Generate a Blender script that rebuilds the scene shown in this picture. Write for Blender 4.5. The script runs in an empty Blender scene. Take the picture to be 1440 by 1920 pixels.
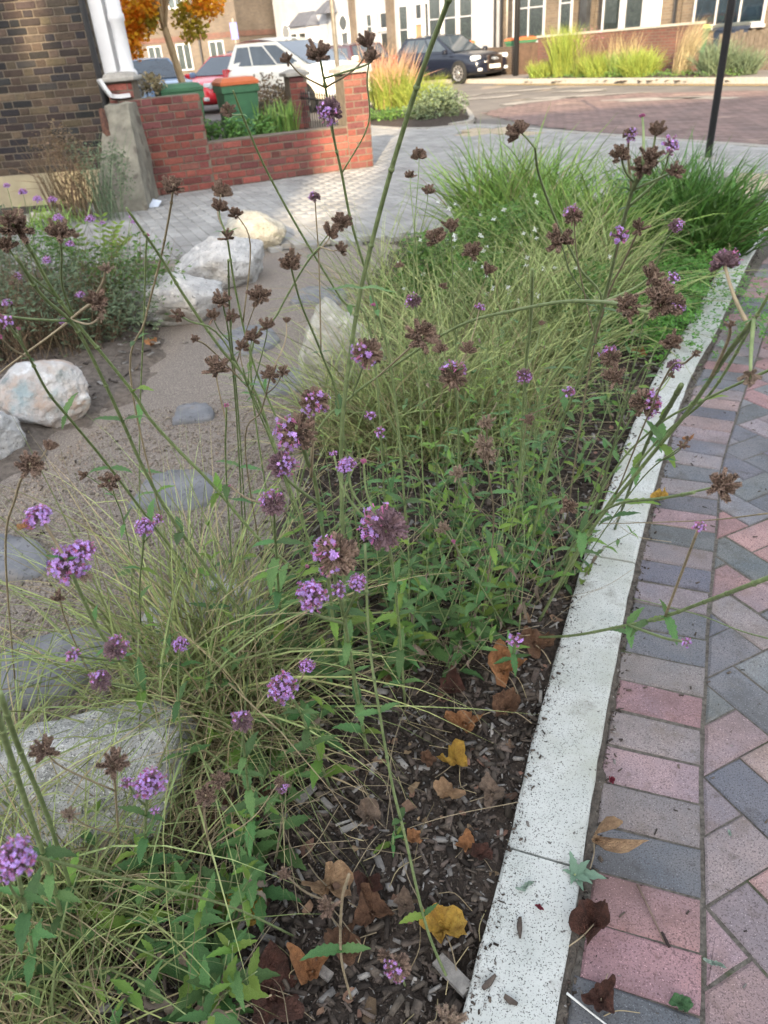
import bpy, math, random
import numpy as np
from mathutils import Vector, Matrix, Quaternion, noise as mnoise

random.seed(11)
RNG = np.random.default_rng(7)
R = math.radians
SC = bpy.context.scene
COL = SC.collection

# ------------------------------------------------------------------ camera, sky, sun, exposure
cam_data = bpy.data.cameras.new("camera")
cam = bpy.data.objects.new("camera", cam_data)
COL.objects.link(cam)
cam_data.sensor_width = 36.0
cam_data.lens = 25.97
cam_data.clip_start = 0.02
cam_data.clip_end = 500.0
_pitch, _roll = R(32.606), R(-4.641)
_f = Vector((0, math.cos(_pitch), -math.sin(_pitch)))
_r0 = Vector((1, 0, 0))
_u0 = _r0.cross(_f)
_r = _r0 * math.cos(_roll) + _u0 * math.sin(_roll)
_u = _u0 * math.cos(_roll) - _r0 * math.sin(_roll)
cam.matrix_world = Matrix(((_r.x, _u.x, -_f.x, 0), (_r.y, _u.y, -_f.y, 0), (_r.z, _u.z, -_f.z, 1.363), (0, 0, 0, 1)))
cam_data.dof.use_dof = True
cam_data.dof.focus_distance = 1.25
cam_data.dof.aperture_fstop = 7.5
SC.camera = cam

SUN_EL = R(18.5)
SUN_TO = Vector((0.13, 1.0, 0)).normalized()          # the way the light travels over the ground
world = bpy.data.worlds.new("World")
SC.world = world
world.use_nodes = True
_nt = world.node_tree
_sky = _nt.nodes.new("ShaderNodeTexSky")
_sky.sky_type = 'NISHITA'
_sky.sun_disc = False
_sky.sun_elevation = SUN_EL
_sky.sun_rotation = R(187.4)
_sky.air_density = 1.0
_sky.dust_density = 2.5
_hs = _nt.nodes.new("ShaderNodeHueSaturation"); _hs.inputs["Saturation"].default_value = .35
_nt.links.new(_sky.outputs[0], _hs.inputs["Color"]); _nt.links.new(_hs.outputs[0], _nt.nodes["Background"].inputs[0])
_nt.nodes["Background"].inputs[1].default_value = 0.15

sun_data = bpy.data.lights.new("sun", 'SUN')
sun_data.energy = 3.0
sun_data.angle = R(0.53)
sun_data.color = (1.0, 0.79, 0.52)
sun = bpy.data.objects.new("sun", sun_data)
COL.objects.link(sun)
_d = Vector((SUN_TO.x * math.cos(SUN_EL), SUN_TO.y * math.cos(SUN_EL), -math.sin(SUN_EL)))
sun.rotation_euler = _d.to_track_quat('-Z', 'Y').to_euler()
sun.location = (0, -20, 20)

SC.view_settings.view_transform = 'Standard'
SC.view_settings.look = 'None'
SC.view_settings.gamma = 1.0
SC.view_settings.use_curve_mapping = False
SC.view_settings.exposure = 2.2
SC.cycles.max_bounces = 6
SC.cycles.transparent_max_bounces = 12
SC.cycles.use_adaptive_sampling = False
SC.cycles.adaptive_threshold = 0.012
SC.cycles.use_denoising = True
SC.cycles.denoiser = 'OPENIMAGEDENOISE'
SC.cycles.denoising_input_passes = 'RGB_ALBEDO_NORMAL'
SC.cycles.denoising_prefilter = 'ACCURATE'

# ------------------------------------------------------------------ helpers: objects
def wpos(o):
    p = Vector((0, 0, 0))
    while o is not None:
        p += o.location
        o = o.parent
    return p

def tag(o, label=None, cat=None, group=None, kind=None):
    if label: o["label"] = label
    if cat: o["category"] = cat
    if group: o["group"] = group
    if kind: o["kind"] = kind
    return o

def thing(name, loc, label, cat, group=None):
    o = bpy.data.objects.new(name, None)
    o.empty_display_size = 0.1
    COL.objects.link(o)
    o.location = loc
    return tag(o, label, cat, group)

def put(name, me, parent=None, matrix=None, local=False):
    """one object of shared mesh data; matrix is in world space unless local"""
    o = bpy.data.objects.new(name, me)
    COL.objects.link(o)
    if parent is not None: o.parent = parent
    if matrix is not None:
        m = matrix.copy()
        if parent is not None and not local:
            m.translation = m.translation - wpos(parent)
        o.matrix_basis = m
    elif parent is not None and not local:
        o.location = -wpos(parent)
    return o

def setmats(me, mats):
    for m in (mats if isinstance(mats, (list, tuple)) else [mats]):
        me.materials.append(m)

def mesh_np(name, V, Q, mats, smooth=False, mi=None):
    """mesh from numpy arrays: V (n,3), Q (m,k) faces with k corners each"""
    me = bpy.data.meshes.new(name)
    V = np.asarray(V, dtype=np.float32); Q = np.asarray(Q, dtype=np.int32)
    k = Q.shape[1]
    me.vertices.add(len(V)); me.vertices.foreach_set("co", V.ravel())
    me.loops.add(Q.size); me.loops.foreach_set("vertex_index", Q.ravel())
    me.polygons.add(len(Q)); me.polygons.foreach_set("loop_start", np.arange(0, Q.size, k, dtype=np.int32))
    if mi is not None: me.polygons.foreach_set("material_index", np.asarray(mi, dtype=np.int32))
    if smooth: me.polygons.foreach_set("use_smooth", np.ones(len(Q), dtype=bool))
    setmats(me, mats)
    me.update(calc_edges=True)
    return me

class MB:
    def __init__(s): s.v = []; s.f = []; s.mi = []
    def add(s, vs, fs, mi=0):
        b = len(s.v)
        s.v.extend([tuple(p) for p in vs])
        for f in fs:
            s.f.append([b + i for i in f]); s.mi.append(mi)
    def box(s, x0, x1, y0, y1, z0, z1, mi=0):
        s.add([(x0,y0,z0),(x1,y0,z0),(x1,y1,z0),(x0,y1,z0),(x0,y0,z1),(x1,y0,z1),(x1,y1,z1),(x0,y1,z1)],
              [(0,3,2,1),(4,5,6,7),(0,1,5,4),(1,2,6,5),(2,3,7,6),(3,0,4,7)], mi)
    def bevbox(s, x0, x1, y0, y1, z0, z1, b=0.004, mi=0):
        """box with every edge chamfered by b"""
        cx, cy, cz = (x0+x1)/2, (y0+y1)/2, (z0+z1)/2
        hx, hy, hz = (x1-x0)/2, (y1-y0)/2, (z1-z0)/2
        P = []; idx = {}
        for sx in (-1,1):
            for sy in (-1,1):
                for sz in (-1,1):
                    for a in range(3):
                        d = [sx*(hx-b), sy*(hy-b), sz*(hz-b)]
                        d[a] = (sx*hx, sy*hy, sz*hz)[a]
                        idx[(sx,sy,sz,a)] = len(P); P.append((cx+d[0], cy+d[1], cz+d[2]))
        F = []
        I = idx
        for sg in (-1,1):
            F.append([I[(sg,-1,-1,0)],I[(sg,1,-1,0)],I[(sg,1,1,0)],I[(sg,-1,1,0)]][::sg])
            F.append([I[(-1,sg,-1,1)],I[(-1,sg,1,1)],I[(1,sg,1,1)],I[(1,sg,-1,1)]][::sg])
            F.append([I[(-1,-1,sg,2)],I[(1,-1,sg,2)],I[(1,1,sg,2)],I[(-1,1,sg,2)]][::sg])
        for p in (-1,1):
            for q in (-1,1):
                F.append([I[(p,q,-1,0)],I[(p,q,1,0)],I[(p,q,1,1)],I[(p,q,-1,1)]])
                F.append([I[(p,-1,q,0)],I[(p,1,q,0)],I[(p,1,q,2)],I[(p,-1,q,2)]])
                F.append([I[(-1,p,q,1)],I[(1,p,q,1)],I[(1,p,q,2)],I[(-1,p,q,2)]])
                for r_ in (-1,1):
                    F.append([I[(p,q,r_,0)],I[(p,q,r_,1)],I[(p,q,r_,2)]])
        s.add(P, F, mi)
    def obox(s, o, ax, ay, az, mi=0):
        """box from corner o and three edge vectors"""
        o = Vector(o); ax = Vector(ax); ay = Vector(ay); az = Vector(az)
        P = [o, o+ax, o+ax+ay, o+ay]; P = P + [p+az for p in P]
        s.add(P, [(0,3,2,1),(4,5,6,7),(0,1,5,4),(1,2,6,5),(2,3,7,6),(3,0,4,7)], mi)
    def tube(s, pts, rad, n=6, mi=0, cap=True):
        pts = [Vector(p) for p in pts]
        if not isinstance(rad, (list, tuple)):
            rad = [rad]*len(pts)
        prev = None; rings = []
        for i, p in enumerate(pts):
            t = (pts[min(i+1, len(pts)-1)] - pts[max(i-1, 0)])
            if t.length < 1e-9: t = Vector((0,0,1))
            t.normalize()
            if prev is None:
                a = Vector((1,0,0)) if abs(t.x) < .8 else Vector((0,1,0))
                nrm = (a - t*a.dot(t)).normalized()
            else:
                nrm = prev - t*prev.dot(t)
                nrm = nrm.normalized() if nrm.length > 1e-6 else Vector((1,0,0))
            prev = nrm; bn = t.cross(nrm)
            rings.append([p + (nrm*math.cos(2*math.pi*k/n) + bn*math.sin(2*math.pi*k/n))*rad[i] for k in range(n)])
        V = [v for rg in rings for v in rg]; F = []
        for i in range(len(pts)-1):
            for k in range(n):
                F.append((i*n+k, i*n+(k+1)%n, (i+1)*n+(k+1)%n, (i+1)*n+k))
        if cap:
            F.append(tuple(range(n))[::-1]); F.append(tuple((len(pts)-1)*n+k for k in range(n)))
        s.add(V, F, mi)
    def prism(s, poly, z0, z1, mi=0):
        n = len(poly)
        V = [(x,y,z0) for x,y in poly] + [(x,y,z1) for x,y in poly]
        F = [tuple(range(n))[::-1], tuple(range(n,2*n))] + [(i,(i+1)%n,n+(i+1)%n,n+i) for i in range(n)]
        s.add(V, F, mi)
    def lathe(s, prof, n=12, o=(0,0,0), mi=0):
        V = []; F = []
        for r_, z in prof:
            for k in range(n):
                a = 2*math.pi*k/n
                V.append((o[0]+r_*math.cos(a), o[1]+r_*math.sin(a), o[2]+z))
        for i in range(len(prof)-1):
            for k in range(n):
                F.append((i*n+k, i*n+(k+1)%n, (i+1)*n+(k+1)%n, (i+1)*n+k))
        F.append(tuple(range(n))[::-1]); F.append(tuple((len(prof)-1)*n+k for k in range(n)))
        s.add(V, F, mi)
    def xf(s, M, start=0):
        for i in range(start, len(s.v)):
            s.v[i] = tuple(M @ Vector(s.v[i]))
    def mesh(s, name, mats, smooth=False):
        me = bpy.data.meshes.new(name)
        me.from_pydata(s.v, [], s.f)
        setmats(me, mats)
        if any(s.mi): me.polygons.foreach_set("material_index", s.mi)
        if smooth: me.polygons.foreach_set("use_smooth", [True]*len(me.polygons))
        me.update()
        return me
    def build(s, name, mats, parent=None, smooth=False):
        """world-space vertices; as a child the mesh is shifted so that it stands where it was drawn"""
        o = put(name, s.mesh(name, mats, smooth), parent)
        return o

def spline(P, n=6):
    """Catmull-Rom through the points, n steps per span"""
    P = [np.array(p, float) for p in P]
    if len(P) == 2: return [tuple(P[0]+(P[1]-P[0])*i/n) for i in range(n+1)]
    Q = [2*P[0]-P[1]] + P + [2*P[-1]-P[-2]]
    out = []
    for i in range(1, len(Q)-2):
        a, b, c, d = Q[i-1:i+3]
        for k in range(n):
            t = k/n
            out.append(tuple(.5*((2*b)+(c-a)*t+(2*a-5*b+4*c-d)*t*t+(3*b-a-3*c+d)*t**3)))
    out.append(tuple(P[-1]))
    return out

def pip(poly, X, Y):
    """points in polygon, vectorised"""
    X = np.asarray(X); Y = np.asarray(Y); ins = np.zeros(X.shape, bool)
    n = len(poly)
    for i in range(n):
        x0, y0 = poly[i]; x1, y1 = poly[(i+1) % n]
        c = ((y0 > Y) != (y1 > Y))
        with np.errstate(divide='ignore', invalid='ignore'):
            xi = (x1-x0)*(Y-y0)/(y1-y0+1e-12)+x0
        ins ^= c & (X < xi)
    return ins

def pdist(poly, X, Y):
    """distance to the polygon's outline"""
    d = np.full(np.shape(X), 1e9)
    n = len(poly)
    for i in range(n):
        a = np.array(poly[i]); b = np.array(poly[(i+1) % n]); ab = b-a
        t = np.clip(((X-a[0])*ab[0]+(Y-a[1])*ab[1])/max(ab@ab, 1e-9), 0, 1)
        d = np.minimum(d, np.hypot(X-a[0]-t*ab[0], Y-a[1]-t*ab[1]))
    return d

def vnoise(X, Y, seed=0):
    """cheap smooth value noise, vectorised, about -1..1"""
    X = np.asarray(X, float); Y = np.asarray(Y, float)
    xi = np.floor(X).astype(int); yi = np.floor(Y).astype(int)
    xf = X-xi; yf = Y-yi
    def h(a, b):
        s_ = np.sin(a*127.1+b*311.7+seed*74.7)*43758.5453
        return (s_-np.floor(s_))*2-1
    u = xf*xf*(3-2*xf); v = yf*yf*(3-2*yf)
    return (h(xi,yi)*(1-u)+h(xi+1,yi)*u)*(1-v)+(h(xi,yi+1)*(1-u)+h(xi+1,yi+1)*u)*v

# ------------------------------------------------------------------ helpers: materials
def node_mat(name):
    m = bpy.data.materials.new(name); m.use_nodes = True
    nt = m.node_tree; nt.nodes.clear()
    out = nt.nodes.new("ShaderNodeOutputMaterial")
    bs = nt.nodes.new("ShaderNodeBsdfPrincipled")
    nt.links.new(bs.outputs[0], out.inputs[0])
    return m, nt, bs, out

def mix_rgb(nt, fac, a, b, blend='MIX'):
    n = nt.nodes.new("ShaderNodeMix"); n.data_type = 'RGBA'; n.blend_type = blend
    for sock, val in ((n.inputs[0], fac), (n.inputs[6], a), (n.inputs[7], b)):
        if isinstance(val, (int, float)): sock.default_value = val
        elif isinstance(val, tuple): sock.default_value = (*val, 1) if len(val) == 3 else val
        else: nt.links.new(val, sock)
    return n.outputs[2]

def noise_fac(nt, vec, scale, detail=4, lo=0.3, hi=0.7, rough=0.6):
    n = nt.nodes.new("ShaderNodeTexNoise"); n.inputs["Scale"].default_value = scale
    n.inputs["Detail"].default_value = detail; n.inputs["Roughness"].default_value = rough
    nt.links.new(vec, n.inputs["Vector"])
    r = nt.nodes.new("ShaderNodeMapRange"); r.inputs[1].default_value = lo; r.inputs[2].default_value = hi
    nt.links.new(n.outputs[0], r.inputs[0])
    return r.outputs[0]

def M(name, col, col2=None, rough=0.8, scale=20, detail=4, lo=.3, hi=.7, bump=0, bscale=None, island=0, hue=0, objr=0, objc=False,
      spec=0.3, transl=0, metallic=0, world_space=True, speck=None, bdist=0.01):
    """principled material: two colours mixed by noise, varied per mesh island / per object, with bump and specks"""
    m, nt, bs, out = node_mat(name)
    L = nt.links.new
    if world_space:
        g = nt.nodes.new("ShaderNodeNewGeometry"); vec = g.outputs["Position"]
    else:
        g = nt.nodes.new("ShaderNodeTexCoord"); vec = g.outputs["Object"]
    col2 = col2 or tuple(c*.6 for c in col)
    c = mix_rgb(nt, noise_fac(nt, vec, scale, detail, lo, hi), col2, col)
    if speck:
        for sp in speck:
            scol, ssc, thr = sp[:3]; wid = sp[3] if len(sp) > 3 else .05
            c = mix_rgb(nt, noise_fac(nt, vec, ssc, 2 if wid < .1 else 6, thr, thr+wid), c, scol)
    if objc:
        oi = nt.nodes.new("ShaderNodeObjectInfo"); c = mix_rgb(nt, 1.0, c, oi.outputs["Color"], 'MULTIPLY')
    for amt, node, sock in ((island, "ShaderNodeNewGeometry", "Random Per Island"), (objr, "ShaderNodeObjectInfo", "Random")):
        if amt:
            nd = nt.nodes.new(node)
            mr = nt.nodes.new("ShaderNodeMapRange"); mr.inputs[3].default_value = 1-amt; mr.inputs[4].default_value = 1+amt
            L(nd.outputs[sock], mr.inputs[0])
            hs = nt.nodes.new("ShaderNodeHueSaturation"); L(c, hs.inputs["Color"]); L(mr.outputs[0], hs.inputs["Value"])
            if hue:
                w = nt.nodes.new("ShaderNodeMath"); w.operation = 'MULTIPLY'; w.inputs[1].default_value = 7.31; L(nd.outputs[sock], w.inputs[0])
                fr = nt.nodes.new("ShaderNodeMath"); fr.operation = 'FRACT'; L(w.outputs[0], fr.inputs[0])
                mh = nt.nodes.new("ShaderNodeMapRange"); mh.inputs[3].default_value = .5-hue; mh.inputs[4].default_value = .5+hue
                L(fr.outputs[0], mh.inputs[0]); L(mh.outputs[0], hs.inputs["Hue"])
            c = hs.outputs[0]
    L(c, bs.inputs["Base Color"])
    bs.inputs["Roughness"].default_value = rough
    bs.inputs["Metallic"].default_value = metallic
    bs.inputs["Specular IOR Level"].default_value = spec
    if bump:
        n = nt.nodes.new("ShaderNodeTexNoise"); n.inputs["Scale"].default_value = bscale or scale*3; n.inputs["Detail"].default_value = 4
        L(vec, n.inputs["Vector"])
        b = nt.nodes.new("ShaderNodeBump"); b.inputs["Strength"].default_value = bump; b.inputs["Distance"].default_value = bdist
        L(n.outputs[0], b.inputs["Height"]); L(b.outputs[0], bs.inputs["Normal"])
    if transl:
        tr = nt.nodes.new("ShaderNodeBsdfTranslucent"); L(c, tr.inputs[0])
        mx = nt.nodes.new("ShaderNodeMixShader"); mx.inputs[0].default_value = transl
        L(bs.outputs[0], mx.inputs[1]); L(tr.outputs[0], mx.inputs[2]); L(mx.outputs[0], out.inputs[0])
    return m

def glass_mat(name, tint=(.55,.6,.62), refl=.25):
    m, nt, bs, out = node_mat(name)
    nt.nodes.remove(bs)
    tp = nt.nodes.new("ShaderNodeBsdfTransparent"); tp.inputs[0].default_value = (*tint, 1)
    gl = nt.nodes.new("ShaderNodeBsdfGlossy"); gl.inputs["Roughness"].default_value = .03
    fr = nt.nodes.new("ShaderNodeLayerWeight"); fr.inputs[0].default_value = refl
    mx = nt.nodes.new("ShaderNodeMixShader")
    nt.links.new(fr.outputs["Facing"], mx.inputs[0]); nt.links.new(tp.outputs[0], mx.inputs[1]); nt.links.new(gl.outputs[0], mx.inputs[2])
    nt.links.new(mx.outputs[0], out.inputs[0])
    return m

# ------------------------------------------------------------------ materials of the setting
m_soil = M("soil", (.075,.058,.046), (.028,.021,.017), .95, 60, bump=.8, bscale=150)
m_gravel = M("bound_gravel", (.30,.26,.22), (.13,.105,.09), .9, 150, 3, .35, .65, bump=.7, bscale=240, bdist=.006,
             speck=[((.52,.45,.37), 260, .62), ((.09,.075,.065), 210, .66)])
m_pebble = M("pebble", (.32,.265,.205), (.16,.135,.11), .8, 90, island=.5, hue=.03)
m_sand = M("joint_sand", (.09,.078,.066), (.035,.03,.026), .95, 90, bump=.6)
m_jsand = M("filled_joint_sand", (.19,.17,.145), (.065,.058,.048), .95, 120, bump=.6, speck=[((.07,.085,.04), 9, .58, .1)])
m_kerb = M("granite_kerb", (.60,.61,.58), (.44,.46,.43), .8, 9, 5, bump=.35, bscale=420, bdist=.003,
           speck=[((.10,.10,.095), 330, .60), ((.22,.22,.20), 190, .64), ((.36,.365,.30), 3.1, .50, .24), ((.20,.19,.16), 9, .57, .2), ((.14,.13,.12), 75, .66)])
m_paver = M("block_paver", (1.03,.98,.96), (.74,.79,.85), .85, 7, 7, .35, .65, bump=.6, bscale=380, bdist=.003, objc=True,
            speck=[((.55,.54,.51), 4, .50, .2), ((.70,.66,.60), 11, .55, .15), ((.50,.49,.50), 300, .55), ((1.7,1.7,1.7), 380, .64), ((.45,.43,.40), 24, .60, .14), ((.26,.25,.25), 120, .70)])
m_pavblock = M("pale_block", (.31,.305,.29), (.21,.205,.195), .85, 2.5, 5, bump=.2, objr=.12, island=.12,
               speck=[((.2,.19,.18), 60, .66)])
m_buff = M("buff_slab", (.42,.35,.245), (.32,.265,.19), .85, 5, bump=.2, objr=.1)
m_asphalt = M("asphalt", (.185,.165,.145), (.115,.105,.096), .85, 1.1, 6, bump=.4, bscale=140, speck=[((.22,.2,.18), 160, .62), ((.27,.22,.17), .55, .60)])
m_redroad = M("red_road_paving", (.245,.165,.145), (.165,.12,.11), .85, 1.4, 6, bump=.3, bscale=60, island=.22, speck=[((.3,.22,.18), .7, .62)])
m_yellow = M("yellow_line_paint", (.66,.43,.09), (.45,.30,.10), .7, 6)
m_sunpatch = M("dappled_sun_paint", (.36,.33,.285), (.19,.17,.15), .7, 5)  # pale colour standing in for dappled sunlight on the road
m_mortar = M("mortar", (.175,.145,.11), (.105,.086,.067), .95, 14, bump=.4)
m_brick = M("clay_brick", (1.0,1.0,1.0), (.66,.68,.70), .9, 26, 5, bump=.5, bscale=120, objc=True, speck=[((.5,.48,.46), 40, .63)])
m_render = M("stained_render", (.25,.235,.185), (.12,.11,.09), .95, 7, 6, .3, .7, bump=.4, bscale=60, speck=[((.12,.105,.085), 5, .6)])
m_cream = M("cream_plinth", (.38,.33,.215), (.28,.24,.16), .9, 6, bump=.2)
m_white = M("white_paint", (.66,.66,.66), (.55,.55,.56), .5, 3, bump=.05)
m_render_white = M("weathered_white_render", (.30,.305,.32), (.22,.225,.24), .8, 1.5, 5, world_space=False)
m_frame = M("white_window_frame", (.40,.40,.41), (.33,.33,.34), .5, 3)
m_stone = M("cap_stone", (.36,.34,.30), (.25,.235,.21), .9, 14, bump=.3)
m_black = M("black_paint", (.018,.018,.02), (.012,.012,.013), .35, 30, spec=.5)
m_iron = M("black_iron", (.02,.02,.02), (.01,.01,.01), .5, 30)
m_slate = M("slate", (.10,.105,.125), (.06,.065,.08), .6, 5, world_space=False)
m_glass = glass_mat("window_glass")
m_curtain = M("net_curtain", (.52,.48,.40), (.30,.29,.27), .9, 9, 2, world_space=False)
m_dark = M("dark_room", (.05,.055,.06), (.02,.02,.022), .8, 3, world_space=False)
m_wood = M("grey_fence_wood", (.16,.13,.10), (.08,.065,.05), .9, 9, island=.2)
m_galv = M("galvanised_steel", (.36,.33,.28), (.24,.22,.19), .45, 12, metallic=.5)

def brick_tex(name, c1, c2, mortar, rough=.9):
    m, nt, bs, out = node_mat(name)
    tc = nt.nodes.new("ShaderNodeTexCoord")
    sp = nt.nodes.new("ShaderNodeSeparateXYZ"); cb = nt.nodes.new("ShaderNodeCombineXYZ")
    nt.links.new(tc.outputs["Object"], sp.inputs[0])
    ad = nt.nodes.new("ShaderNodeMath"); ad.operation = 'ADD'
    nt.links.new(sp.outputs[0], ad.inputs[0]); nt.links.new(sp.outputs[1], ad.inputs[1])
    nt.links.new(ad.outputs[0], cb.inputs[0]); nt.links.new(sp.outputs[2], cb.inputs[1])
    b = nt.nodes.new("ShaderNodeTexBrick")
    b.inputs["Scale"].default_value = 1.0; b.inputs["Brick Width"].default_value = .225; b.inputs["Row Height"].default_value = .075
    b.inputs["Mortar Size"].default_value = .008
    b.inputs["Color1"].default_value = (*c1, 1); b.inputs["Color2"].default_value = (*c2, 1); b.inputs["Mortar"].default_value = (*mortar, 1)
    nt.links.new(cb.outputs[0], b.inputs["Vector"])
    c = mix_rgb(nt, noise_fac(nt, tc.outputs["Object"], .9, 5), b.outputs[0], (.62,.60,.58), 'MULTIPLY')
    nt.links.new(c, bs.inputs["Base Color"]); bs.inputs["Roughness"].default_value = rough
    return m
m_stockbrick = brick_tex("stock_brick_far", (.155,.115,.078), (.10,.075,.055), (.15,.13,.10))
m_palebrick = brick_tex("pale_stock_brick_far", (.135,.105,.078), (.095,.075,.06), (.12,.105,.085))
m_redbrickfar = brick_tex("red_brick_far", (.14,.055,.04), (.10,.045,.035), (.12,.10,.08))
m_sootbrick = brick_tex("soot_brick_far", (.10,.07,.05), (.07,.05,.04), (.15,.125,.095))

# ------------------------------------------------------------------ ground: road sheet out to the horizon
def sheet(name, poly, z, mat_, kind='structure', parent=None):
    mb = MB(); mb.add([(x, y, z) for x, y in poly], [tuple(range(len(poly)))])
    o = mb.build(name, mat_, parent)
    if kind: o["kind"] = kind
    return o
sheet("road", [(-160,-60),(160,-60),(160,240),(-160,240)], -.12, m_asphalt)
NEAR_KERB = spline([(-.2,17.6),(.35,15.6),(1.2,14.5),(2.0,14.45),(2.5,13.9),(2.9,13.0),(3.9,11.1),(4.84,9.42),(6.2,7.1),(9.0,2.5),(13,-4)], 5)
nk = [(p[0], p[1]) for p in NEAR_KERB] if len(NEAR_KERB[0]) > 1 else []
base_poly = nk + [(13,-14),(-40,-14),(-40,19),(-3.2,20.5)]
sheet("pavement_base", base_poly, -.045, m_sand)

# kerb of the road
def offset_line(P, d):
    out = []
    for i in range(len(P)):
        a = Vector(P[max(i-1,0)][:2]); b = Vector(P[min(i+1,len(P)-1)][:2]); t = (b-a).normalized()
        out.append((P[i][0]+t.y*d, P[i][1]-t.x*d))
    return out
def arc_resample(P, step):
    P = [np.array(p[:2], float) for p in P]
    s = np.concatenate([[0], np.cumsum([np.linalg.norm(P[i+1]-P[i]) for i in range(len(P)-1)])])
    A = np.array(P); n = int(s[-1]/step)
    q = np.arange(n+1)*step
    return np.stack([np.interp(q, s, A[:,0]), np.interp(q, s, A[:,1])], 1)
def arc_fn(P):
    A = np.array([p[:2] for p in P], float)
    s = np.concatenate([[0], np.cumsum(np.linalg.norm(np.diff(A, axis=0), axis=1))])
    def f(q): return np.array([np.interp(q, s, A[:,0]), np.interp(q, s, A[:,1])])
    return f, s[-1]
def kerb_run(root, P, width, z1, z0, length, mat_, side=1, s_first=None, gap=.006, name="kerb_stone", ch=.008, zrand=.0015):
    """stones laid along the polyline P; the block lies to the left of travel when side=1"""
    f, tot = arc_fn(P)
    s0 = 0.0 if s_first is None else s_first % length - length
    k = 0
    while s0 < tot:
        a, b = max(s0, 0)+gap/2, min(s0+length, tot)-gap/2
        if b-a > .08:
            n = max(2, int((b-a)/.05)+1)
            V = []; F = []
            dz = random.uniform(-zrand, zrand)
            prof = [(0,z0),(0,z1-ch),(ch*.3,z1-ch*.3),(ch,z1),(width-ch,z1),(width-ch*.3,z1-ch*.3),(width,z1-ch),(width,z0)]
            m = len(prof)
            for i in range(n):
                q = a+(b-a)*i/(n-1); p = f(q); t = f(min(q+.01,tot))-f(max(q-.01,0)); t /= np.linalg.norm(t)
                nl = np.array([-t[1], t[0]])*side
                for w_, z_ in prof: jw = random.gauss(0,.0009); V.append((p[0]+nl[0]*(w_+jw), p[1]+nl[1]*(w_+jw), z_+dz+(random.gauss(0,.0007) if z_ > 0 else 0)))
            for i in range(n-1):
                for j in range(m-1): F.append((i*m+j, i*m+j+1, (i+1)*m+j+1, (i+1)*m+j))
            F.append(tuple(range(m))); F.append(tuple((n-1)*m+j for j in range(m))[::-1])
            mb = MB(); mb.add(V, F); mb.build(name, mat_, root)
        s0 += length; k += 1
road_kerb = thing("road_kerb", (0,0,0), None, None); road_kerb["kind"] = "structure"
kerb_run(road_kerb, NEAR_KERB[2:], .14, .004, -.2, .915, m_stone, side=-1)

# ------------------------------------------------------------------ block paving helper
def paver_mesh(poly, mat_, thick=.045, ch=.0045, me_name="paver"):
    """convex outline (about its own centre) as a block with a worn chamfer"""
    n = len(poly)
    def inset(P, d):
        out = []
        for i in range(n):
            p0 = Vector(P[i-1]); p1 = Vector(P[i]); p2 = Vector(P[(i+1) % n])
            e1 = (p1-p0); e2 = (p2-p1)
            if e1.length < 1e-5 or e2.length < 1e-5: out.append(tuple(p1)); continue
            e1.normalize(); e2.normalize()
            n1 = Vector((-e1.y, e1.x)); n2 = Vector((-e2.y, e2.x)); b = n1+n2
            if b.length < 1e-4: out.append(tuple(p1+n1*d)); continue
            b.normalize(); out.append(tuple(p1+b*min(d/max(b.dot(n1), .35), d*2.2)))
        return out
    A = poly; B = inset(poly, ch)
    V = [(x,y,-thick) for x,y in A]+[(x,y,-ch*.8) for x,y in A]+[(x,y,0) for x,y in B]
    F = []
    for i in range(n):
        j = (i+1) % n
        F.append((i,j,n+j,n+i)); F.append((n+i,n+j,2*n+j,2*n+i))
    F.append(tuple(2*n+i for i in range(n)))
    mb = MB(); mb.add(V, F)
    return mb.mesh(me_name, mat_)
def clip_half(poly, p, nrm):
    """keep the side of the line through p where (q-p).nrm >= 0"""
    out = []
    for i in range(len(poly)):
        a = np.array(poly[i]); b = np.array(poly[(i+1) % len(poly)])
        da = (a-p)@nrm; db = (b-p)@nrm
        if da >= 0: out.append(tuple(a))
        if (da >= 0) != (db >= 0):
            t = da/(da-db); out.append(tuple(a+(b-a)*t))
    clean = []
    for q in out:
        if not clean or math.dist(q, clean[-1]) > .004: clean.append(q)
    if len(clean) > 1 and math.dist(clean[0], clean[-1]) <= .004: clean.pop()
    return clean
def area(P): return .5*sum(P[i][0]*P[(i+1)%len(P)][1]-P[(i+1)%len(P)][0]*P[i][1] for i in range(len(P)))

# ------------------------------------------------------------------ footpath of red and grey blocks
SOLD = spline([(.10,-.25),(.27,.15),(.45,.55),(.64,1.02),(.73,1.22),(.86,1.51),(1.08,1.97),(1.2,2.23),(1.46,2.67),(1.82,3.26),(2.03,3.6),(2.7,4.6),(3.4,5.6),(4.2,6.7)], 6)
KERBR = spline([(-.14,-.25),(.04,.16),(.21,.55),(.32,.80),(.41,1.02),(.57,1.38),(.73,1.73),(.91,2.09),(1.14,2.54),(1.44,3.08),(1.76,3.58),(2.4,4.64),(2.96,5.52),(3.65,6.6)], 6)
footpath = thing("footpath", (0,0,0), None, None); footpath["kind"] = "structure"
sheet("joint_sand", [(-.25,-.3)] + [(p[0]-.02, p[1]) for p in KERBR] + [(6.8,6.4),(6.8,-.3)], -.0042, m_jsand, None, footpath)
RED = (.35,.222,.218); PINK = (.335,.25,.245); GREY = (.178,.18,.19); MID = (.27,.232,.232); LGREY = (.232,.232,.234)
f_s, tot_s = arc_fn(SOLD)
ys = np.linspace(0, tot_s, 4000); arr = np.array([f_s(q) for q in ys])
s_ref = ys[np.argmin(np.abs(arr[:,1]-1.02))]
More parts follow.
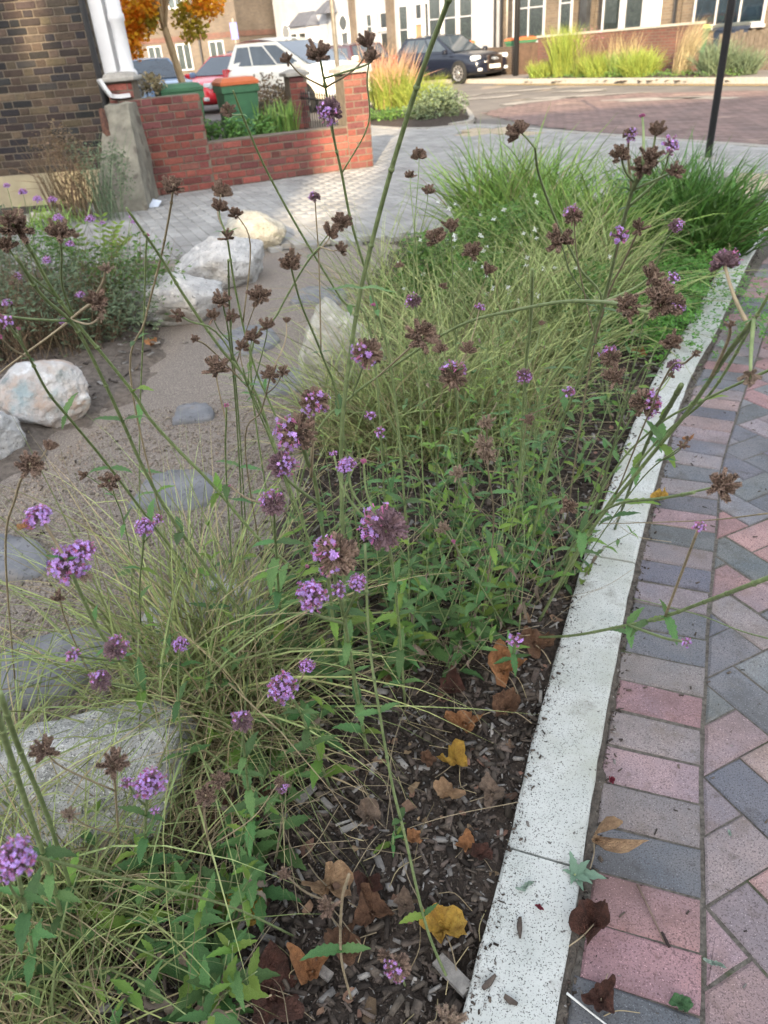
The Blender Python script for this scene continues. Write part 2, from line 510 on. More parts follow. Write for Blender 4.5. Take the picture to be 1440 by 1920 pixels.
front_cols = {-4: RED, -5: GREY, -3: RED, -2: GREY, -1: MID, 0: PINK, 1: MID, 2: RED, 3: MID, 4: GREY, 5: GREY, 6: MID, 7: GREY, 8: MID, 9: GREY, 10: PINK, 11: GREY, 12: MID}
std = {}
pav_list = []          # (distance, polygon in world xy, colour)
k = -16
PITCH = .1025
while True:
    a = s_ref+(k-1)*PITCH*1.0+.0016; b = a+PITCH-.0032
    if b > tot_s-.05: break
    if a > 0:
        pa, pb = f_s(a), f_s(b); t = (pb-pa)/np.linalg.norm(pb-pa); nl = np.array([-t[1], t[0]])
        jit = random.uniform(.194,.206); o = nl*.003
        pav_list.append((np.linalg.norm(pa), [tuple(pa+o), tuple(pb+o), tuple(pb+nl*jit), tuple(pa+nl*jit)],
                         front_cols.get(k, random.choice([RED, PINK, GREY, MID, LGREY, MID, GREY]))))
    k += 1
ang = math.atan2(.38, .15)-math.pi/4
ca, sa = math.cos(ang), math.sin(ang)
U = .1025
org = np.array((0.632,0.991,0)[:2])
for i in range(-20, 80):
    for j in range(-60, 60):
        o = (i+j) % 4
        if o == 0: r_ = (i, j, i+2, j+1)
        elif o == 2: r_ = (i, j, i+1, j+2)
        else: continue
        g = .0016
        P = [(r_[0]*U+g, r_[1]*U+g), (r_[2]*U-g, r_[1]*U+g), (r_[2]*U-g, r_[3]*U-g), (r_[0]*U+g, r_[3]*U-g)]
        P = [(org[0]+x*ca-y*sa, org[1]+x*sa+y*ca) for x, y in P]
        cx = sum(p[0] for p in P)/4; cy = sum(p[1] for p in P)/4
        if cy < -.2 or cy > 6.3 or cx > 4.6 or cx < 0: continue
        d = np.hypot(arr[:,0]-cx, arr[:,1]-cy); im = int(np.argmin(d))
        t = arr[min(im+5,3999)]-arr[max(im-5,0)]; t /= np.linalg.norm(t); nr = np.array([t[1], -t[0]])
        side = (np.array([cx,cy])-arr[im])@nr
        if side < -.13: continue
        if side < .16:
            P = clip_half(P, arr[im]+nr*.003, nr)
            if len(P) < 3 or abs(area(P)) < .0008: continue
        q = random.random()
        colr = RED if q < .30 else PINK if q < .48 else GREY if q < .76 else MID if q < .9 else LGREY
        pav_list.append((math.hypot(cx, cy), P, colr))
pav_list.sort(key=lambda e: e[0])
vis = [e for e in pav_list if e[0] < 3.6][:300]; far_ = [e for e in pav_list if e not in vis]
for d_, P, colr in vis:
    cx = sum(p[0] for p in P)/len(P); cy = sum(p[1] for p in P)/len(P)
    if area(P) < 0: P = P[::-1]
    L_ = [(x-cx, y-cy) for x, y in P]
    if d_ < 1.9:                                  # worn arrises: the nearest blocks get uneven edges
        W_ = []
        for i in range(len(L_)):
            a_, b_ = Vector(L_[i]), Vector(L_[(i+1) % len(L_)]); W_.append(tuple(a_+(Vector((0,0))-a_)*random.uniform(0,.02)))
            if (b_-a_).length > .05:
                for f_ in (.3, .68): q_ = a_.lerp(b_, f_+random.uniform(-.1,.1)); W_.append(tuple(q_-q_.normalized()*random.uniform(-.0004,.0016)))
        L_ = W_
    o = put("paver", paver_mesh(L_, m_paver, ch=random.uniform(.0035,.006)), footpath,
            Matrix.Translation((cx, cy, random.uniform(-.002,.002))) @ Matrix.Rotation(R(random.gauss(0,.55)), 4, 'X') @ Matrix.Rotation(R(random.gauss(0,.55)), 4, 'Y'))
    v = random.uniform(.86, 1.14); o.color = (colr[0]*v, colr[1]*v*random.uniform(.95,1.05), colr[2]*v*random.uniform(.95,1.05), 1)
for kname in range(5):
    mb = MB(); colr = [RED, PINK, GREY, MID, LGREY][kname]
    for d_, P, c_ in far_:
        if c_ is not colr: continue
        if area(P) < 0: P = P[::-1]
        cx = sum(p[0] for p in P)/len(P); cy = sum(p[1] for p in P)/len(P)
        n = len(P); ch = .0045; zz = random.uniform(-.001,.001)
        I = [(cx+(x-cx)*.93, cy+(y-cy)*.93) for x, y in P]
        V = [(x,y,-.04) for x,y in P]+[(x,y,-ch+zz) for x,y in P]+[(x,y,zz) for x,y in I]
        F = []
        for i in range(n):
            j = (i+1) % n; F.append((i,j,n+j,n+i)); F.append((n+i,n+j,2*n+j,2*n+i))
        F.append(tuple(2*n+i for i in range(n))); mb.add(V, F)
    if mb.v:
        o = mb.build("distant_pavers", m_paver, footpath); o.color = (*colr, 1); o["kind"] = "stuff"

# pale speckled kerb between bed and footpath
bed_kerb = thing("kerb", (0,0,0), None, None); bed_kerb["kind"] = "structure"
f_k, tot_k = arc_fn(KERBR)
qs = np.linspace(0, tot_k, 4000); ak = np.array([f_k(q) for q in qs])
s_j = qs[np.argmin(np.abs(ak[:,1]-.80))]
kerb_run(bed_kerb, KERBR, .145, .016, -.16, 1.005, m_kerb, side=1, s_first=s_j, gap=.007, ch=.007, zrand=.002)

# ------------------------------------------------------------------ pale block pavement
pave = thing("pavement", (0,0,0), None, None); pave["kind"] = "structure"
PAVE_POLY = [(-7,5.3),(-2.6,6.0),(-.9,6.25),(.25,6.3),(2.55,6.55),(2.95,6.45),(3.5,6.55),(6.1,6.6)] + [tuple(p) for p in offset_line(NEAR_KERB, .145)[5:44][::-1] if p[1] > 6.6] + [(-.2,17.4),(-3.2,19.5)]
dv = np.array([.357,-.934]); du = np.array([.934,.357])
pb = []
for i in range(-75, 75):
    for j in range(-75, 60):
        cx, cy = du*(i*.103)+dv*(j*.206+(i % 2)*.103)+np.array([0,9.0])
        if -6.5 < cx < 6 and 5.2 < cy < 18: pb.append((cx, cy))
pb = np.array(pb); ins = pip(PAVE_POLY, pb[:,0], pb[:,1]); pb = pb[ins]
blocked = ((pb[:,1] > 9.2+(pb[:,0]+2.5)*.382+.1) & (pb[:,0] < .1)) | ((pb[:,0] < -2.4) & (pb[:,1] > 9.4))
BUFF1 = [(2.55,6.55),(2.95,5.85),(3.3,6.3),(4.3,7.7),(3.6,7.9)]
BUFF2 = [(1.6,13.0),(2.75,12.3),(2.62,13.4),(1.9,13.9)]
blocked |= pip(BUFF1, pb[:,0], pb[:,1]) | pip(BUFF2, pb[:,0], pb[:,1])
pb = pb[~blocked]
rect = [du*a+dv*b for a, b in ((-.05,-.1),(.05,-.1),(.05,.1),(-.05,.1))]
rect = [tuple(r_) for r_ in rect]
if area(rect) < 0: rect = rect[::-1]
pm = paver_mesh(rect, m_pavblock, ch=.004)
order = np.argsort(np.hypot(pb[:,0]+.2, pb[:,1]))
for ii in order[:300]:
    x, y = pb[ii]
    put("paving_block", pm, pave, Matrix.Translation((x, y, random.uniform(-.0015,.0015))) @ Matrix.Rotation(R(random.gauss(0,.5)), 4, 'X'))
tv = np.array([v.co[:] for v in pm.vertices]); n4 = 4
rest = pb[order[300:]]
V = (tv[None] + np.concatenate([rest, RNG.uniform(-.0015,.0015,(len(rest),1))], 1)[:,None,:]).reshape(-1,3)
Q = []
for i in range(4):
    j = (i+1) % 4; Q.append((i,j,4+j,4+i)); Q.append((4+i,4+j,8+j,8+i))
Q.append((8,9,10,11)); Q = np.array(Q)
Fq = (Q[None] + (np.arange(len(rest))*12)[:,None,None]).reshape(-1,4)
o = put("distant_paving_blocks", mesh_np("distant_paving_blocks", V, Fq, m_pavblock), pave); o["kind"] = "stuff"
# buff tactile slabs with their blisters
def tactile(poly, name_parent, u_, org_):
    u_ = np.array(u_)/np.linalg.norm(u_); w_ = np.array([-u_[1], u_[0]])
    for i in range(-8, 9):
        for j in range(-8, 9):
            c = np.array(org_)+u_*(i*.403)+w_*(j*.403)
            if not pip(poly, np.array([c[0]]), np.array([c[1]]))[0]: continue
            mb = MB(); P = [c+u_*a+w_*b for a, b in ((-.2,-.2),(.2,-.2),(.2,.2),(-.2,.2))]
            mb.prism([tuple(p) for p in P], -.04, .001)
            for a in range(6):
                for b in range(6):
                    q = c+u_*(-.167+a*.0667)+w_*(-.167+b*.0667)
                    mb.lathe([(.0125,.001),(.010,.005),(.004,.0062)], 6, (q[0], q[1], 0))
            mb.build("tactile_slab", m_buff, name_parent)
tactile(BUFF1, pave, (.62,.78), (3.3,6.9)); tactile(BUFF2, pave, (.52,-.85), (2.2,13.1))

# ------------------------------------------------------------------ road surface details
red = [(2.75,17.6),(3.05,15.2),(3.5,13.6),(4.35,11.7),(5.2,10.1),(6.6,7.7),(9.2,3.4),(13.6,6.2),(10.6,12.0),(8.7,17.6),(6.6,19.4),(4.3,19.6)]
_mb = MB(); _u = np.array([.52,-.854]); _w = np.array([.854,.52])
for i in range(-90, 120):
    for j in range(-40, 110):
        c = np.array([4.0,12.0])+_u*((i+(j % 2)*.5)*.22)+_w*(j*.11)
        if math.hypot(c[0]-5,c[1]-12) > 11: continue
        pb_ = c
        if pip(red, np.array([c[0]]), np.array([c[1]]))[0]:
            P = [c+_u*a+_w*b for a, b in ((-.105,-.0505),(.105,-.0505),(.105,.0505),(-.105,.0505))]
            _mb.add([(p[0], p[1], -.112) for p in P], [(0,1,2,3)])
o = _mb.build("raised_table_paving", m_redroad); o["kind"] = "stuff"
sheet("raised_table_bed", red, -.1165, m_sand)
def line_strip(P, off, w, name, mat_, z):
    a = offset_line(P, off); b = offset_line(P, off+w)
    V = [(x,y,z) for x,y in a]+[(x,y,z) for x,y in b]; n = len(a)
    mb = MB(); mb.add(V, [(i,i+1,n+i+1,n+i) for i in range(n-1)]); o = mb.build(name, mat_); o["kind"] = "structure"; return o
NKv = NEAR_KERB[6:]
line_strip(NKv, -.25, .07, "yellow_line", m_yellow, -.106); line_strip(NKv, -.46, .07, "yellow_line", m_yellow, -.106)
FAR_KERB = spline([(-4.5,40.5),(1.5,32.6),(5.0,26.9),(7.0,23.6),(9.23,19.8),(12.5,14.4),(18,5.5)], 6)
line_strip(FAR_KERB[12:], .35, .07, "yellow_line", m_yellow, -.106); line_strip(FAR_KERB[12:], .56, .07, "yellow_line", m_yellow, -.106)
for (px_, py_, lx, ly, a_) in ((4.2,19.4,.95,.28,.3),(5.3,19.9,1.3,.3,-.3),(3.6,21.6,.9,.3,.1),(5.9,21.4,.7,.4,-.6),(2.9,22.6,.8,.25,.5),(4.8,23.2,1.0,.3,0),(6.4,17.6,1.1,.35,-.5),(7.2,16.9,.8,.2,-.9)):  # pale blobs painted on the road in place of dappled sun
    pts = []
    for k_ in range(18):
        t_ = 2*math.pi*k_/18; rr = 1+.22*math.sin(3*t_+px_*5)+.15*math.sin(5*t_+py_)
        x_, y_ = lx*rr*math.cos(t_), ly*rr*math.sin(t_)
        pts.append((px_+x_*math.cos(a_)-y_*math.sin(a_), py_+x_*math.sin(a_)+y_*math.cos(a_)))
    sheet("sun_patch", pts, -.108, m_sunpatch)
far_pav = [(p[0], p[1]) for p in FAR_KERB] + [(60,5),(60,90),(-60,90),(-60,60)]
sheet("far_pavement", far_pav, -.004, M("far_pavement_slabs", (.22,.20,.18), (.15,.135,.125), .85, 1.5, 5))
far_kerb = thing("far_kerb", (0,0,0), None, None); far_kerb["kind"] = "structure"
kerb_run(far_kerb, FAR_KERB, .14, .006, -.2, .915, m_stone, side=1)

# ------------------------------------------------------------------ gravel path, soil beds
def terrain_h(X, Y):
    return .010*vnoise(X*9, Y*9, 1)+.006*vnoise(X*23, Y*23, 2)
def bed(name, poly, z, rise, edge, mat_, step, amp=1.0):
    xs = [p[0] for p in poly]; ys_ = [p[1] for p in poly]
    gx = np.arange(min(xs)-step, max(xs)+step*2, step); gy = np.arange(min(ys_)-step, max(ys_)+step*2, step)
    X, Y = np.meshgrid(gx, gy); ins_ = pip(poly, X, Y); d = pdist(poly, X, Y)*np.where(ins_, 1, -1)
    Z = z+rise*np.clip(d/edge, -1, 1)+amp*terrain_h(X, Y)
    d = d+np.clip(edge, 0, .35)*.5*(vnoise(X*5, Y*5, 5)+.6*vnoise(X*13, Y*13, 6)); ok = d > -step*1.5
    Z = z+rise*np.clip(d/edge, -1, 1)+amp*terrain_h(X, Y)
    nx = len(gx); Q = []
    idx = np.arange(X.size).reshape(X.shape)
    q = np.stack([idx[:-1,:-1], idx[:-1,1:], idx[1:,1:], idx[1:,:-1]], -1).reshape(-1,4)
    o4 = ok.ravel()[q].all(1)
    me = mesh_np(name, np.stack([X, Y, Z], -1).reshape(-1,3), q[o4], mat_, True)
    o = put(name, me); o["kind"] = "structure"; return o
GRAVEL = [(-6,.1),(.3,.1),(.9,3.0),(.6,6.35),(-.9,6.35),(-2.6,6.1),(-6,5.6)]
bed("gravel_path", GRAVEL, -.035, 0, 1, m_gravel, .05, .35)
_kc = offset_line(KERBR, -.07)
BED = [(-.05,.1)] + [p for p in _kc if p[1] > .1] + [(2.55,6.55),(.3,6.3),(.02,5.4),(-.12,4.3),(-.22,3.5),(-.32,2.8),(-.36,2.2),(-.5,1.6),(-.62,1.2),(-.70,.8),(-.8,.1)]
bed("planting_bed", BED, -.045, .030, .12, m_soil, .03, 1.0)
LBED = [(-1.22,3.25),(-1.05,4.1),(-1.3,4.7),(-1.35,5.4),(-1.6,6.3),(-2.7,6.25),(-6,5.6),(-6,2.2),(-1.65,2.4)]
bed("left_planting_bed", LBED, -.045, .05, .25, M("pale_soil", (.19,.16,.135), (.07,.056,.045), .95, 30, 8, bump=.9, bscale=90), .05, 1.5)
def soil_z(x, y):
    X = np.array([x]); Y = np.array([y])
    if pip(BED, X, Y)[0]:
        return float((-.045+.030*np.clip(pdist(BED, X, Y)/.12, -1, 1)+terrain_h(X, Y))[0])
    return -.033
MIDBED = [(.15,15.9),(.9,14.95),(1.7,14.75),(2.2,15.6),(2.3,20.2),(.9,21.4),(-.6,19.5)]
bed("street_planting_bed", MIDBED, -.03, .06, .3, m_soil, .15, 1.5)
mk = thing("street_bed_kerb", (0,0,0), None, None); mk["kind"] = "structure"
kerb_run(mk, spline(MIDBED[2:]+[MIDBED[0]],4), .1, .012, -.2, .915, m_stone, side=-1)
FARBED = [(5.55,26.3),(9.15,20.2),(10.1,20.8),(6.4,27.2)]
bed("far_planting_bed", FARBED, -.03, .07, .3, m_soil, .15, 1.5)

# ------------------------------------------------------------------ brick helper: single bricks proud of a mortar core
def brick_mesh(L, H, D, name="brick"):
    mb = MB(); mb.bevbox(-L/2, L/2, -D, 0, -H/2, H/2, .005)
    return mb.mesh(name, m_brick)
_bm = {}
def lay_brick(parent, org, u, nrm, s, z, L, H=.064, proud=.008, cols=None, lst=None):
    key = (round(L, 3), H)
    if key not in _bm: _bm[key] = brick_mesh(L, H, .03)
    u = Vector((u[0], u[1], 0)); n = Vector((nrm[0], nrm[1], 0))
    p = Vector((org[0], org[1], 0))+u*s+n*(proud+random.uniform(-.002,.002)); p.z = z
    m = Matrix(((u.x, n.x, 0, p.x), (u.y, n.y, 0, p.y), (0, 0, 1, p.z), (0,0,0,1)))
    m = m @ Matrix.Rotation(R(random.gauss(0,.5)), 4, 'Y')
    o = put("brick", _bm[key], parent, m)
    c = random.choice(cols); v = random.uniform(.7, 1.22)
    o.color = (c[0]*v, c[1]*v*random.uniform(.93,1.07), c[2]*v, 1)
    return o
def brick_face(parent, org, u, nrm, length, z0, courses, cols, bond="flemish", H=.064, pitch=.075, ends=None, shift=0):
    for k in range(courses):
        z = z0+pitch*(k+.5)
        x0, x1 = (0, length) if ends is None else ends(k)
        s = x0-((k+shift) % 2)*(.1125 if bond == "stretcher" else .16875); t = 0
        while s < x1-.02:
            L = .225 if bond == "stretcher" or t % 2 == 0 else .1125
            a, b = max(s, x0), min(s+L, x1)
            if b-a > .04:
                lay_brick(parent, org, u, nrm, (a+b)/2, z, round(b-a-.011, 3), H, cols=cols)
            s += L; t += 1
STOCK = [(.072,.052,.040), (.055,.042,.037), (.088,.064,.046), (.045,.038,.036), (.035,.033,.034), (.075,.056,.044), (.115,.085,.056)]
REDB = [(.225,.066,.052), (.18,.058,.05), (.21,.082,.066), (.155,.056,.05), (.26,.082,.062), (.17,.066,.06)]

# ------------------------------------------------------------------ dark brick house on the left
hs = thing("brick_house", (-2.68,9.6,0), "dark stock brick house at the left edge with cream plinth and black drainpipe", "house")
hu = np.array([.9988,-.05]); hu /= np.linalg.norm(hu); hn = np.array([hu[1], -hu[0]])   # wall direction, facing the camera
ho = np.array([-2.70,9.62])-hu*1.95
mb = MB()
fp_ = [tuple(ho-hu*5), tuple(ho+hu*1.95), (-2.70-.26*6, 9.62+.97*6), (-9.5,16.5)]
mb.prism(fp_, -.1, 5.6); mb.build("wall", m_mortar, hs)
brick_face(hs, ho, hu, hn, 1.95, .30, 23, STOCK)
mb = MB()                                      # the bricks above and beyond the picture, one joined part
for k in range(72):
    z = .30+.075*(k+.5); s = -5.0-((k % 2)*.169); t = 0
    while s < 1.93:
        L = .225 if t % 2 == 0 else .1125
        if (k >= 23 or s+L < .0) and s > -5:
            o_ = ho+hu*s
            mb.obox((o_[0]+hn[0]*.008, o_[1]+hn[1]*.008, z-.032), tuple(hu*min(L-.011, 1.95-s))+(0,), tuple(-hn*.03)+(0,), (0,0,.064))
        s += L; t += 1
o = mb.build("upper_bricks", M("joined_bricks", (.085,.062,.046), (.045,.037,.034), .9, 5, island=.35, bump=.3), hs); o["kind"] = "stuff"
mb = MB(); a = ho-hu*5+hn*.035; b = ho+hu*1.8+hn*.035
mb.prism([tuple(a), tuple(b), tuple(b-hn*.2), tuple(a-hn*.2)], -.1, .295); mb.build("plinth", m_cream, hs)
mb = MB(); mb.tube([(-2.735,9.56,.15),(-2.735,9.56,3),(-2.735,9.56,5.6)], .034, 10)
for z in (.9, 2.4, 4): mb.tube([(-2.735,9.56,z),(-2.735,9.56,z+.06)], .043, 10)
mb.build("drainpipe", m_black, hs)
mb = MB(); mb.box(-2.695,-2.555,9.64,9.9,.0,5.6); mb.build("pilaster", m_white, hs)
mb = MB(); mb.lathe([(.10,1.17),(.10,1.24),(.074,1.27),(.074,1.7),(.088,1.72),(.088,1.77),(.076,1.79),(.07,3.2),(.11,3.3),(.11,3.4)], 20, (-2.45,9.7,0)); mb.build("column", m_white, hs, True)
mb = MB(); mb.prism([tuple(ho-hu*5.2+hn*.2), tuple(ho+hu*2.1+hn*.2), (-4.1,16), (-9.8,17)], 5.6, 5.75); mb.build("roof", m_slate, hs)

# grey rendered stub wall in front of it
st = thing("stub_wall", (-2.45,8.9,0), "stained grey rendered stub wall leaning out between dark house and red garden wall", "wall")
mb = MB()
q0 = np.array((-2.789,8.427,0)[:2]); q1 = np.array((-2.231,8.369,0)[:2])
P = [(q0[0],q0[1],-.05),(q1[0],q1[1],-.05),(-2.30,9.3,-.05),(-2.72,9.45,-.05),(-2.64,9.12,.955),(-2.37,9.10,.965),(-2.32,9.35,.965),(-2.64,9.45,.96)]
mb.add(P, [(0,1,5,4),(1,2,6,5),(2,3,7,6),(3,0,4,7),(4,5,6,7)])
bm_in = mb.mesh("stub", m_render)
import bmesh
bm = bmesh.new(); bm.from_mesh(bm_in); bmesh.ops.subdivide_edges(bm, edges=bm.edges[:], cuts=9, use_grid_fill=True)
for v in bm.verts:
    n_ = mnoise.noise(v.co*7)*.012+mnoise.noise(v.co*2.3)*.015; v.co.x += n_; v.co.y += n_
    if v.co.z > .9: v.co.z += mnoise.noise(v.co*9)*.02
bm.to_mesh(bm_in); bm.free(); put("render_face", bm_in, st)
mb = MB(); mb.tube([(-2.655,9.06,.93),(-2.63,8.98,.72),(-2.56,8.93,.60),(-2.55,8.9,.5)], [.03,.05,.035,.005], 6); mb.build("exposed_brick_patch", M("broken_brick", (.15,.07,.045), (.05,.03,.025), .9, 30, bump=1), st)

# ------------------------------------------------------------------ red brick garden wall with piers
gw0 = np.array((-2.497,9.241,0)[:2]); gw1 = np.array((0.221,10.284,0)[:2])
gl = float(np.linalg.norm(gw1-gw0)); gu = (gw1-gw0)/gl; gn = np.array([gu[1], -gu[0]])
gw = thing("garden_wall", (float(gw0[0]), float(gw0[1]), 0), "red brick garden wall stepping down from high left end to corner pier", "garden wall")
def gp(s, out): p = gw0+gu*s+gn*out; return (float(p[0]), float(p[1]))
HS = .87; PW = .31
mb = MB()
mb.prism([gp(0,0), gp(HS,0), gp(HS,-.215), gp(0,-.215)], -.1, .985)
mb.prism([gp(HS+.001,-.001), gp(gl-PW,-.001), gp(gl-PW,-.214), gp(HS+.001,-.214)], -.1, .475)
mb.prism([gp(gl-PW,.002), gp(gl,.002), gp(gl,-.30), gp(gl-PW,-.30)], -.1, 1.04)
mb.build("mortar_core", m_mortar, gw)
brick_face(gw, gw0, gu, gn, HS, .0, 13, REDB, "flemish", pitch=.0757)
brick_face(gw, gw0, gu, gn, gl, .0, 6, REDB, "flemish", pitch=.0795, ends=lambda k: (HS, gl-PW-.003))
brick_face(gw, gw0, gu, gn, gl, .0, 14, REDB, "stretcher", pitch=.0745, ends=lambda k: (gl-PW, gl))
e0 = gw0+gu*HS
brick_face(gw, gw0+gu*HS-gn*.215*0, -gn, gu, .215, .475, 6, REDB, "stretcher", pitch=.0835, H=.07)
brick_face(gw, gw1, -gn, gu, .30, .0, 14, REDB, "stretcher", pitch=.0745, shift=1)
mb = MB(); mb.prism([gp(HS,.004), gp(gl-PW,.004), gp(gl-PW,-.22), gp(HS,-.22)], .4755, .487); mb.build("mortar_top", m_mortar, gw)
def cap(mb, c, u_, n_, hw, z):
    c = np.array(c)
    for a, z0, z1 in ((hw+.05, z, z+.04),):
        P = [c+u_*x*a+n_*y*a for x, y in ((-1,-1),(1,-1),(1,1),(-1,1))]
        T = [c+u_*x*a*.35+n_*y*a*.35 for x, y in ((-1,-1),(1,-1),(1,1),(-1,1))]
        V = [(p[0],p[1],z0) for p in P]+[(p[0],p[1],z1) for p in P]+[(p[0],p[1],z1+.045) for p in T]
        mb.add(V, [(0,3,2,1)]+[(i,(i+1)%4,4+(i+1)%4,4+i) for i in range(4)]+[(4+i,4+(i+1)%4,8+(i+1)%4,8+i) for i in range(4)]+[(8,9,10,11)])
mb = MB(); cap(mb, gp(gl-PW/2,-.15), gu, gn, .155, 1.042); mb.build("cap_stone", m_stone, gw)
# tall left pier of the wall, its cap and white coping
lp = thing("brick_pier", (-2.5,9.45,0), "red brick pier with rounded pale cap beside white column", "pier")
lo_ = np.array([-2.64,9.40]); lu = np.array([1.0,.0]); ln = np.array([0.0,-1.0])
mb = MB(); mb.prism([(-2.64,9.4),(-2.36,9.4),(-2.36,9.68),(-2.64,9.68)], -.1, 1.16); mb.build("mortar_core", m_mortar, lp)
brick_face(lp, lo_, lu, ln, .28, .0, 15, REDB, "stretcher", pitch=.0765)
mb = MB(); mb.bevbox(-2.70,-2.31,9.33,9.74,1.162,1.205,.01); mb.lathe([(.19,1.205),(.17,1.235),(.10,1.25)], 16, (-2.505,9.53,0)); mb.build("cap_stone", m_stone, lp, False)
cp = thing("coping", (gp(.0,0)[0], gp(0,0)[1], .98), "white painted coping dropping in a scroll at the top of the garden wall", "coping")
mb = MB(); pts = [gp(-.16,.02)+(1.19,), gp(-.12,.02)+(1.10,), gp(-.07,.02)+(1.02,), gp(.02,.02)+(1.008,), gp(.13,.02)+(1.012,)]
for i in range(4):
    a, b = Vector(pts[i]), Vector(pts[i+1]); t = (b-a).normalized(); w = Vector((-gn[0],-gn[1],0))*.26; h = Vector((0,0,.035)) if i > 1 else Vector((gu[0]*.035,gu[1]*.035,.01))
    mb.obox(a, b-a, w, h)
mb.build("coping_stone", m_white, cp)
# second pier on the street side and the railings
sd = -gn                                              # back along the street boundary
p2 = np.array(gp(gl-PW,-.0))+sd*0; P2C = np.array([-.79,12.6])
pr = thing("brick_pier", (float(P2C[0]), float(P2C[1]), 0), "red brick pier with flat cap standing among railings before white car", "pier")
mb = MB(); c4 = [P2C+gu*x*.13+gn*y*.13 for x, y in ((-1,-1),(1,-1),(1,1),(-1,1))]; mb.prism([tuple(c) for c in c4], -.1, .985); mb.build("mortar_core", m_mortar, pr)
brick_face(pr, P2C-gu*.13+gn*.13, gu, gn, .26, .0, 13, REDB, "stretcher", pitch=.0755)
brick_face(pr, P2C+gu*.13+gn*.13, -gn, gu, .26, .0, 13, REDB, "stretcher", pitch=.0755, shift=1)
mb = MB(); cap(mb, P2C, gu, gn, .13, .987); mb.build("cap_stone", m_stone, pr)
def railing(a, b, zb, zt, label):
    t = thing("railing", (float(a[0]), float(a[1]), 0), label, "railing", "black iron railings round the front garden")
    a = np.array(a); b = np.array(b); L = np.linalg.norm(b-a); u_ = (b-a)/L
    mb = MB()
    for z in (zb+.06, zt-.09): mb.tube([(a[0],a[1],z),(b[0],b[1],z)], .011, 5)
    mb.build("rail", m_iron, t)
    m1 = MB(); m1.tube([(0,0,zb),(0,0,zt-.05)], .007, 5); m1.lathe([(.007,zt-.05),(.014,zt-.03),(.0,zt+.02)], 5); me = m1.mesh("spindle", m_iron)
    n = int(L/.105)
    for i in range(n):
        p = a+u_*(L*(i+.5)/n); put("spindle", me, t, Matrix.Translation((p[0], p[1], 0)))
    m2 = MB(); d_ = np.array([-u_[1],u_[0]])*.1
    m2.prism([tuple(a-d_),tuple(b-d_),tuple(b+d_),tuple(a+d_)], -.1, zb-.02); m2.build("dwarf_wall", m_redbrickfar, t)
rp0 = np.array(gp(gl-.15,-.32)); 
railing(rp0, P2C+gn*.17, .25, .80, "black iron railings between corner pier and the pier before the white car")
railing(P2C-gn*.17, P2C-gn*2.6, .25, .84, "black iron railings running back from the pier towards the green bin")
# front garden soil
sheet("garden_soil", [gp(.1,-.22), gp(gl-PW,-.22), tuple(P2C), tuple(P2C-gn*3), (-4.0,13.2)], .16, m_soil)

# wheelie bins
m_binG = M("green_bin_plastic", (.055,.15,.075), (.04,.11,.06), .5, 8)
m_binO = M("orange_lid_plastic", (.50,.14,.05), (.42,.11,.04), .5, 8)
m_binL = M("lime_lid_plastic", (.42,.5,.12), (.33,.42,.1), .5, 8)
m_binD = M("dark_grey_bin_plastic", (.09,.10,.10), (.06,.07,.07), .5, 8)
m_rub = M("rubber", (.02,.02,.02), (.012,.012,.012), .8, 30)
def wheelie_bin(loc, rz, body, lid, label, big=1.0, lid_tilt=4):
    t = thing("wheelie_bin", loc, label, "wheelie bin", "wheelie bins in the front gardens"); t.rotation_euler = (0,0,rz); t.scale = (big,big,1)
    mb = MB(); V = []
    for z, w, d in ((.06,.21,.24),(.9,.275,.32),(.9,.30,.345),(.98,.30,.345)):
        V += [(-w,-d,z),(w,-d,z),(w,d,z),(-w,d,z)]
    F = [(0,3,2,1)]
    for k in range(3): F += [(4*k+i,4*k+(i+1)%4,4*k+4+(i+1)%4,4*k+4+i) for i in range(4)]
    mb.add(V, F); mb.box(-.2,.2,-.30,-.27,.25,.6); put("body", mb.mesh("body", body), t, None, True)
    mb = MB(); V = []
    for z, w, d in ((.985,.305,.36),(1.02,.305,.36),(1.065,.24,.27)): V += [(-w,-d,z),(w,-d,z),(w,d,z),(-w,d,z)]
    F = [(8,9,10,11)]
    for k in range(2): F += [(4*k+i,4*k+(i+1)%4,4*k+4+(i+1)%4,4*k+4+i) for i in range(4)]
    mb.add(V, F); mb.tube([(-.24,.39,1.0),(.24,.39,1.0)], .018, 6); put("lid", mb.mesh("lid", lid), t, Matrix.Rotation(R(0), 4, 'X'), True)
    for sx in (-1,1):
        mb = MB(); mb.tube([(sx*.22,.27,.1),(sx*.27,.27,.1)], .1, 14); put("wheel", mb.mesh("wheel", m_rub), t, None, True)
    return t
wheelie_bin((-1.50,11.3,.0), .35, m_binG, m_binO, "green wheelie bin with orange lid behind the garden wall", .82)
wheelie_bin((-2.12,10.65,.0), .35, m_binG, m_binG, "green wheelie bin with green lid behind the white coping", .85)

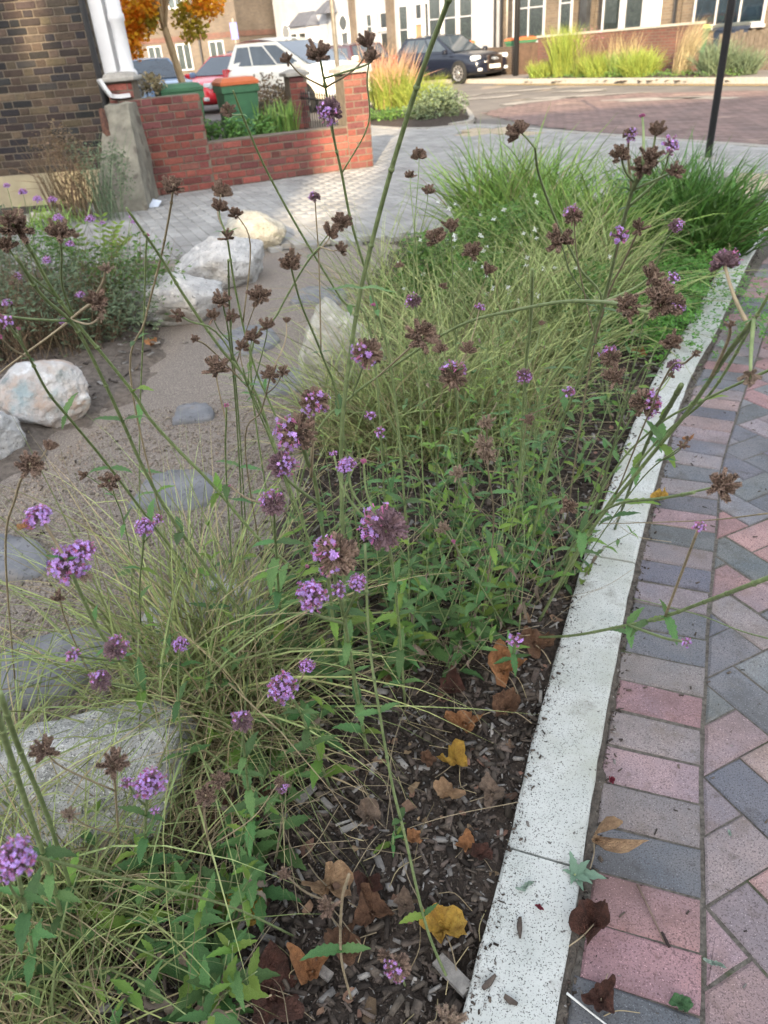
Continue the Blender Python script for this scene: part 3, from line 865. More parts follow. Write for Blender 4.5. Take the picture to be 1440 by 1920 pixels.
# ------------------------------------------------------------------ terrace across the street, built in the street's own frame
TO = (7.366,31.2); TU = np.array([.5404,-.8414]); TN = np.array([-.8414,-.5404])
TROT = math.atan2(TU[1], TU[0])
def tp(s, out, z=0.0): p = np.array(TO)+TU*s+TN*out; return (float(p[0]), float(p[1]), z)
def win(parent, x0, x1, z0, z1, y, bars=(1,1), curtain=m_curtain, fr=m_frame, fw=.06, sill=True, dep=.07):
    """a window proud of the wall face y: frame > pane, curtain; outside is -y"""
    mb = MB(); yo = y-dep
    mb.box(x0,x0+fw,yo,y,z0,z1); mb.box(x1-fw,x1,yo,y,z0,z1); mb.box(x0+fw,x1-fw,yo,y,z0,z0+fw); mb.box(x0+fw,x1-fw,yo,y,z1-fw,z1)
    nx, nz = bars
    for i in range(1, nx):
        x = x0+(x1-x0)*i/nx; mb.box(x-.025,x+.025,yo+.005,y-.002,z0+fw,z1-fw)
    for i in range(1, nz):
        z = z0+(z1-z0)*i/nz; mb.box(x0+fw,x1-fw,yo+.008,y-.004,z-.02,z+.02)
    w = put("window", mb.mesh("window", fr), parent, None, True)
    mb = MB(); mb.box(x0+fw,x1-fw,yo+.03,yo+.036,z0+fw,z1-fw); put("pane", mb.mesh("pane", m_glass), w, None, True)
    mb = MB(); n = 14                                     # a gathered curtain or a dark room behind the glass
    V = []
    for i in range(n+1):
        xx = x0+fw+(x1-x0-2*fw)*i/n; yy = y-.006-.012*(i % 2)*(curtain is not m_dark)
        V += [(xx,yy,z0+fw),(xx,yy,z1-fw)]
    mb.add(V, [(2*i,2*i+2,2*i+3,2*i+1) for i in range(n)]); put("curtain" if curtain is not m_dark else "room_behind", mb.mesh("curtain", curtain), w, None, True)
    if sill:
        mb = MB(); mb.bevbox(x0-.06,x1+.06,yo-.06,y,z0-.09,z0-.002,.006); put("sill", mb.mesh("sill", fr), w, None, True)
    return w
def house(s0, s1, wallm, label, height=6.2, depth=8.0):
    t = thing("terraced_house", tp(s0, 0, 0), label, "house", "terraced houses across the street"); t.rotation_euler = (0,0,TROT)
    L = s1-s0
    mb = MB(); mb.box(0,L,0,depth,-.1,height); put("wall", mb.mesh("wall", wallm), t, None, True)
    mb = MB(); V = [(0,-.25,height),(L,-.25,height),(L,depth+.2,height),(0,depth+.2,height),(0,depth/2,height+2.6),(L,depth/2,height+2.6)]
    mb.add(V, [(0,1,5,4),(2,3,4,5),(1,2,5),(3,0,4),(0,3,2,1)]); rf = put("roof", mb.mesh("roof", m_slate), t, None, True)
    mb = MB(); mb.box(L-.9,L-.1,depth/2-.3,depth/2+.3,height+1.8,height+3.6); put("chimney", mb.mesh("chimney", m_stockbrick), rf, None, True)
    for a in (.18, .62):
        win(t, L*a, L*a+.95, 3.7, 5.3, 0, (1,2), m_curtain)
    return t
def bay(t, x0, x1, out, z0, z1, wallm, wins, roof=True, bars=(1,2), curtain=m_curtain):
    mb = MB(); P = [(x0,0),(x1,0),(x1-.35*out,-out),(x0+.35*out,-out)]
    mb.prism(P[::-1], -.1, z1); put("bay", mb.mesh("bay", wallm), t, None, True)
    w0, w1 = x0+.35*out, x1-.35*out
    for k in range(wins):
        a = w0+(w1-w0)*k/wins+.06; b = w0+(w1-w0)*(k+1)/wins-.06
        win(t, a, b, z0, z1-.25, -out, bars, curtain)
    if roof:
        mb = MB(); V = [(x0-.1,0,z1),(x1+.1,0,z1),(x1-.3*out+.08,-out-.12,z1),(x0+.3*out-.08,-out-.12,z1),(x0+.3,0,z1+.6),(x1-.3,0,z1+.6)]
        mb.add(V, [(3,2,5,4),(2,1,5),(0,3,4),(0,1,2,3)]); put("bay_roof", mb.mesh("bay_roof", m_slate), t, None, True)
def door(t, x0, x1, z1, m_, arch=False, surround=m_white):
    mb = MB(); mb.box(x0-.12,x0,-.1,0,-.1,z1+.12); mb.box(x1,x1+.12,-.1,0,-.1,z1+.12); mb.box(x0,x1,-.1,0,z1,z1+.12)
    if arch: mb.lathe([((x1-x0)/2+.12,-.1),((x1-x0)/2+.12,.0)], 20); mb.xf(Matrix.Translation(((x0+x1)/2,0,z1)) @ Matrix.Rotation(R(90),4,'X') @ Matrix.Translation((0,0,.1)), len(mb.v)-40)
    d = put("door_surround", mb.mesh("door_surround", surround), t, None, True)
    mb = MB(); mb.box(x0,x1,-.03,-.005,-.1,z1)
    if arch: mb.lathe([((x1-x0)/2,-.01),((x1-x0)/2,.0)], 20); mb.xf(Matrix.Translation(((x0+x1)/2,-.105,z1)) @ Matrix.Rotation(R(90),4,'X'), len(mb.v)-40)
    put("door", mb.mesh("door", m_), t, None, True)
m_greydoor = M("grey_door", (.16,.17,.18), (.12,.13,.14), .5, 5); m_tandoor = M("tan_door", (.30,.19,.10), (.22,.14,.08), .5, 5)
def downpipe(t, x, m_=m_black):
    mb = MB(); mb.tube([(x,-.06,0),(x,-.06,6.1)], .05, 8); put("drainpipe", mb.mesh("drainpipe", m_), t, None, True)
def pillar(t, x, w, m_):
    mb = MB(); mb.box(x,x+w,-.22,-.002,-.1,6.0); put("party_pillar", mb.mesh("party_pillar", m_), t, None, True)

h = house(-20.6,-15.2, m_render_white, "white rendered house with a small slate bay roof, next to the brown gable")
bay(h, 2.4,4.6,.6,.9,2.15, m_render_white, 2); door(h, .9,1.6,1.95, m_greydoor, True)
h = house(-15.15,-12.0, m_render_white, "white rendered house with dark arched doorway and slate porch roof")
door(h, 1.25,1.85,2.1, M("dark_gate", (.07,.08,.085), (.04,.045,.05), .5, 8), True); pillar(h, 2.3,.28, m_palebrick)
mb = MB(); mb.add([(-.1,0,2.55),(1.0,0,2.55),(1.0,-.8,2.55),(-.1,-.8,2.55),(.15,0,3.1),(.75,0,3.1)], [(3,2,5,4),(2,1,5),(0,3,4),(0,1,2,3)]); put("porch_roof", mb.mesh("porch_roof", m_slate), h, None, True)
h = house(-11.95,-9.45, m_render_white, "narrow white house with two arched windows between brown pillars")
win(h, .25,.75,1.35,2.35,0,(1,2)); win(h, 1.35,1.95,1.7,2.35,0,(1,1), m_dark); win(h, 1.35,1.95,.3,1.6,0,(1,1), m_tandoor); pillar(h, 2.1,.38, m_palebrick)
h = house(-9.4,-6.85, m_render_white, "white house with tall sash windows and a tan front door behind dark car")
win(h, .25,.95,.7,2.5,0,(1,2)); win(h, 1.45,1.95,1.9,2.5,0,(1,1), m_dark); door(h, 1.45,1.95,1.75, m_tandoor); win(h, 2.1,2.45,.9,2.5,0,(1,1), m_dark)
h = house(-6.8,-2.75, m_render_white, "white house with a broad curtained bay window above the dark car")
bay(h, .35,3.7,.7,.75,3.2, m_render_white, 3, True, (1,2)); downpipe(h, 3.88)
h = house(-2.7,1.9, m_stockbrick, "brown brick house with tall white casement, beside the white bay house")
win(h, .75,2.35,.85,3.0,0,(2,2)); win(h, 3.05,3.65,.9,3.0,0,(1,2)); downpipe(h, .12); pillar(h, 4.15,.3, m_dark)
h = house(1.95,5.3, m_stockbrick, "brown brick house with a white two-light bay window above the brick wall")
bay(h, .55,2.65,.5,.95,3.0, m_white, 2, True, (1,1)); downpipe(h, 3.2)
h = house(5.35,13.5, m_stockbrick, "brown brick house with wide white window and blue blinds behind black post")
win(h, .45,2.75,.98,2.6,0,(3,1), M("blue_blind", (.20,.27,.36), (.12,.16,.22), .8, 4, world_space=False)); win(h, 4.2,5.6,.98,2.6,0,(2,1)); door(h, 6.4,7.3,2.1, m_greydoor)

# garden walls of the terrace
def twall(s0, s1, out, h0, m_, label, coping=None, top_slope=0):
    t = thing("boundary_wall", tp(s0,out,0), label, "wall", "front garden walls across the street"); t.rotation_euler = (0,0,TROT)
    L = s1-s0; mb = MB(); mb.add([(0,0,-.1),(L,0,-.1),(L,.22,-.1),(0,.22,-.1),(0,0,h0),(L,0,h0+top_slope),(L,.22,h0+top_slope),(0,.22,h0)],
        [(0,3,2,1),(4,5,6,7),(0,1,5,4),(1,2,6,5),(2,3,7,6),(3,0,4,7)]); put("brick_face", mb.mesh("brick_face", m_), t, None, True)
    if coping:
        mb = MB(); mb.add([(-.03,-.04,h0),(L+.03,-.04,h0+top_slope),(L+.03,.26,h0+top_slope),(-.03,.26,h0),(-.03,-.04,h0+.06),(L+.03,-.04,h0+top_slope+.06),(L+.03,.26,h0+top_slope+.06),(-.03,.26,h0+.06)],
        [(0,3,2,1),(4,5,6,7),(0,1,5,4),(1,2,6,5),(2,3,7,6),(3,0,4,7)]); put("coping_stone", mb.mesh("coping_stone", coping), t, None, True)
twall(-11.2,-8.8,2.0,.85, m_redbrickfar, "low red brick wall behind the parked cars")
twall(-3.6,.6,2.4,.82, m_sootbrick, "brown brick wall beside the parked dark car")
twall(.62,1.7,2.4,.9, M("dark_fence_board", (.12,.075,.05), (.07,.045,.032), .9, 6), "dark wooden boundary panel between two brick walls")
twall(1.72,7.7,2.4,1.02, m_redbrickfar, "red brick wall with pale coping behind the grasses", m_stone, .08)
fr = thing("picket_fence", tp(8.3,2.3,0), "weathered dark timber fence with upright boards behind the black post", "fence"); fr.rotation_euler = (0,0,TROT)
for i in range(14):
    mb = MB(); mb.box(i*.115,i*.115+.095,0,.02,0,.85+.03*((i*7) % 3)); put("board", mb.mesh("board", m_wood), fr, None, True)
for z in (.2,.65): mb = MB(); mb.box(-.02,1.62,.021,.06,z,z+.07); put("rail", mb.mesh("rail", m_wood), fr, None, True)
bk = TROT
wheelie_bin(tp(-3.9,2.9), bk, m_binG, m_binG, "green wheelie bin beside the nose of the dark car")
wheelie_bin(tp(-3.0,1.6), bk, m_binG, m_binO, "green wheelie bin with orange lid behind the brown brick wall")
wheelie_bin(tp(.2,1.7), bk, m_binG, m_binO, "green wheelie bin with orange lid left of the black gate post", 1.2)
wheelie_bin(tp(7.0,1.7), bk, m_binG, m_binL, "green wheelie bin with lime lid at the right end of the brick wall", 1.15)
wheelie_bin(tp(5.0,1.9), bk, m_binG, m_binO, "green wheelie bin with orange lid above the pale coping")
wheelie_bin(tp(3.6,1.9), bk, m_binG, m_binG, "green wheelie bin under the white bay window")
wheelie_bin(tp(7.9,1.2), bk, M("navy_bin_plastic", (.03,.04,.07), (.02,.03,.05), .5, 8), m_binD, "navy wheelie bin in the shadow left of the timber fence", 1.1)
wheelie_bin(tp(10.1,1.7), bk, m_binD, m_binD, "dark grey wheelie bin at the right edge of the view", 1.5)
def slim_post(x, y, r, h, m_, label, name="post", base=None, z0=0.0):
    t = thing(name, (x,y,z0), label, "post"); mb = MB(); mb.tube([(x,y,z0-.1),(x,y,z0+h*.5),(x,y,z0+h)], r, 14); mb.build("shaft", m_, t, True)
    if base:
        mb = MB(); mb.lathe([(base,z0-.03),(base,z0+.006),(base*.9,z0+.012)], 18, (x,y,0)); mb.build("base_collar", m_stone, t)
    mb = MB(); mb.lathe([(r*1.15,z0+h),(r*1.15,z0+h+.03),(r*.5,z0+h+.05)], 14, (x,y,0)); mb.build("cap", m_, t)
    return t
slim_post(*(3.886,8.828,0)[:2], .038, 3.2, m_black, "tall black round post standing in a pale collar on the pavement", "sign_post", .095)
gpx = tp(1.35,3.0); slim_post(gpx[0], gpx[1], .09, 5.5, m_black, "thick black lamp column in front of the brown terrace", "lamp_column")
gpx = tp(-.3,1.9); slim_post(gpx[0], gpx[1], .03, 3.5, m_galv, "thin grey post before the brown brick house", "post")
slim_post(*(-0.164,13.6,0.924)[:2], .035, 4.5, m_galv, "slender bronze grey lamp post rising in front of the white car", "lamp_post")

# ------------------------------------------------------------------ brown apartment gable at the back left
ab = thing("apartment_block", (-5.54,46,1.196)[:2]+(0,), "brown brick apartment block with red string course behind the parked cars", "apartment block")
ab.rotation_euler = (0,0,R(152))
mb = MB(); mb.box(0,16,-14,0,-.2,8.5); put("wall", mb.mesh("wall", m_palebrick), ab, None, True)
mb = MB(); mb.box(-.02,16,.001,.03,1.95,2.2); mb.box(-.03,-.001,-14,.03,1.95,2.2); put("string_course", mb.mesh("string_course", m_redbrickfar), ab, None, True)
mb = MB(); mb.add([(-.3,.3,8.5),(16,.3,8.5),(16,-14.3,8.5),(-.3,-14.3,8.5),(3,-7,11.5),(16,-7,11.5)], [(0,1,5,4),(2,3,4,5),(1,2,5),(3,0,4),(0,3,2,1)]); put("roof", mb.mesh("roof", m_slate), ab, None, True)
for i, x in enumerate((1.0,3.2,5.2,7.6,9.8,12.2)):
    for z in (.6,3.4,6.0):
        mb = MB()
        w = x+.95
        fr_ = put("window", None, ab, None, True) if False else None
        mb.box(x,x+.06,.002,.07,z,z+1.25); mb.box(w-.06,w,.002,.07,z,z+1.25); mb.box(x+.06,w-.06,.002,.07,z,z+.06); mb.box(x+.06,w-.06,.002,.07,z+1.19,z+1.25); mb.box((x+w)/2-.03,(x+w)/2+.03,.004,.065,z+.06,z+1.19)
        wo = put("window", mb.mesh("window", m_frame), ab, None, True)
        mb = MB(); mb.box(x+.06,w-.06,.03,.036,z+.06,z+1.19); put("pane", mb.mesh("pane", m_glass), wo, None, True)
        mb = MB(); mb.box(x+.06,w-.06,.003,.008,z+.06,z+1.19); put("curtain", mb.mesh("curtain", m_curtain), wo, None, True)
for x in (2.5,6.8,11.5):
    mb = MB(); mb.tube([(x,.09,0),(x,.09,8.4)], .06, 8); put("drainpipe", mb.mesh("drainpipe", m_black), ab, None, True)
sg = thing("street_sign", (-4.725,38,1.037)[:2]+(0,), "small blue and white sign on a thin post before the apartment block", "sign")
_q = (-4.725,38,1.037)
mb = MB(); mb.tube([(_q[0],_q[1],-.1),(_q[0],_q[1],2.5)], .04, 8); mb.build("post", m_galv, sg)
mb = MB(); mb.box(_q[0]-.15,_q[0]+.15,_q[1]-.06,_q[1]-.045,1.75,2.35); sp_ = mb.build("sign_plate", M("blue_sign", (.10,.13,.38), (.09,.11,.33), .4, 5), sg)

# unseen blocks added behind the camera to shade the beds, gaps cut for sun strips
def add_shade_block(x0, x1, h, label, y0=-16.0, y1=-8.0):
    t = thing("shade_block", ((x0+x1)/2, y1, 0), label, "house")
    k_ = -.136*(y1-y0); mb = MB(); mb.prism([(x0,y1),(x0+k_,y0),(x1+k_,y0),(x1,y1)], -.1, h); mb.build("wall", m_stockbrick, t)  # footprint skewed along the sun so light passes the gaps
    mb = MB(); mb.prism([(x0,y1+.15),(x0+k_,y0-.1),(x1+k_,y0-.1),(x1,y1+.15)], h, h+.12); mb.build("parapet", m_stone, t)
    n = max(1, int((x1-x0)/2.4))
    for i in range(n):
        x = x0+(x1-x0)*(i+.5)/n
        for z in (.9, 3.9, 6.9, 9.9):
            mb = MB(); mb.box(x-.55,x+.55,y1+.002,y1+.07,z,z+.07); mb.box(x-.55,x+.55,y1+.002,y1+.07,z+1.53,z+1.6); mb.box(x-.55,x-.48,y1+.002,y1+.07,z+.07,z+1.53); mb.box(x+.48,x+.55,y1+.002,y1+.07,z+.07,z+1.53)
            w_ = mb.build("window", m_white, t)
            mb = MB(); mb.box(x-.48,x+.48,y1+.02,y1+.03,z+.07,z+1.53); mb.build("pane", M("dark_pane", (.03,.035,.04), (.02,.02,.025), .08, 2, spec=.6) if "dark_pane" not in bpy.data.materials else bpy.data.materials["dark_pane"], w_)
H_ = 13.4
add_shade_block(-44,-7.86, H_, "tall unseen brick block added for shade, left of both gaps", -36, -24)
add_shade_block(-7.60,-4.86, H_, "narrow unseen brick block added for shade, between the two gaps", -36, -24)
add_shade_block(-4.1,48, H_, "long unseen brick block added for shade, right of both gaps", -36, -24)
for a_, b_, h_, lab in ((-7.855,-7.605,11.5,"unseen wall added to limit the sun through the narrower gap"),(-4.855,-4.105,11.0,"unseen wall added to limit the sun through the wider gap")):  # unseen walls added in the gaps to set where the sun strips start
    lk = thing("light_stop_wall", ((a_+b_)/2,-26,0), lab, "wall"); mb = MB(); mb.box(a_-.25,b_-.25,-26.2,-26,-.1,h_)
    if b_-a_ < .4: mb.box(a_-.25,b_-.25,-26.2,-26,h_+.95,H_)  # added upper piece caps the height of the narrow sun patch
    mb.build("wall_face", m_stockbrick, lk)

# ------------------------------------------------------------------ parked cars
m_carglass = M("car_glass", (.05,.065,.08), (.03,.04,.05), .06, 3, spec=.8)
m_tyre = M("tyre", (.02,.02,.02), (.013,.013,.013), .85, 30)
m_alloy = M("alloy_rim", (.55,.53,.5), (.4,.4,.4), .3, 10, metallic=.8)
m_chrome = M("chrome", (.75,.74,.7), (.65,.65,.62), .15, 10, metallic=1)
m_lamp = M("headlamp_glass", (.65,.66,.66), (.45,.46,.47), .12, 20, spec=.6)
m_tail = M("tail_lamp", (.45,.02,.02), (.3,.01,.01), .2, 20, spec=.6)
m_plateW = M("white_number_plate", (.75,.74,.66), (.7,.69,.6), .5, 9); m_plateY = M("yellow_number_plate", (.75,.55,.06), (.7,.5,.05), .5, 9)
def paint(name, c): return M(name, c, tuple(x*.85 for x in c), .22, 2, spec=.6)
def car(loc, rz, pm, label, L=4.3, W=1.78, H=1.45, kind="hatch", front_seen=True):
    t = thing("parked_car", loc, label, "car", "cars parked along the street"); t.rotation_euler = (0,0,rz)
    h2 = L/2; hw = W/2; belt = H*.63
    bon = H*(.60 if kind != "mpv" else .64)
    st = [(-h2,.42,belt*.86,.80),(-h2+.07,.28,belt*.97,.92),(-h2+.5,.20,belt*1.02,.985),(-.35*L,.18,belt*1.01,1.0),(0,.18,belt,1.0),(.20*L,.18,belt*.985,1.0),
          (.29*L,.18,bon*1.03,.99),(h2-.45,.20,bon*.96,.965),(h2-.12,.24,bon*.84,.88),(h2-.01,.30,bon*.70,.74)]
    def prof(zb, zt, w):
        return [(-w*.72,zb),(-w*.97,zb+.10),(-w,zb+(zt-zb)*.45),(-w*.975,zt-.12),(-w*.90,zt-.03),(-w*.70,zt),(0,zt+.025),(w*.70,zt),(w*.90,zt-.03),(w*.975,zt-.12),(w,zb+(zt-zb)*.45),(w*.97,zb+.10),(w*.72,zb)]
    V = []; F = []; m = 13
    for x, zb, zt, ws in st:
        for y, z in prof(zb, zt, hw*ws): V.append((x, y, z))
    for i in range(len(st)-1):
        for j in range(m-1): F.append((i*m+j, (i+1)*m+j, (i+1)*m+j+1, i*m+j+1))
        F.append((i*m+m-1, (i+1)*m+m-1, (i+1)*m, i*m))
    F.append(tuple(range(m))); F.append(tuple((len(st)-1)*m+j for j in range(m))[::-1])
    mb = MB(); mb.add(V, F)
    me = mb.mesh("body", pm, True)
    body = put("body", me, t, None, True)
    sub = body.modifiers.new("round", 'SUBSURF'); sub.levels = 1; sub.render_levels = 2
    # cabin
    if kind == "mpv": xb0, xb1, xr0, xr1 = -h2+.10, .33*L, -h2+.42, .0*L
    else: xb0, xb1, xr0, xr1 = -h2+.16, .225*L, -h2+.62, .005*L
    wb, wr = hw*.90, hw*.69
    zb, zr = belt*.97, H
    xm = (xr0+xr1)/2
    V = [(xb0,-wb*.92,zb),(xb1,-wb*.9,zb),(xb1,wb*.9,zb),(xb0,wb*.92,zb),
         (xr0,-wr*.95,zr-.06),(xr1,-wr*.95,zr-.05),(xr1,wr*.95,zr-.05),(xr0,wr*.95,zr-.06)]
    mb = MB(); mb.add(V, [(0,1,5,4),(1,2,6,5),(2,3,7,6),(3,0,4,7),(4,5,6,7)])
    put("cabin", mb.mesh("cabin", pm), t, None, True)
    # rounded roof
    mb = MB(); N = 7; V = []; 
    for i in range(N):
        u = i/(N-1); x = xr0-.03+(xr1-xr0+.06)*u; zc = zr-.058+(.10 if kind == 'mpv' else .062)*math.sin(math.pi*(.1+.8*u))
        for k in range(7):
            v = k/6*2-1; V.append((x, v*wr*1.0, zc-.028*v*v))
    mb.add(V, [(i*7+k,(i+1)*7+k,(i+1)*7+k+1,i*7+k+1) for i in range(N-1) for k in range(6)])
    put("roof", mb.mesh("roof", pm, True), t, None, True)
    def panel(name, quad, mat_, out, shrink=.06):
        q = [Vector(p) for p in quad]; c = sum(q, Vector())/len(q)
        n = (q[1]-q[0]).cross(q[2]-q[0]).normalized()
        if n.dot(Vector(out)) < 0: n = -n
        q = [p+(c-p).normalized()*shrink+n*.006 for p in q]
        b = [p-n*.02 for p in q]; k = len(q)
        mb = MB(); mb.add(q+b, [tuple(range(k)), tuple(range(k,2*k))[::-1]]+[(i,(i+1)%k,k+(i+1)%k,k+i) for i in range(k)])
        return put(name, mb.mesh(name, mat_), t, None, True)
    panel("windscreen", [V0 for V0 in ((xb1,-wb*.9,zb+.03),(xb1,wb*.9,zb+.03),(xr1,wr*.95,zr-.05),(xr1,-wr*.95,zr-.05))], m_carglass, (1,0,1), .07)
    panel("rear_window", ((xb0,-wb*.92,zb+.05),(xb0,wb*.92,zb+.05),(xr0,wr*.95,zr-.06),(xr0,-wr*.95,zr-.06)), m_carglass, (-1,0,1), .08)
    for s in (-1, 1):
        def side(u, v):   # along, up on the cabin flank
            a = Vector((xb0+(xb1-xb0)*u, s*wb*.91, zb)); b = Vector((xr0+(xr1-xr0)*u, s*wr*.95, zr-.055)); return a+(b-a)*v
        cuts = (.06,.34,.66,.95) if kind == "mpv" else (.10,.32,.62,.94)
        for a, b in zip(cuts[:-1], cuts[1:]):
            panel("side_window", (side(a,.10), side(b,.10), side(b,.90), side(a,.90)), m_carglass, (0,s,0), .035)
        mb = MB(); mb.bevbox(xb1-.22,xb1-.08, *sorted((s*(hw+.01), s*(hw+.17))), zb-.02, zb+.12, .03); put("wing_mirror", mb.mesh("wing_mirror", pm), t, None, True)
        # lamps
        mb = MB(); x = h2-.20; y0, y1 = sorted((s*hw*.56, s*hw*.93)); mb.bevbox(x-.14,x+.085,y0,y1,bon*.74,bon*.90,.035); put("headlight", mb.mesh("headlight", m_lamp, True), t, None, True)
        mb = MB(); y0, y1 = sorted((s*hw*.66, s*hw*.97)); mb.bevbox(-h2+.02,-h2+.22,y0,y1,belt*.72,belt*1.0,.03); put("tail_light", mb.mesh("tail_light", m_tail, True), t, None, True)
        mb = MB(); y0, y1 = sorted((s*hw*.60, s*hw*.80)); mb.bevbox(h2-.10,h2-.015,y0,y1,.34,.43,.02); put("fog_light", mb.mesh("fog_light", m_lamp), t, None, True)
        for xx in (.31*L, -.29*L):
            rr = .315
            mb = MB(); mb.lathe([(rr+.05,-.02),(rr+.05,.005),(rr+.02,.012)], 24); mb.xf(Matrix.Translation((xx, s*(hw-.02), rr)) @ Matrix.Rotation(R(-90*s),4,'X')); put("wheel_arch", mb.mesh("wheel_arch", m_tyre, True), t, None, True)
            mb = MB(); mb.lathe([(rr-.02,-.10),(rr,-.06),(rr,.05),(rr-.03,.08),(rr*.68,.075)], 24); mb.xf(Matrix.Translation((xx, s*(hw-.07), rr)) @ Matrix.Rotation(R(-90*s),4,'X'))
            wh = put("wheel", mb.mesh("wheel", m_tyre, True), t, None, True)
            mb = MB(); mb.lathe([(rr*.70,.07),(rr*.68,.088),(rr*.60,.075),(rr*.58,.05)], 24); mb.lathe([(.07,.05),(.07,.09),(.04,.1)], 12)
            for k in range(10):
                a = 2*math.pi*k/10; c_, s_ = math.cos(a), math.sin(a); o_ = Vector((c_*.06-s_*-.018, s_*.06+c_*-.018, .06))
                mb.obox(o_, (c_*rr*.56, s_*rr*.56, 0), (-s_*.036, c_*.036, 0), (0,0,.022))
            mb.xf(Matrix.Translation((xx, s*(hw-.07), rr)) @ Matrix.Rotation(R(-90*s),4,'X')); put("rim", mb.mesh("rim", m_alloy), wh, None, True)
    # grille, plates, bumper trim
    mb = MB(); mb.bevbox(h2-.10,h2+.012,-.33,.33,.36,bon*.86,.02); gr = put("grille", mb.mesh("grille", m_black), t, None, True)
    mb = MB()
    for k in range(7): z = .40+k*(bon*.86-.44)/6; mb.box(h2+.012,h2+.024,-.31,.31,z,z+.018)
    mb.box(h2+.008,h2+.028,-.36,-.325,.35,bon*.87); mb.box(h2+.008,h2+.028,.325,.36,.35,bon*.87); mb.box(h2+.008,h2+.028,-.325,.325,bon*.855,bon*.885); mb.box(h2+.008,h2+.028,-.325,.325,.335,.365)
    if kind == "hatch":
        for k in range(4):
            pts = [(h2+.032, -.105+k*.07+.045*math.cos(a), bon*.77+.045*math.sin(a)) for a in np.linspace(0, 2*math.pi, 15)]
            mb.tube(pts, .008, 5, cap=False)
    put("grille_bars", mb.mesh("grille_bars", m_chrome), gr, None, True)
    mb = MB(); mb.box(h2+.03,h2+.038,-.26,.26,.40,.51); put("number_plate", mb.mesh("number_plate", m_plateW), t, None, True)
    mb = MB(); mb.box(-h2-.012,-h2+.0,-.26,.26,belt*.62,belt*.62+.11); put("number_plate", mb.mesh("number_plate", m_plateY), t, None, True)
    return t
p_navy = paint("navy_car_paint", (.009,.012,.022)); p_white = paint("cream_white_car_paint", (.80,.76,.66)); p_red = paint("red_car_paint", (.62,.03,.045))
p_blue = paint("steel_blue_car_paint", (.12,.20,.32)); p_blue2 = paint("mid_blue_car_paint", (.09,.14,.25)); p_dark = paint("dark_car_paint", (.03,.045,.075)); p_maroon = paint("maroon_car_paint", (.06,.02,.025))
RZ = -.12
def car_at(px_c, rz, *a, **k): return car((px_c[0], px_c[1], -.12), rz, *a, **k)
car((3.55, 30.3, -.12), R(-52), p_navy, "dark navy hatchback with chrome grille parked nose towards the viewer", L=4.3, H=1.46)
car((-1.40, 23.2, -.12), R(-47), p_white, "cream white people carrier behind the railings, front towards the viewer", L=4.35, W=1.83, H=1.66, kind="mpv")
car((-3.55, 25.6, -.12), R(-222+90+12), p_red, "red hatchback seen from behind over the garden wall", L=3.9, W=1.7, H=1.42)
car((-5.75, 25.4, -.12), R(-62), p_blue, "steel blue hatchback right of another blue car behind the slim tree trunk", L=4.1, H=1.47)
car((-7.2, 26.4, -.12), R(-62), p_blue2, "mid blue car beside the white column, leftmost of the parked cars", L=4.2, H=1.45)
car((-3.2, 31.5, -.12), R(-62), p_dark, "dark blue car half hidden between the red car and the white car", L=4.3, H=1.5)
car((-.1, 30.0, -.12), R(118), p_maroon, "dark car with red tail lamp showing behind the white people carrier", L=4.3, H=1.42)

# ------------------------------------------------------------------ grass and shrubs: blades as ribbons
def blades(base, n, rad, Lr, lean, bend, width, seg=6, az=None, az_spread=math.pi, squash=1.0, wob=.26, taper=1.0, seed=0, lean_pow=1.0):
    """n arching ribbons round base; returns V, Q"""
    g = np.random.default_rng(seed)
    th = g.uniform(-math.pi, math.pi, n) if az is None else az+g.uniform(-az_spread, az_spread, n)
    r_ = rad*np.sqrt(g.random(n)); tb = g.uniform(-math.pi, math.pi, n)
    P = np.stack([base[0]+r_*np.cos(tb), base[1]+r_*np.sin(tb)*squash, np.full(n, base[2])-.01], 1)
    L = g.uniform(*Lr, n); a0 = lean[0]+(lean[1]-lean[0])*g.random(n)**lean_pow; bd = g.uniform(*bend, n)
    d = np.stack([np.cos(th), np.sin(th), np.zeros(n)], 1); pz = np.array([0,0,1.0])
    sv = np.stack([-np.sin(th), np.cos(th), np.zeros(n)], 1)
    wv = g.normal(0, wob, n)
    tw = g.uniform(-1.2, 1.2, n); kink = np.where(g.random(n) < .12, g.uniform(.4, 1.3, n), 0); kt = g.uniform(.35, .9, n)
    V = np.zeros((n, seg+1, 2, 3)); p = P.copy()
    for k in range(seg+1):
        t = k/seg; a = a0+bd*t**1.4+kink*(t > kt)
        dirn = d*np.sin(a)[:,None]+pz*np.cos(a)[:,None]+sv*(wv*t)[:,None]
        nrm = d*np.cos(a)[:,None]-pz*np.sin(a)[:,None]
        side = sv*np.cos(tw)[:,None]+nrm*np.sin(tw)[:,None]
        w = width*(1-t**2.2*taper)*(.6+.4*min(1, t*4))*.5
        V[:,k,0] = p-side*w; V[:,k,1] = p+side*w
        if k < seg: p = p+dirn*(L/seg)[:,None]
    idx = np.arange(n*(seg+1)*2).reshape(n, seg+1, 2)
    Q = np.stack([idx[:,:-1,0], idx[:,:-1,1], idx[:,1:,1], idx[:,1:,0]], -1).reshape(-1,4)
    return V.reshape(-1,3), Q
def join(parts):
    Vs, Qs, o = [], [], 0
    for V, Q in parts: Vs.append(V); Qs.append(Q+o); o += len(V)
    return np.concatenate(Vs), np.concatenate(Qs)
_sd = [100]
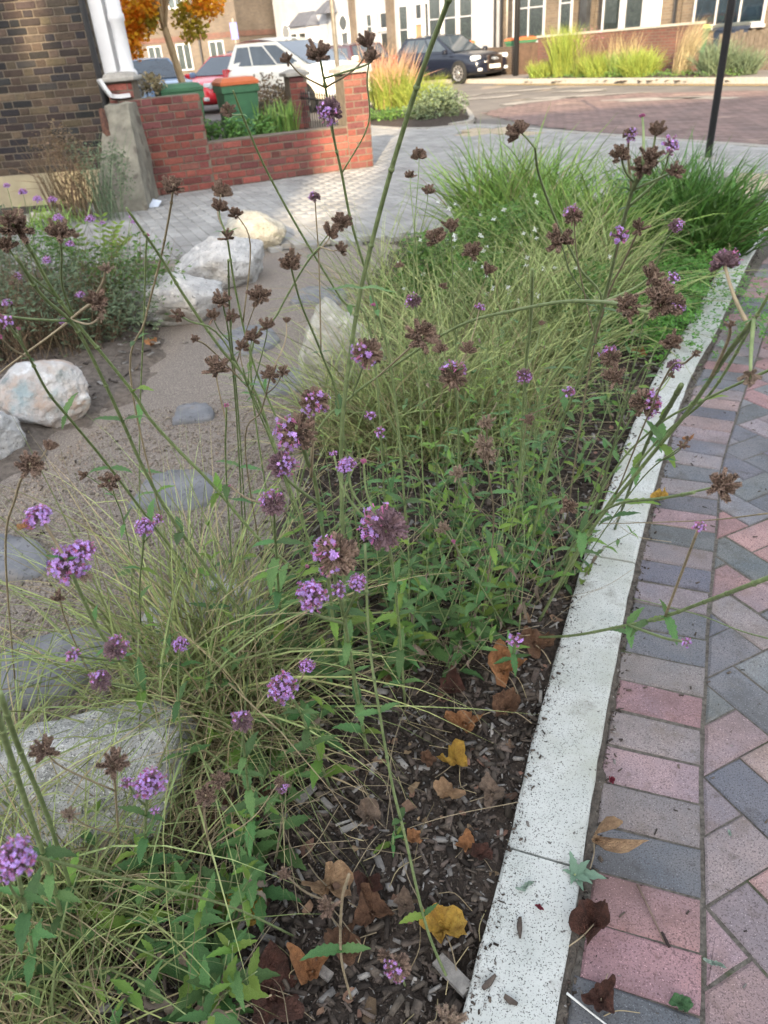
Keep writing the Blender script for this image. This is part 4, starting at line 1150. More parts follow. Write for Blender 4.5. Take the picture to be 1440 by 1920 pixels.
def grass(name, label, cat, base, sets, group=None, parts=()):
    """a clump: sets of (material, n, radius, lengths, lean, bend, width, extra)"""
    t = thing(name, base, label, cat, group)
    for (pn, mat_, n, rad, Lr, lean, bend, width, kw) in sets:
        _sd[0] += 1
        V, Q = blades((0,0,0), n, rad, Lr, lean, bend, width, seed=_sd[0], **kw)
        put(pn, mesh_np(pn, V, Q, mat_), t, None, True)
    return t
def leafcloud(centres, n, size, spread, seed, aspect=.55, up=.3):
    """n small pointed leaves scattered in blobs about the centres (x,y,z,r)"""
    g = np.random.default_rng(seed); C = np.array(centres)
    w = C[:,3]**2; k = g.choice(len(C), n, p=w/w.sum())
    u = g.normal(size=(n,3)); u /= np.linalg.norm(u, axis=1)[:,None]
    p = C[k,:3]+u*(C[k,3]*g.random(n)**.45)[:,None]*np.array(spread)
    a = g.normal(size=(n,3)); a[:,2] = a[:,2]*.5-up*0; a /= np.linalg.norm(a, axis=1)[:,None]
    b = np.cross(a, g.normal(size=(n,3))); b /= np.linalg.norm(b, axis=1)[:,None]
    s = size*g.uniform(.6, 1.3, n)[:,None]
    V = np.stack([p, p+a*s*.5+b*s*aspect*.5, p+a*s, p+a*s*.5-b*s*aspect*.5], 1).reshape(-1,3)
    Q = np.arange(n*4).reshape(n,4)
    return V, Q
m_gpale = M("pale_feather_grass", (.37,.42,.18), (.19,.24,.085), .75, 30, island=.55, hue=.02, transl=.18)
m_gstraw = M("straw_grass", (.46,.385,.225), (.26,.21,.12), .8, 30, island=.5, hue=.015, transl=.15)
m_ggreen = M("green_grass", (.27,.40,.10), (.13,.24,.055), .6, 30, island=.5, hue=.02, transl=.2)
m_gdark = M("dark_green_grass", (.13,.26,.06), (.06,.14,.032), .5, 30, island=.5, hue=.015, transl=.15)
m_lime = M("lime_shrub_leaf", (.34,.40,.08), (.17,.23,.045), .7, 20, island=.35, hue=.02, transl=.35)
m_green = M("mid_green_leaf", (.14,.25,.06), (.08,.16,.04), .6, 20, island=.35, hue=.02, transl=.3)
m_greyleaf = M("grey_green_leaf", (.17,.22,.13), (.10,.14,.08), .7, 20, island=.3, hue=.02, transl=.2)
m_pinkplume = M("pink_grass_plume", (.58,.34,.22), (.42,.27,.16), .8, 20, island=.3, hue=.02, transl=.4)
m_plume = M("straw_plume", (.46,.38,.20), (.32,.26,.13), .8, 20, island=.3, transl=.4)
m_pinkfl = M("pink_flower", (.55,.20,.30), (.40,.13,.22), .7, 20, island=.3)
m_weed = M("dry_weed", (.20,.14,.085), (.11,.08,.05), .9, 20, island=.35, hue=.02)
m_white_fl = M("white_petal", (.82,.82,.80), (.70,.72,.68), .6, 20, transl=.3)
m_bark = M("pale_bark", (.50,.37,.22), (.34,.25,.14), .85, 9, bump=.4)
m_orange = M("orange_leaf", (.88,.50,.04), (.78,.33,.02), .6, 1.4, 3, island=.3, hue=.025, transl=.4)
m_yellowleaf = M("yellow_leaf", (.66,.50,.06), (.42,.38,.06), .6, 1.4, 3, island=.3, hue=.02, transl=.4)

# street bed on the build-out, mid distance
def pgrass(px, label, sets, name="grass_clump", group="grass clumps in the street beds"): return grass(name, label, "grass", px, sets, group)
pgrass((0.971,18.827,0), "tall gold-green grass with salmon plumes next to the corner pier", [
    ("blades", m_lime, 1500, .45, (.5,1.0), (.05,.55), (.3,1.1), .012, {}), ("plumes", m_pinkplume, 170, .40, (.8,1.35), (.05,.45), (.2,.7), .022, {})])
pgrass((1.522,18.254,0), "rounded lime grass mound right of the salmon plumed grass", [
    ("blades", m_lime, 1500, .5, (.4,.8), (.05,.8), (.3,1.1), .012, {})])
pgrass((0.84,22.635,0), "salmon plumed grass at the back of the street bed", [
    ("blades", m_lime, 700, .5, (.5,.9), (.05,.6), (.3,1.0), .014, {}), ("plumes", m_pinkplume, 190, .5, (.9,1.5), (.05,.4), (.2,.7), .026, {})])
V1, Q1 = leafcloud([(0,0,.25,.45),(.35,.1,.22,.35),(-.3,-.2,.15,.3)], 2600, .06, (1,1,.7), 5)
t = thing("shrub", (1.581,15.959,0), "low grey-green shrub at the pavement end of the street bed", "shrub")
put("foliage", mesh_np("foliage", V1, Q1, m_greyleaf), t, None, True)
V1, Q1 = leafcloud([(0,0,.1,.35),(.5,.1,.1,.3),(-.5,.2,.1,.35)], 1500, .06, (1,1,.4), 6)
t = thing("ground_plant", (0.773,16.228,0), "dark green low ground plant beside foot of the corner pier", "plant")
put("foliage", mesh_np("foliage", V1, Q1, m_green), t, None, True)

# far bed across the street
def fb(s, w):     # along and across the far bed
    a = np.array([5.75,26.3]); b = np.array([9.25,20.6]); p = a+(b-a)*s+np.array([.5,.32])*w; return (float(p[0]), float(p[1]), .02)
far_sets = [
 (.03,.2,"low lime green tuft at the left end of the far bed", [("blades", m_lime, 700, .4, (.3,.6), (.05,.8), (.3,1.0), .014, {})]),
 (.14,.5,"tall upright lime shrub near the left end of the far bed", [("blades", m_lime, 1200, .35, (.6,1.5), (.02,.35), (.1,.6), .016, {})]),
 (.27,.6,"pink flowering stems above lime leaves in the far bed", [("blades", m_lime, 500, .4, (.4,.8), (.02,.5), (.2,.8), .014, {}), ("flower_stems", m_weed, 90, .4, (.9,1.4), (.02,.3), (.1,.4), .012, {}), ("flowers", m_pinkfl, 0, 0, (0,0), (0,0), (0,0), 0, None)]),
 (.36,.3,"lime mound before the pink stems in the far bed", [("blades", m_lime, 900, .4, (.35,.75), (.05,.8), (.3,1.0), .014, {})]),
 (.47,.6,"mixed green and straw grass in the middle of the far bed", [("blades", m_ggreen, 700, .4, (.4,.8), (.05,.6), (.3,.9), .014, {}), ("plumes", m_plume, 120, .4, (.8,1.2), (.05,.4), (.2,.6), .016, {})]),
 (.58,.3,"round bright green grass right of the middle of the far bed", [("blades", m_lime, 1200, .42, (.4,.85), (.05,.9), (.3,1.0), .013, {})]),
 (.76,.5,"wispy straw coloured plume grass in the far bed", [("blades", m_gstraw, 380, .22, (.9,1.5), (.02,.35), (.3,1.1), .010, {"az": -.6, "az_spread": 1.2})]),
 (.93,.4,"blue-green strappy clump at the black post end of the far bed", [("blades", m_greyleaf, 900, .4, (.5,.95), (.05,.9), (.3,.9), .018, {})]),
 (1.02,.8,"small dark clump right of the black post in the far bed", [("blades", m_greyleaf, 500, .3, (.4,.7), (.05,.9), (.3,.9), .018, {})]),
]
for s_, w_, lab, sets in far_sets:
    st_ = [x for x in sets if x[8] is not None]
    t = grass("bed_plant", lab, "plant", fb(s_, w_), st_, "plants in the far bed")
    if len(st_) != len(sets):
        V1, Q1 = leafcloud([(0,0,1.0,.4)], 110, .035, (1.2,1.2,.6), 8); put("flowers", mesh_np("flowers", V1, Q1, m_pinkfl), t, None, True)["kind"] = "stuff"
_V, _Q = leafcloud([(fb(s_,.15)[0], fb(s_,.15)[1], .05, .3) for s_ in np.linspace(.02,1.0,14)], 2600, .05, (1.3,1.3,.4), 9)
o = put("ground_cover", mesh_np("ground_cover", _V, _Q, m_green)); tag(o, "low green ground cover along the far bed", "ground cover", None, "stuff")

# garden plants behind the wall, bramble by the wall end
grass("strappy_plant", "upright sword leaved green plant behind the low garden wall", "plant", (-1.019,11.2,0.393), [
    ("leaves", m_ggreen, 90, .30, (.25,.44), (.0,.35), (.1,.5), .03, {}), ("dark_leaves", m_gdark, 50, .3, (.2,.4), (.0,.4), (.1,.5), .03, {})])
V1, Q1 = leafcloud([(0,0,.12,.2),(.35,.05,.1,.2),(-.3,-.03,.12,.18),(-.45,0,.3,.12)], 1500, .05, (1,1,.8), 15)
t = thing("trailing_plant", (-1.49,10.4,0.418), "dark trailing plant spilling over the step of the garden wall", "plant")
put("foliage", mesh_np("foliage", V1, Q1, m_gdark), t, None, True)
t = thing("dry_shrub", (-2.428,10.3,1.026), "dry straw coloured shrub behind the white coping", "shrub")
V1, Q1 = leafcloud([(0,0,.05,.15),(.12,0,.08,.12)], 500, .05, (1,1,.9), 16); put("foliage", mesh_np("foliage", V1, Q1, m_gstraw), t, None, True)
t = thing("pittosporum_bush", (-1.231,12.6,0.515), "small dark bush with pale stems beside the green bin", "shrub")
V1, Q1 = leafcloud([(0,0,.25,.3),(.25,.1,.15,.25)], 900, .05, (1,1,1), 17); put("foliage", mesh_np("foliage", V1, Q1, m_weed), t, None, True)
# weeds against the dark house
for i, (px_, lab, mt_) in enumerate((((-3.085,8.377,0), "dry brown seeding weed against the cream plinth", m_weed), ((-2.792,8.151,0), "rusty dry weed left of the stub wall", m_weed), ((-2.546,8.053,0), "pale green weed with seed heads against the stub wall", m_greyleaf))):
    t = grass("tall_weed", lab, "weed", px_, [("stems", mt_, 60, .16, (.5,.95), (.02,.3), (.1,.5), .010, {})], "weeds along the house wall")
    V1, Q1 = leafcloud([(random.uniform(-.25,.25), random.uniform(-.1,.1), random.uniform(.15,.85), .11) for k in range(12)], 900, .028, (1,1,1.3), 20+i); put("seed_heads", mesh_np("seed_heads", V1, Q1, mt_), t, None, True)
t = thing("verge_plants", (-3.322,8.016,0), "green verge of low grass and weeds along the foot of the dark house", "plant")
V1, Q1 = join([blades((x,0,0), 90, .3, (.1,.3), (.0,.9), (.2,.9), .012, seed=40+i) for i, x in enumerate((-1.6,-1.1,-.6,-.1,.3))]); put("blades", mesh_np("blades", V1, Q1, m_ggreen), t, None, True)

# ------------------------------------------------------------------ autumn street tree
def limbed_tree(base, h, lean, label):
    t = thing("street_tree", base, label, "tree")
    mb = MB(); top = Vector((lean, 0, h*.42))
    mb.tube(spline([(0,0,-.1),(lean*.4,0,h*.18),tuple(top)], 4), [.065+.02*(1-k/8) for k in range(9)], 8)
    tips = []
    for k in range(11):
        a = k*2.4; r_ = random.uniform(.5,1.1); e = top+Vector((math.cos(a)*r_, math.sin(a)*r_, h*random.uniform(.18,.5)))
        mid = top.lerp(e, .5)+Vector((0,0,.15)); mb.tube(spline([tuple(top-Vector((0,0,.1*(k % 3)))), tuple(mid), tuple(e)], 4), [.035-.003*j for j in range(9)], 6); tips.append(e)
        for q in range(3):
            e2 = mid.lerp(e, random.uniform(.3,.9))+Vector((random.uniform(-.5,.5), random.uniform(-.5,.5), random.uniform(-.1,.45)))
            mb.tube([tuple(mid.lerp(e,.3)), tuple(e2)], [.014,.005], 5); tips.append(e2)
    mb.build("trunk", m_bark, None, True); tr = bpy.data.objects["trunk"]; tr.parent = t
    return t, tips, top
tb = (-3.259,17.5,0.918)
tree, tips, top = limbed_tree((tb[0], tb[1], 0), 4.6, -.28, "slim street tree with orange and yellow autumn leaves behind the garden wall")
blobs_o = []; blobs_y = []
def crown_pt(px): return (px[0]-tb[0], px[1]-tb[1], px[2])
for q in ((-4.287,17.6,2.157), (-4.065,17.3,1.919), (-4.346,17.6,1.722), (-4.206,17.2,1.554), (-3.931,17.8,2.095), (-3.784,17.2,2.212), (-4.324,17.2,1.935), (-3.786,18,2.223), (-4.09,17.9,1.886), (-2.686,17.4,2.171), (-2.614,17.7,2.151)):
    p = crown_pt(q); blobs_o.append((*p, .30))
for q in ((-3.104,17.6,2.077), (-2.94,17.4,1.845), (-3.118,17.8,1.684), (-2.886,17.9,2.115), (-3.244,17.9,1.936), (-3.754,17.3,1.924), (-2.824,17.4,1.75)):
    p = crown_pt(q); blobs_y.append((*p, .19))
for e in tips:
    if e.z > 2.6: (blobs_o if random.random() < .65 else blobs_y).append((e.x, e.y, e.z, random.uniform(.2,.3)))
V1, Q1 = leafcloud(blobs_o, 9000, .095, (1,1,.9), 31, .8); put("crown", mesh_np("crown", V1, Q1, m_orange), tree, None, True)
V1, Q1 = leafcloud(blobs_y, 3200, .095, (1,1,.9), 32, .8); put("yellow_crown", mesh_np("yellow_crown", V1, Q1, m_yellowleaf), tree, None, True)

# ------------------------------------------------------------------ verbena: shared flower heads, leaves
m_stem = M("verbena_stem", (.27,.33,.15), (.14,.19,.075), .5, 60, objr=.25)
m_stemdry = M("dry_stem", (.38,.31,.20), (.24,.19,.125), .8, 60, objr=.25)
m_deadhead = M("dead_flower_head", (.31,.215,.16), (.125,.086,.064), .95, 260, island=.65, hue=.012, world_space=False)
m_deadpale = M("pale_dead_flower_head", (.38,.29,.215), (.19,.14,.105), .95, 260, island=.4, hue=.012, world_space=False)
m_calyx = M("verbena_calyx", (.27,.17,.19), (.14,.09,.095), .9, 200, island=.4, hue=.03, world_space=False)
m_floret = M("verbena_floret", (.62,.40,.80), (.50,.28,.68), .6, 60, island=.4, hue=.03, transl=.3, world_space=False)
m_bud = M("verbena_bud", (.52,.17,.32), (.36,.11,.20), .7, 60, island=.3, hue=.02, world_space=False)
m_vleaf = M("verbena_leaf", (.125,.24,.075), (.062,.14,.045), .5, 40, bump=.35, bscale=160, objr=.38, hue=.02, transl=.15, world_space=False)
m_vleafl = M("young_verbena_leaf", (.21,.33,.065), (.13,.23,.04), .5, 40, bump=.3, bscale=160, objr=.25, hue=.02, transl=.3, world_space=False)
m_dryleaf = M("withered_leaf", (.26,.21,.16), (.14,.11,.085), .9, 40, objr=.3, hue=.015, bump=.3, world_space=False)

def dirs(n, g, zmin=-.1, jit=.15):
    """n directions spread over the upper dome"""
    out = []
    for i in range(n):
        z = 1-(1-zmin)*(i+.5)/n; a = i*2.39996+g.random()*.6; r_ = math.sqrt(max(0, 1-z*z))
        v = Vector((r_*math.cos(a), r_*math.sin(a), z))+Vector(g.normal(0, jit, 3)); out.append(v.normalized())
    return out
def spike(V, F, o, d, L, w, g, rings, per):
    """one seed spike: a slim core with rings of small pointed bracts"""
    a = Vector((1,0,0)) if abs(d.x) < .8 else Vector((0,1,0))
    n1 = (a-d*a.dot(d)).normalized(); n2 = d.cross(n1)
    b = len(V); core = []
    for k in range(5):
        t = k/4; r_ = w*.42*(.55+.9*t-.95*t**3)
        for q in range(5):
            an = q*1.2566; V.append(o+d*(L*t)+n1*(r_*math.cos(an))+n2*(r_*math.sin(an)))
    for k in range(4):
        for q in range(5): F.append((b+k*5+q, b+k*5+(q+1)%5, b+k*5+5+(q+1)%5, b+k*5+5+q))
    for k in range(rings):
        t = (k+.3)/rings
        r_ = w*.40*(.55+.9*t-.95*t**3)
        for q in range(per):
            an = (q+.5*(k % 2))*2*math.pi/per+g.normal(0,.15)
            e = n1*math.cos(an)+n2*math.sin(an); s_ = d.cross(e)
            p = o+d*(L*t)+e*r_; tip = p+(e*.75+d*.8).normalized()*w*g.uniform(.28,.5); bw = w*.15
            b = len(V); V += [p+s_*bw-d*bw*.5, p-s_*bw-d*bw*.5, tip, p+d*w*.22]
            F += [(b,b+1,b+2),(b+1,b+3,b+2),(b+3,b,b+2)]
def tri_mesh(name, V, F, mats, mi=None):
    me = bpy.data.meshes.new(name); me.from_pydata([tuple(v) for v in V], [], F); setmats(me, mats)
    if mi: me.polygons.foreach_set("material_index", mi)
    me.update(); return me
def head_dead(seed, mat_, flat=False):
    """unit wide spent head: a fan of seed spikes on short stalks"""
    g = np.random.default_rng(seed); V = []; F = []
    n = int(g.integers(13, 21)); zmin = .3 if flat else -.12
    for d in dirs(n, g, zmin, .22):
        st = d*g.uniform(.05,.12); L = g.uniform(.30,.50); w = g.uniform(.13,.18)
        d2 = (d+Vector((0,0,.6))+Vector(g.normal(0,.12,3))).normalized()
        spike(V, F, st, d2, L, w, g, 10, 6)
    return tri_mesh("flower_head", V, F, mat_)
def head_calyx(seed, n, zmin, mat_, Lr=(.20,.30), wr=(.09,.12)):
    g = np.random.default_rng(seed); V = []; F = []; tips = []
    for d in dirs(n, g, zmin, .10):
        L = g.uniform(*Lr); st = d*.12; spike(V, F, st, d, L, g.uniform(*wr), g, 4, 5); tips.append((st+d*L, d))
    return tri_mesh("flower_head", V, F, mat_), tips
def florets(tips, seed, per=3, size=.085, keep=1.0, budshare=.15, sel=None):
    """five lobed florets standing on the tips"""
    g = np.random.default_rng(seed); V = []; F = []; mi = []
    for (p, d) in tips:
        if g.random() > keep or (sel and not sel(p, d)): continue
        for k in range(per):
            dd = (d+Vector(g.normal(0,.30,3))).normalized()
            a = Vector((1,0,0)) if abs(dd.x) < .8 else Vector((0,1,0)); n1 = (a-dd*a.dot(dd)).normalized(); n2 = dd.cross(n1)
            c = p+Vector(g.normal(0,.045,3))+dd*g.uniform(.03,.08); s_ = size*g.uniform(.75,1.2)
            bud = g.random() < budshare; m_ = 1 if bud else 0
            b = len(V); r0 = s_*.17
            base = c-dd*s_*1.3
            for q in range(3):
                an = q*2.0944; e = n1*math.cos(an)+n2*math.sin(an); V += [base+e*r0*.6, c+e*r0*(1.7 if bud else 1)]
            for q in range(3): F.append((b+2*q, b+2*((q+1)%3), b+2*((q+1)%3)+1, b+2*q+1)); mi.append(1)
            if bud:
                V.append(c+dd*s_*.35); t_ = len(V)-1
                for q in range(3): F.append((b+2*q+1, b+2*((q+1)%3)+1, t_)); mi.append(1)
                continue
            an0 = g.random()*6.28; b = len(V); V.append(c)
            for q in range(5):
                an = an0+q*1.2566
                e = n1*math.cos(an)+n2*math.sin(an); s2 = dd.cross(e)
                V += [c+e*s_*.34+s2*s_*.20, c+e*s_*.62+s2*s_*.16+dd*s_*.04, c+e*s_*.62-s2*s_*.16+dd*s_*.04, c+e*s_*.34-s2*s_*.20]
                k4 = b+1+4*q; F.append((b, k4, k4+1, k4+2)); F.append((b, k4+2, k4+3)); mi += [0,0]
    return tri_mesh("florets", V, F, [m_floret, m_bud], mi)
HEADS = {"dead": [], "pale": [], "bloom": [], "mixed": [], "bud": [], "small": []}
for s_ in range(12): HEADS["dead"].append((head_dead(200+s_, m_deadhead, s_ % 3 == 0), None))
for s_ in range(3): HEADS["pale"].append((head_dead(230+s_, m_deadpale), None))
for s_ in range(4):
    me, tips = head_calyx(240+s_, 46, -.05, m_calyx); HEADS["bloom"].append((me, florets(tips, 250+s_, 4, .085)))
for s_ in range(5):
    me, tips = head_calyx(260+s_, 62, -.25, m_deadhead if s_ % 2 else m_calyx, (.27,.36), (.10,.13))
    ax = Vector((math.cos(s_), math.sin(s_), .5))
    HEADS["mixed"].append((me, florets(tips, 270+s_, 2, .085, .95, .25, lambda p, d, ax=ax: d.dot(ax) > (.52 if s_ < 3 else .3))))
for s_ in range(3):
    me, tips = head_calyx(280+s_, 12, .2, m_calyx, (.28,.38), (.16,.2)); HEADS["small"].append((me, florets(tips, 285+s_, 3, .16, 1, .3)))
for s_ in range(2):
    me, tips = head_calyx(290+s_, 9, .3, m_bud, (.30,.42), (.2,.26)); HEADS["bud"].append((me, None))

def leaf_mesh(seed, teeth=6, wid=.17, droop=.5, mat_=None, fold=.25, name="leaf"):
    """unit long toothed lance leaf, folded along the midrib, drooping"""
    g = np.random.default_rng(seed); V = []; F = []
    n = teeth*2
    for i in range(n+1):
        t = i/n
        w = wid*(math.sin(math.pi*min(1, t*.93+.07)**.8))**.9*(1-.15*t)+.006
        if i % 2 == 1 and 0 < i < n: w *= 1.20
        elif 0 < i < n: w *= .86
        x = t*math.cos(droop*t*.6); z = -droop*t*t*.5+.02*math.sin(9*t+seed)
        dz = w*fold
        V += [(x, w, z+dz+g.normal(0,.004)), (x, w*.5, z+dz*.42), (x, 0, z-.004), (x, -w*.5, z+dz*.42), (x, -w, z+dz+g.normal(0,.004))]
    for i in range(n):
        for k in range(4): F.append((i*5+k, i*5+k+1, i*5+5+k+1, i*5+5+k))
    me = tri_mesh(name, V, F, mat_ or m_vleaf); me.polygons.foreach_set("use_smooth", [True]*len(me.polygons)); return me
LEAVES = [leaf_mesh(300+i, 6, .14+.02*(i % 3), .25+.25*i, m_vleaf) for i in range(4)]
YLEAVES = [leaf_mesh(310+i, 5, .17, .2+.3*i, m_vleafl) for i in range(3)]
DLEAVES = [leaf_mesh(320+i, 5, .15, 1.6+.5*i, m_dryleaf, .8) for i in range(3)]
def frame(d, up=Vector((0,0,1)), spin=0.0):
    d = d.normalized(); s_ = up.cross(d)
    if s_.length < 1e-3: s_ = Vector((1,0,0))
    s_.normalize(); u_ = d.cross(s_)
    m = Matrix((d, s_, u_)).transposed().to_4x4()
    return m @ Matrix.Rotation(spin, 4, 'X')
def put_leaf(t, p, d, size, pool, spin=0.0, rnd=None):
    me = random.choice(pool)
    m = frame(d, spin=spin); m = m @ Matrix.Diagonal((size, size, size, 1)); m.translation = p
    return put("leaf", me, t, m)
def put_head(t, p, d, size, kind):
    pool = HEADS[kind]; me, fl = random.choice(pool)
    d = d.normalized()
    q = Vector((0,0,1)).rotation_difference(d)
    s_ = size*random.uniform(.98, 1.12)
    m = q.to_matrix().to_4x4() @ Matrix.Rotation(random.uniform(0, 6.28), 4, 'Z') @ Matrix.Diagonal((s_, s_, s_, 1))
    m.translation = Vector(p)-d*size*.28
    h = put("flower_head", me, t, m)
    if fl is not None: put("florets", fl, h, None, True)
    return h
def verbena(data, label, dry=False, leaf_from=.08, leaf_to=.8, lsize=(.075,.025), name="verbena_plant", group=None):
    main = spline(data["main"], 6); base = data["main"][0]
    t = thing(name, base, label, "verbena", group)
    mt = m_stemdry if dry else m_stem
    n = len(main); r0, r1 = (data["r"][0]*1.12, data["r"][1]*1.15)
    mb = MB(); mb.tube(main, [r0+(r1-r0)*k/(n-1) for k in range(n)], 7)
    L = 0
    seglen = [0]
    for a, b in zip(main[:-1], main[1:]): L += math.dist(a, b); seglen.append(L)
    # joints on the stem
    def at(u):
        s_ = u*L
        for k in range(n-1):
            if seglen[k+1] >= s_:
                f = (s_-seglen[k])/max(seglen[k+1]-seglen[k], 1e-9); return Vector(main[k]).lerp(Vector(main[k+1]), f), (Vector(main[k+1])-Vector(main[k])).normalized()
        return Vector(main[-1]), (Vector(main[-1])-Vector(main[-2])).normalized()
    nn = data["leaves"]
    for k in range(max(3, int(L/.13))):
        p, d = at((k+.5)/max(3, int(L/.13))); rr = (r0+(r1-r0)*.5)*1.35
        mb.tube([tuple(p-d*.004), tuple(p), tuple(p+d*.004)], [rr*.75, rr, rr*.75], 6)
    mb.build("stem", mt, t, True)
    for br, kind, size in data["br"]:
        if br is None:
            put_head(t, main[-1], (Vector(main[-1])-Vector(main[-3])).normalized()+Vector((0,0,.3)), size, kind); continue
        P = spline(br, 5); rb = max(.0009, r1*.72)
        mb = MB(); mb.tube(P, [rb*1.25-(rb*.45)*k/(len(P)-1) for k in range(len(P))], 6); mb.build("flower_stalk", mt if random.random() < .7 else m_stemdry, t, True)
        put_head(t, P[-1], (Vector(P[-1])-Vector(P[-3])).normalized()+Vector((0,0,.35)), size, kind)
        b0 = Vector(P[0]); d0 = (Vector(P[1])-b0).normalized()
        if random.random() < .6 and nn:
            for sg in (-1, 1): put_leaf(t, b0, (d0*.4+Vector((sg*random.uniform(.4,1), random.uniform(-.5,.5), .1))), random.uniform(.012,.03), LEAVES)
    for k in range(nn):
        u = leaf_from+(leaf_to-leaf_from)*(k+.5)/nn; p, d = at(u)
        a = k*1.57+random.uniform(-.3,.3); e = Vector((math.cos(a), math.sin(a), 0)); e = (e-d*e.dot(d)).normalized()
        sz = lsize[0]+(lsize[1]-lsize[0])*u
        for sg in (-1, 1):
            if random.random() < .08: continue
            put_leaf(t, p, e*sg+d*random.uniform(.3,.9), sz*random.uniform(.7,1.25), LEAVES if random.random() < .82 else YLEAVES)
    return t

# each entry: root on the bed, depth of the tip, main stem, heads
V_ = []
def vb(label, data, **k): V_.append(verbena(data, label, **k))
vb("tall unbranched verbena stem running up out of the top of the picture", {"main":[(-0.129,1.285,-0.03),(-0.086,1.326,0.563),(-0.069,1.32,0.725),(-0.042,1.306,0.862),(-0.008,1.277,1.005),(0.039,1.226,1.156),(0.078,1.163,1.271),(0.104,1.106,1.343),(0.124,1.05,1.395),(0.134,0.996,1.435)],"r":(0.0042,0.0026),"leaves":5,"br":[]}, leaf_from=.03, leaf_to=.3)
vb("verbena in the centre with a big half faded round head of lilac tips", {"main":[(-0.083,1.135,-0.03),(-0.08,0.979,0.411),(-0.073,0.839,0.676),(-0.071,0.773,0.776),(-0.057,0.703,0.867)],"r":(0.0034,0.0024),"leaves":5,"br":[(None,"mixed",0.0593),([(-0.076,0.889,0.592),(-0.101,0.743,0.74),(-0.089,0.658,0.841)],"bloom",0.0350),([(-0.074,0.864,0.634),(-0.07,0.792,0.714),(-0.061,0.692,0.817)],"small",0.0177),([(-0.075,0.877,0.613),(-0.048,0.762,0.748),(-0.038,0.689,0.829)],"bloom",0.0213)]})
vb("verbena with a large faded head beside the gravel path, yellowing stem below", {"main":[(-0.146,1.34,-0.03),(-0.11,1.078,0.684),(-0.108,0.967,0.849),(-0.107,0.891,0.938)],"r":(0.0034,0.0026),"leaves":4,"br":[(None,"mixed",0.0561),([(-0.109,1.005,0.796),(-0.089,0.94,0.913),(-0.079,0.895,0.978)],"mixed",0.0416),([(-0.11,1.06,0.713),(-0.137,0.946,0.827),(-0.135,0.887,0.891)],"mixed",0.0419)]})
vb("verbena with one flat pink tipped head left of the central stem", {"main":[(-0.306,1.494,-0.03),(-0.236,1.244,0.402),(-0.183,1.02,0.686),(-0.151,0.874,0.836)],"r":(0.0026,0.0016),"leaves":7,"br":[(None,"mixed",0.0392),([(-0.156,0.899,0.812),(-0.192,0.902,0.828),(-0.215,0.909,0.847)],"bud",0.0068),([(-0.242,1.266,0.368),(-0.166,1.041,0.567),(-0.113,0.83,0.753)],"bud",0.0067)]}, lsize=(.08,.05))
vb("verbena with brown heart shaped head and lilac rim right of centre", {"main":[(0.013,1.27,-0.03),(0.011,1.095,0.387),(0.006,0.924,0.673),(0,0.793,0.839)],"r":(0.0028,0.0018),"leaves":4,"br":[(None,"mixed",0.0618),([(0.002,0.849,0.772),(-0.048,0.846,0.852),(-0.059,0.847,0.917)],"small",0.0103),([(0.001,0.827,0.8),(-0.036,0.824,0.864),(-0.043,0.824,0.914)],"bloom",0.0243),([(0.002,0.849,0.772),(-0.02,0.843,0.851),(-0.021,0.838,0.908)],"bud",0.0110)]})
vb("verbena with tight lilac dome low in the middle of the bed", {"main":[(-0.168,1.056,-0.03),(-0.172,0.958,0.246),(-0.171,0.868,0.445),(-0.176,0.809,0.549)],"r":(0.0026,0.0016),"leaves":5,"br":[(None,"bloom",0.0459),([(-0.174,0.839,0.498),(-0.151,0.827,0.536),(-0.133,0.816,0.582)],"bloom",0.0248)]})
vb("leaning verbena with a cluster of three lilac heads over the flat stones", {"main":[(-0.536,1.18,-0.03),(-0.497,1.039,0.342),(-0.457,0.891,0.608),(-0.403,0.772,0.784),(-0.356,0.678,0.9)],"r":(0.0029,0.0020),"leaves":4,"br":[(None,"bloom",0.0468),([(-0.38,0.726,0.844),(-0.355,0.706,0.879),(-0.341,0.692,0.905)],"bloom",0.0288),([(-0.356,0.678,0.9),(-0.368,0.685,0.943),(-0.375,0.687,0.96)],"bloom",0.0345),([(-0.469,0.93,0.545),(-0.391,0.773,0.668),(-0.314,0.631,0.808)],"mixed",0.0276),([(-0.497,1.039,0.342),(-0.408,0.786,0.601),(-0.333,0.612,0.779)],"mixed",0.0252),([(-0.48,0.967,0.48),(-0.42,0.772,0.668),(-0.368,0.639,0.795)],"small",0.0159)]})
vb("verbena with a small lilac head before the gravel, left of the centre", {"main":[(-0.698,1.54,-0.03),(-0.535,1.254,0.396),(-0.393,0.989,0.696),(-0.325,0.847,0.831)],"r":(0.0020,0.0013),"leaves":3,"br":[(None,"bloom",0.0289),([(-0.376,0.954,0.731),(-0.343,0.914,0.775),(-0.312,0.869,0.827)],"small",0.0140)]})
vb("slender verbena with one small lilac head above the pale boulder", {"main":[(-0.494,1.087,-0.03),(-0.411,0.967,0.323),(-0.346,0.866,0.54),(-0.304,0.797,0.661)],"r":(0.0018,0.0011),"leaves":2,"br":[(None,"bloom",0.0223)]})
vb("verbena bearing a faded speckled head near the dry grass", {"main":[(-0.32,0.916,-0.03),(-0.28,0.842,0.242),(-0.237,0.751,0.488),(-0.214,0.7,0.601)],"r":(0.0022,0.0014),"leaves":6,"br":[(None,"mixed",0.0330),([(-0.286,0.855,0.198),(-0.217,0.744,0.369),(-0.169,0.65,0.52)],"mixed",0.0188)]})
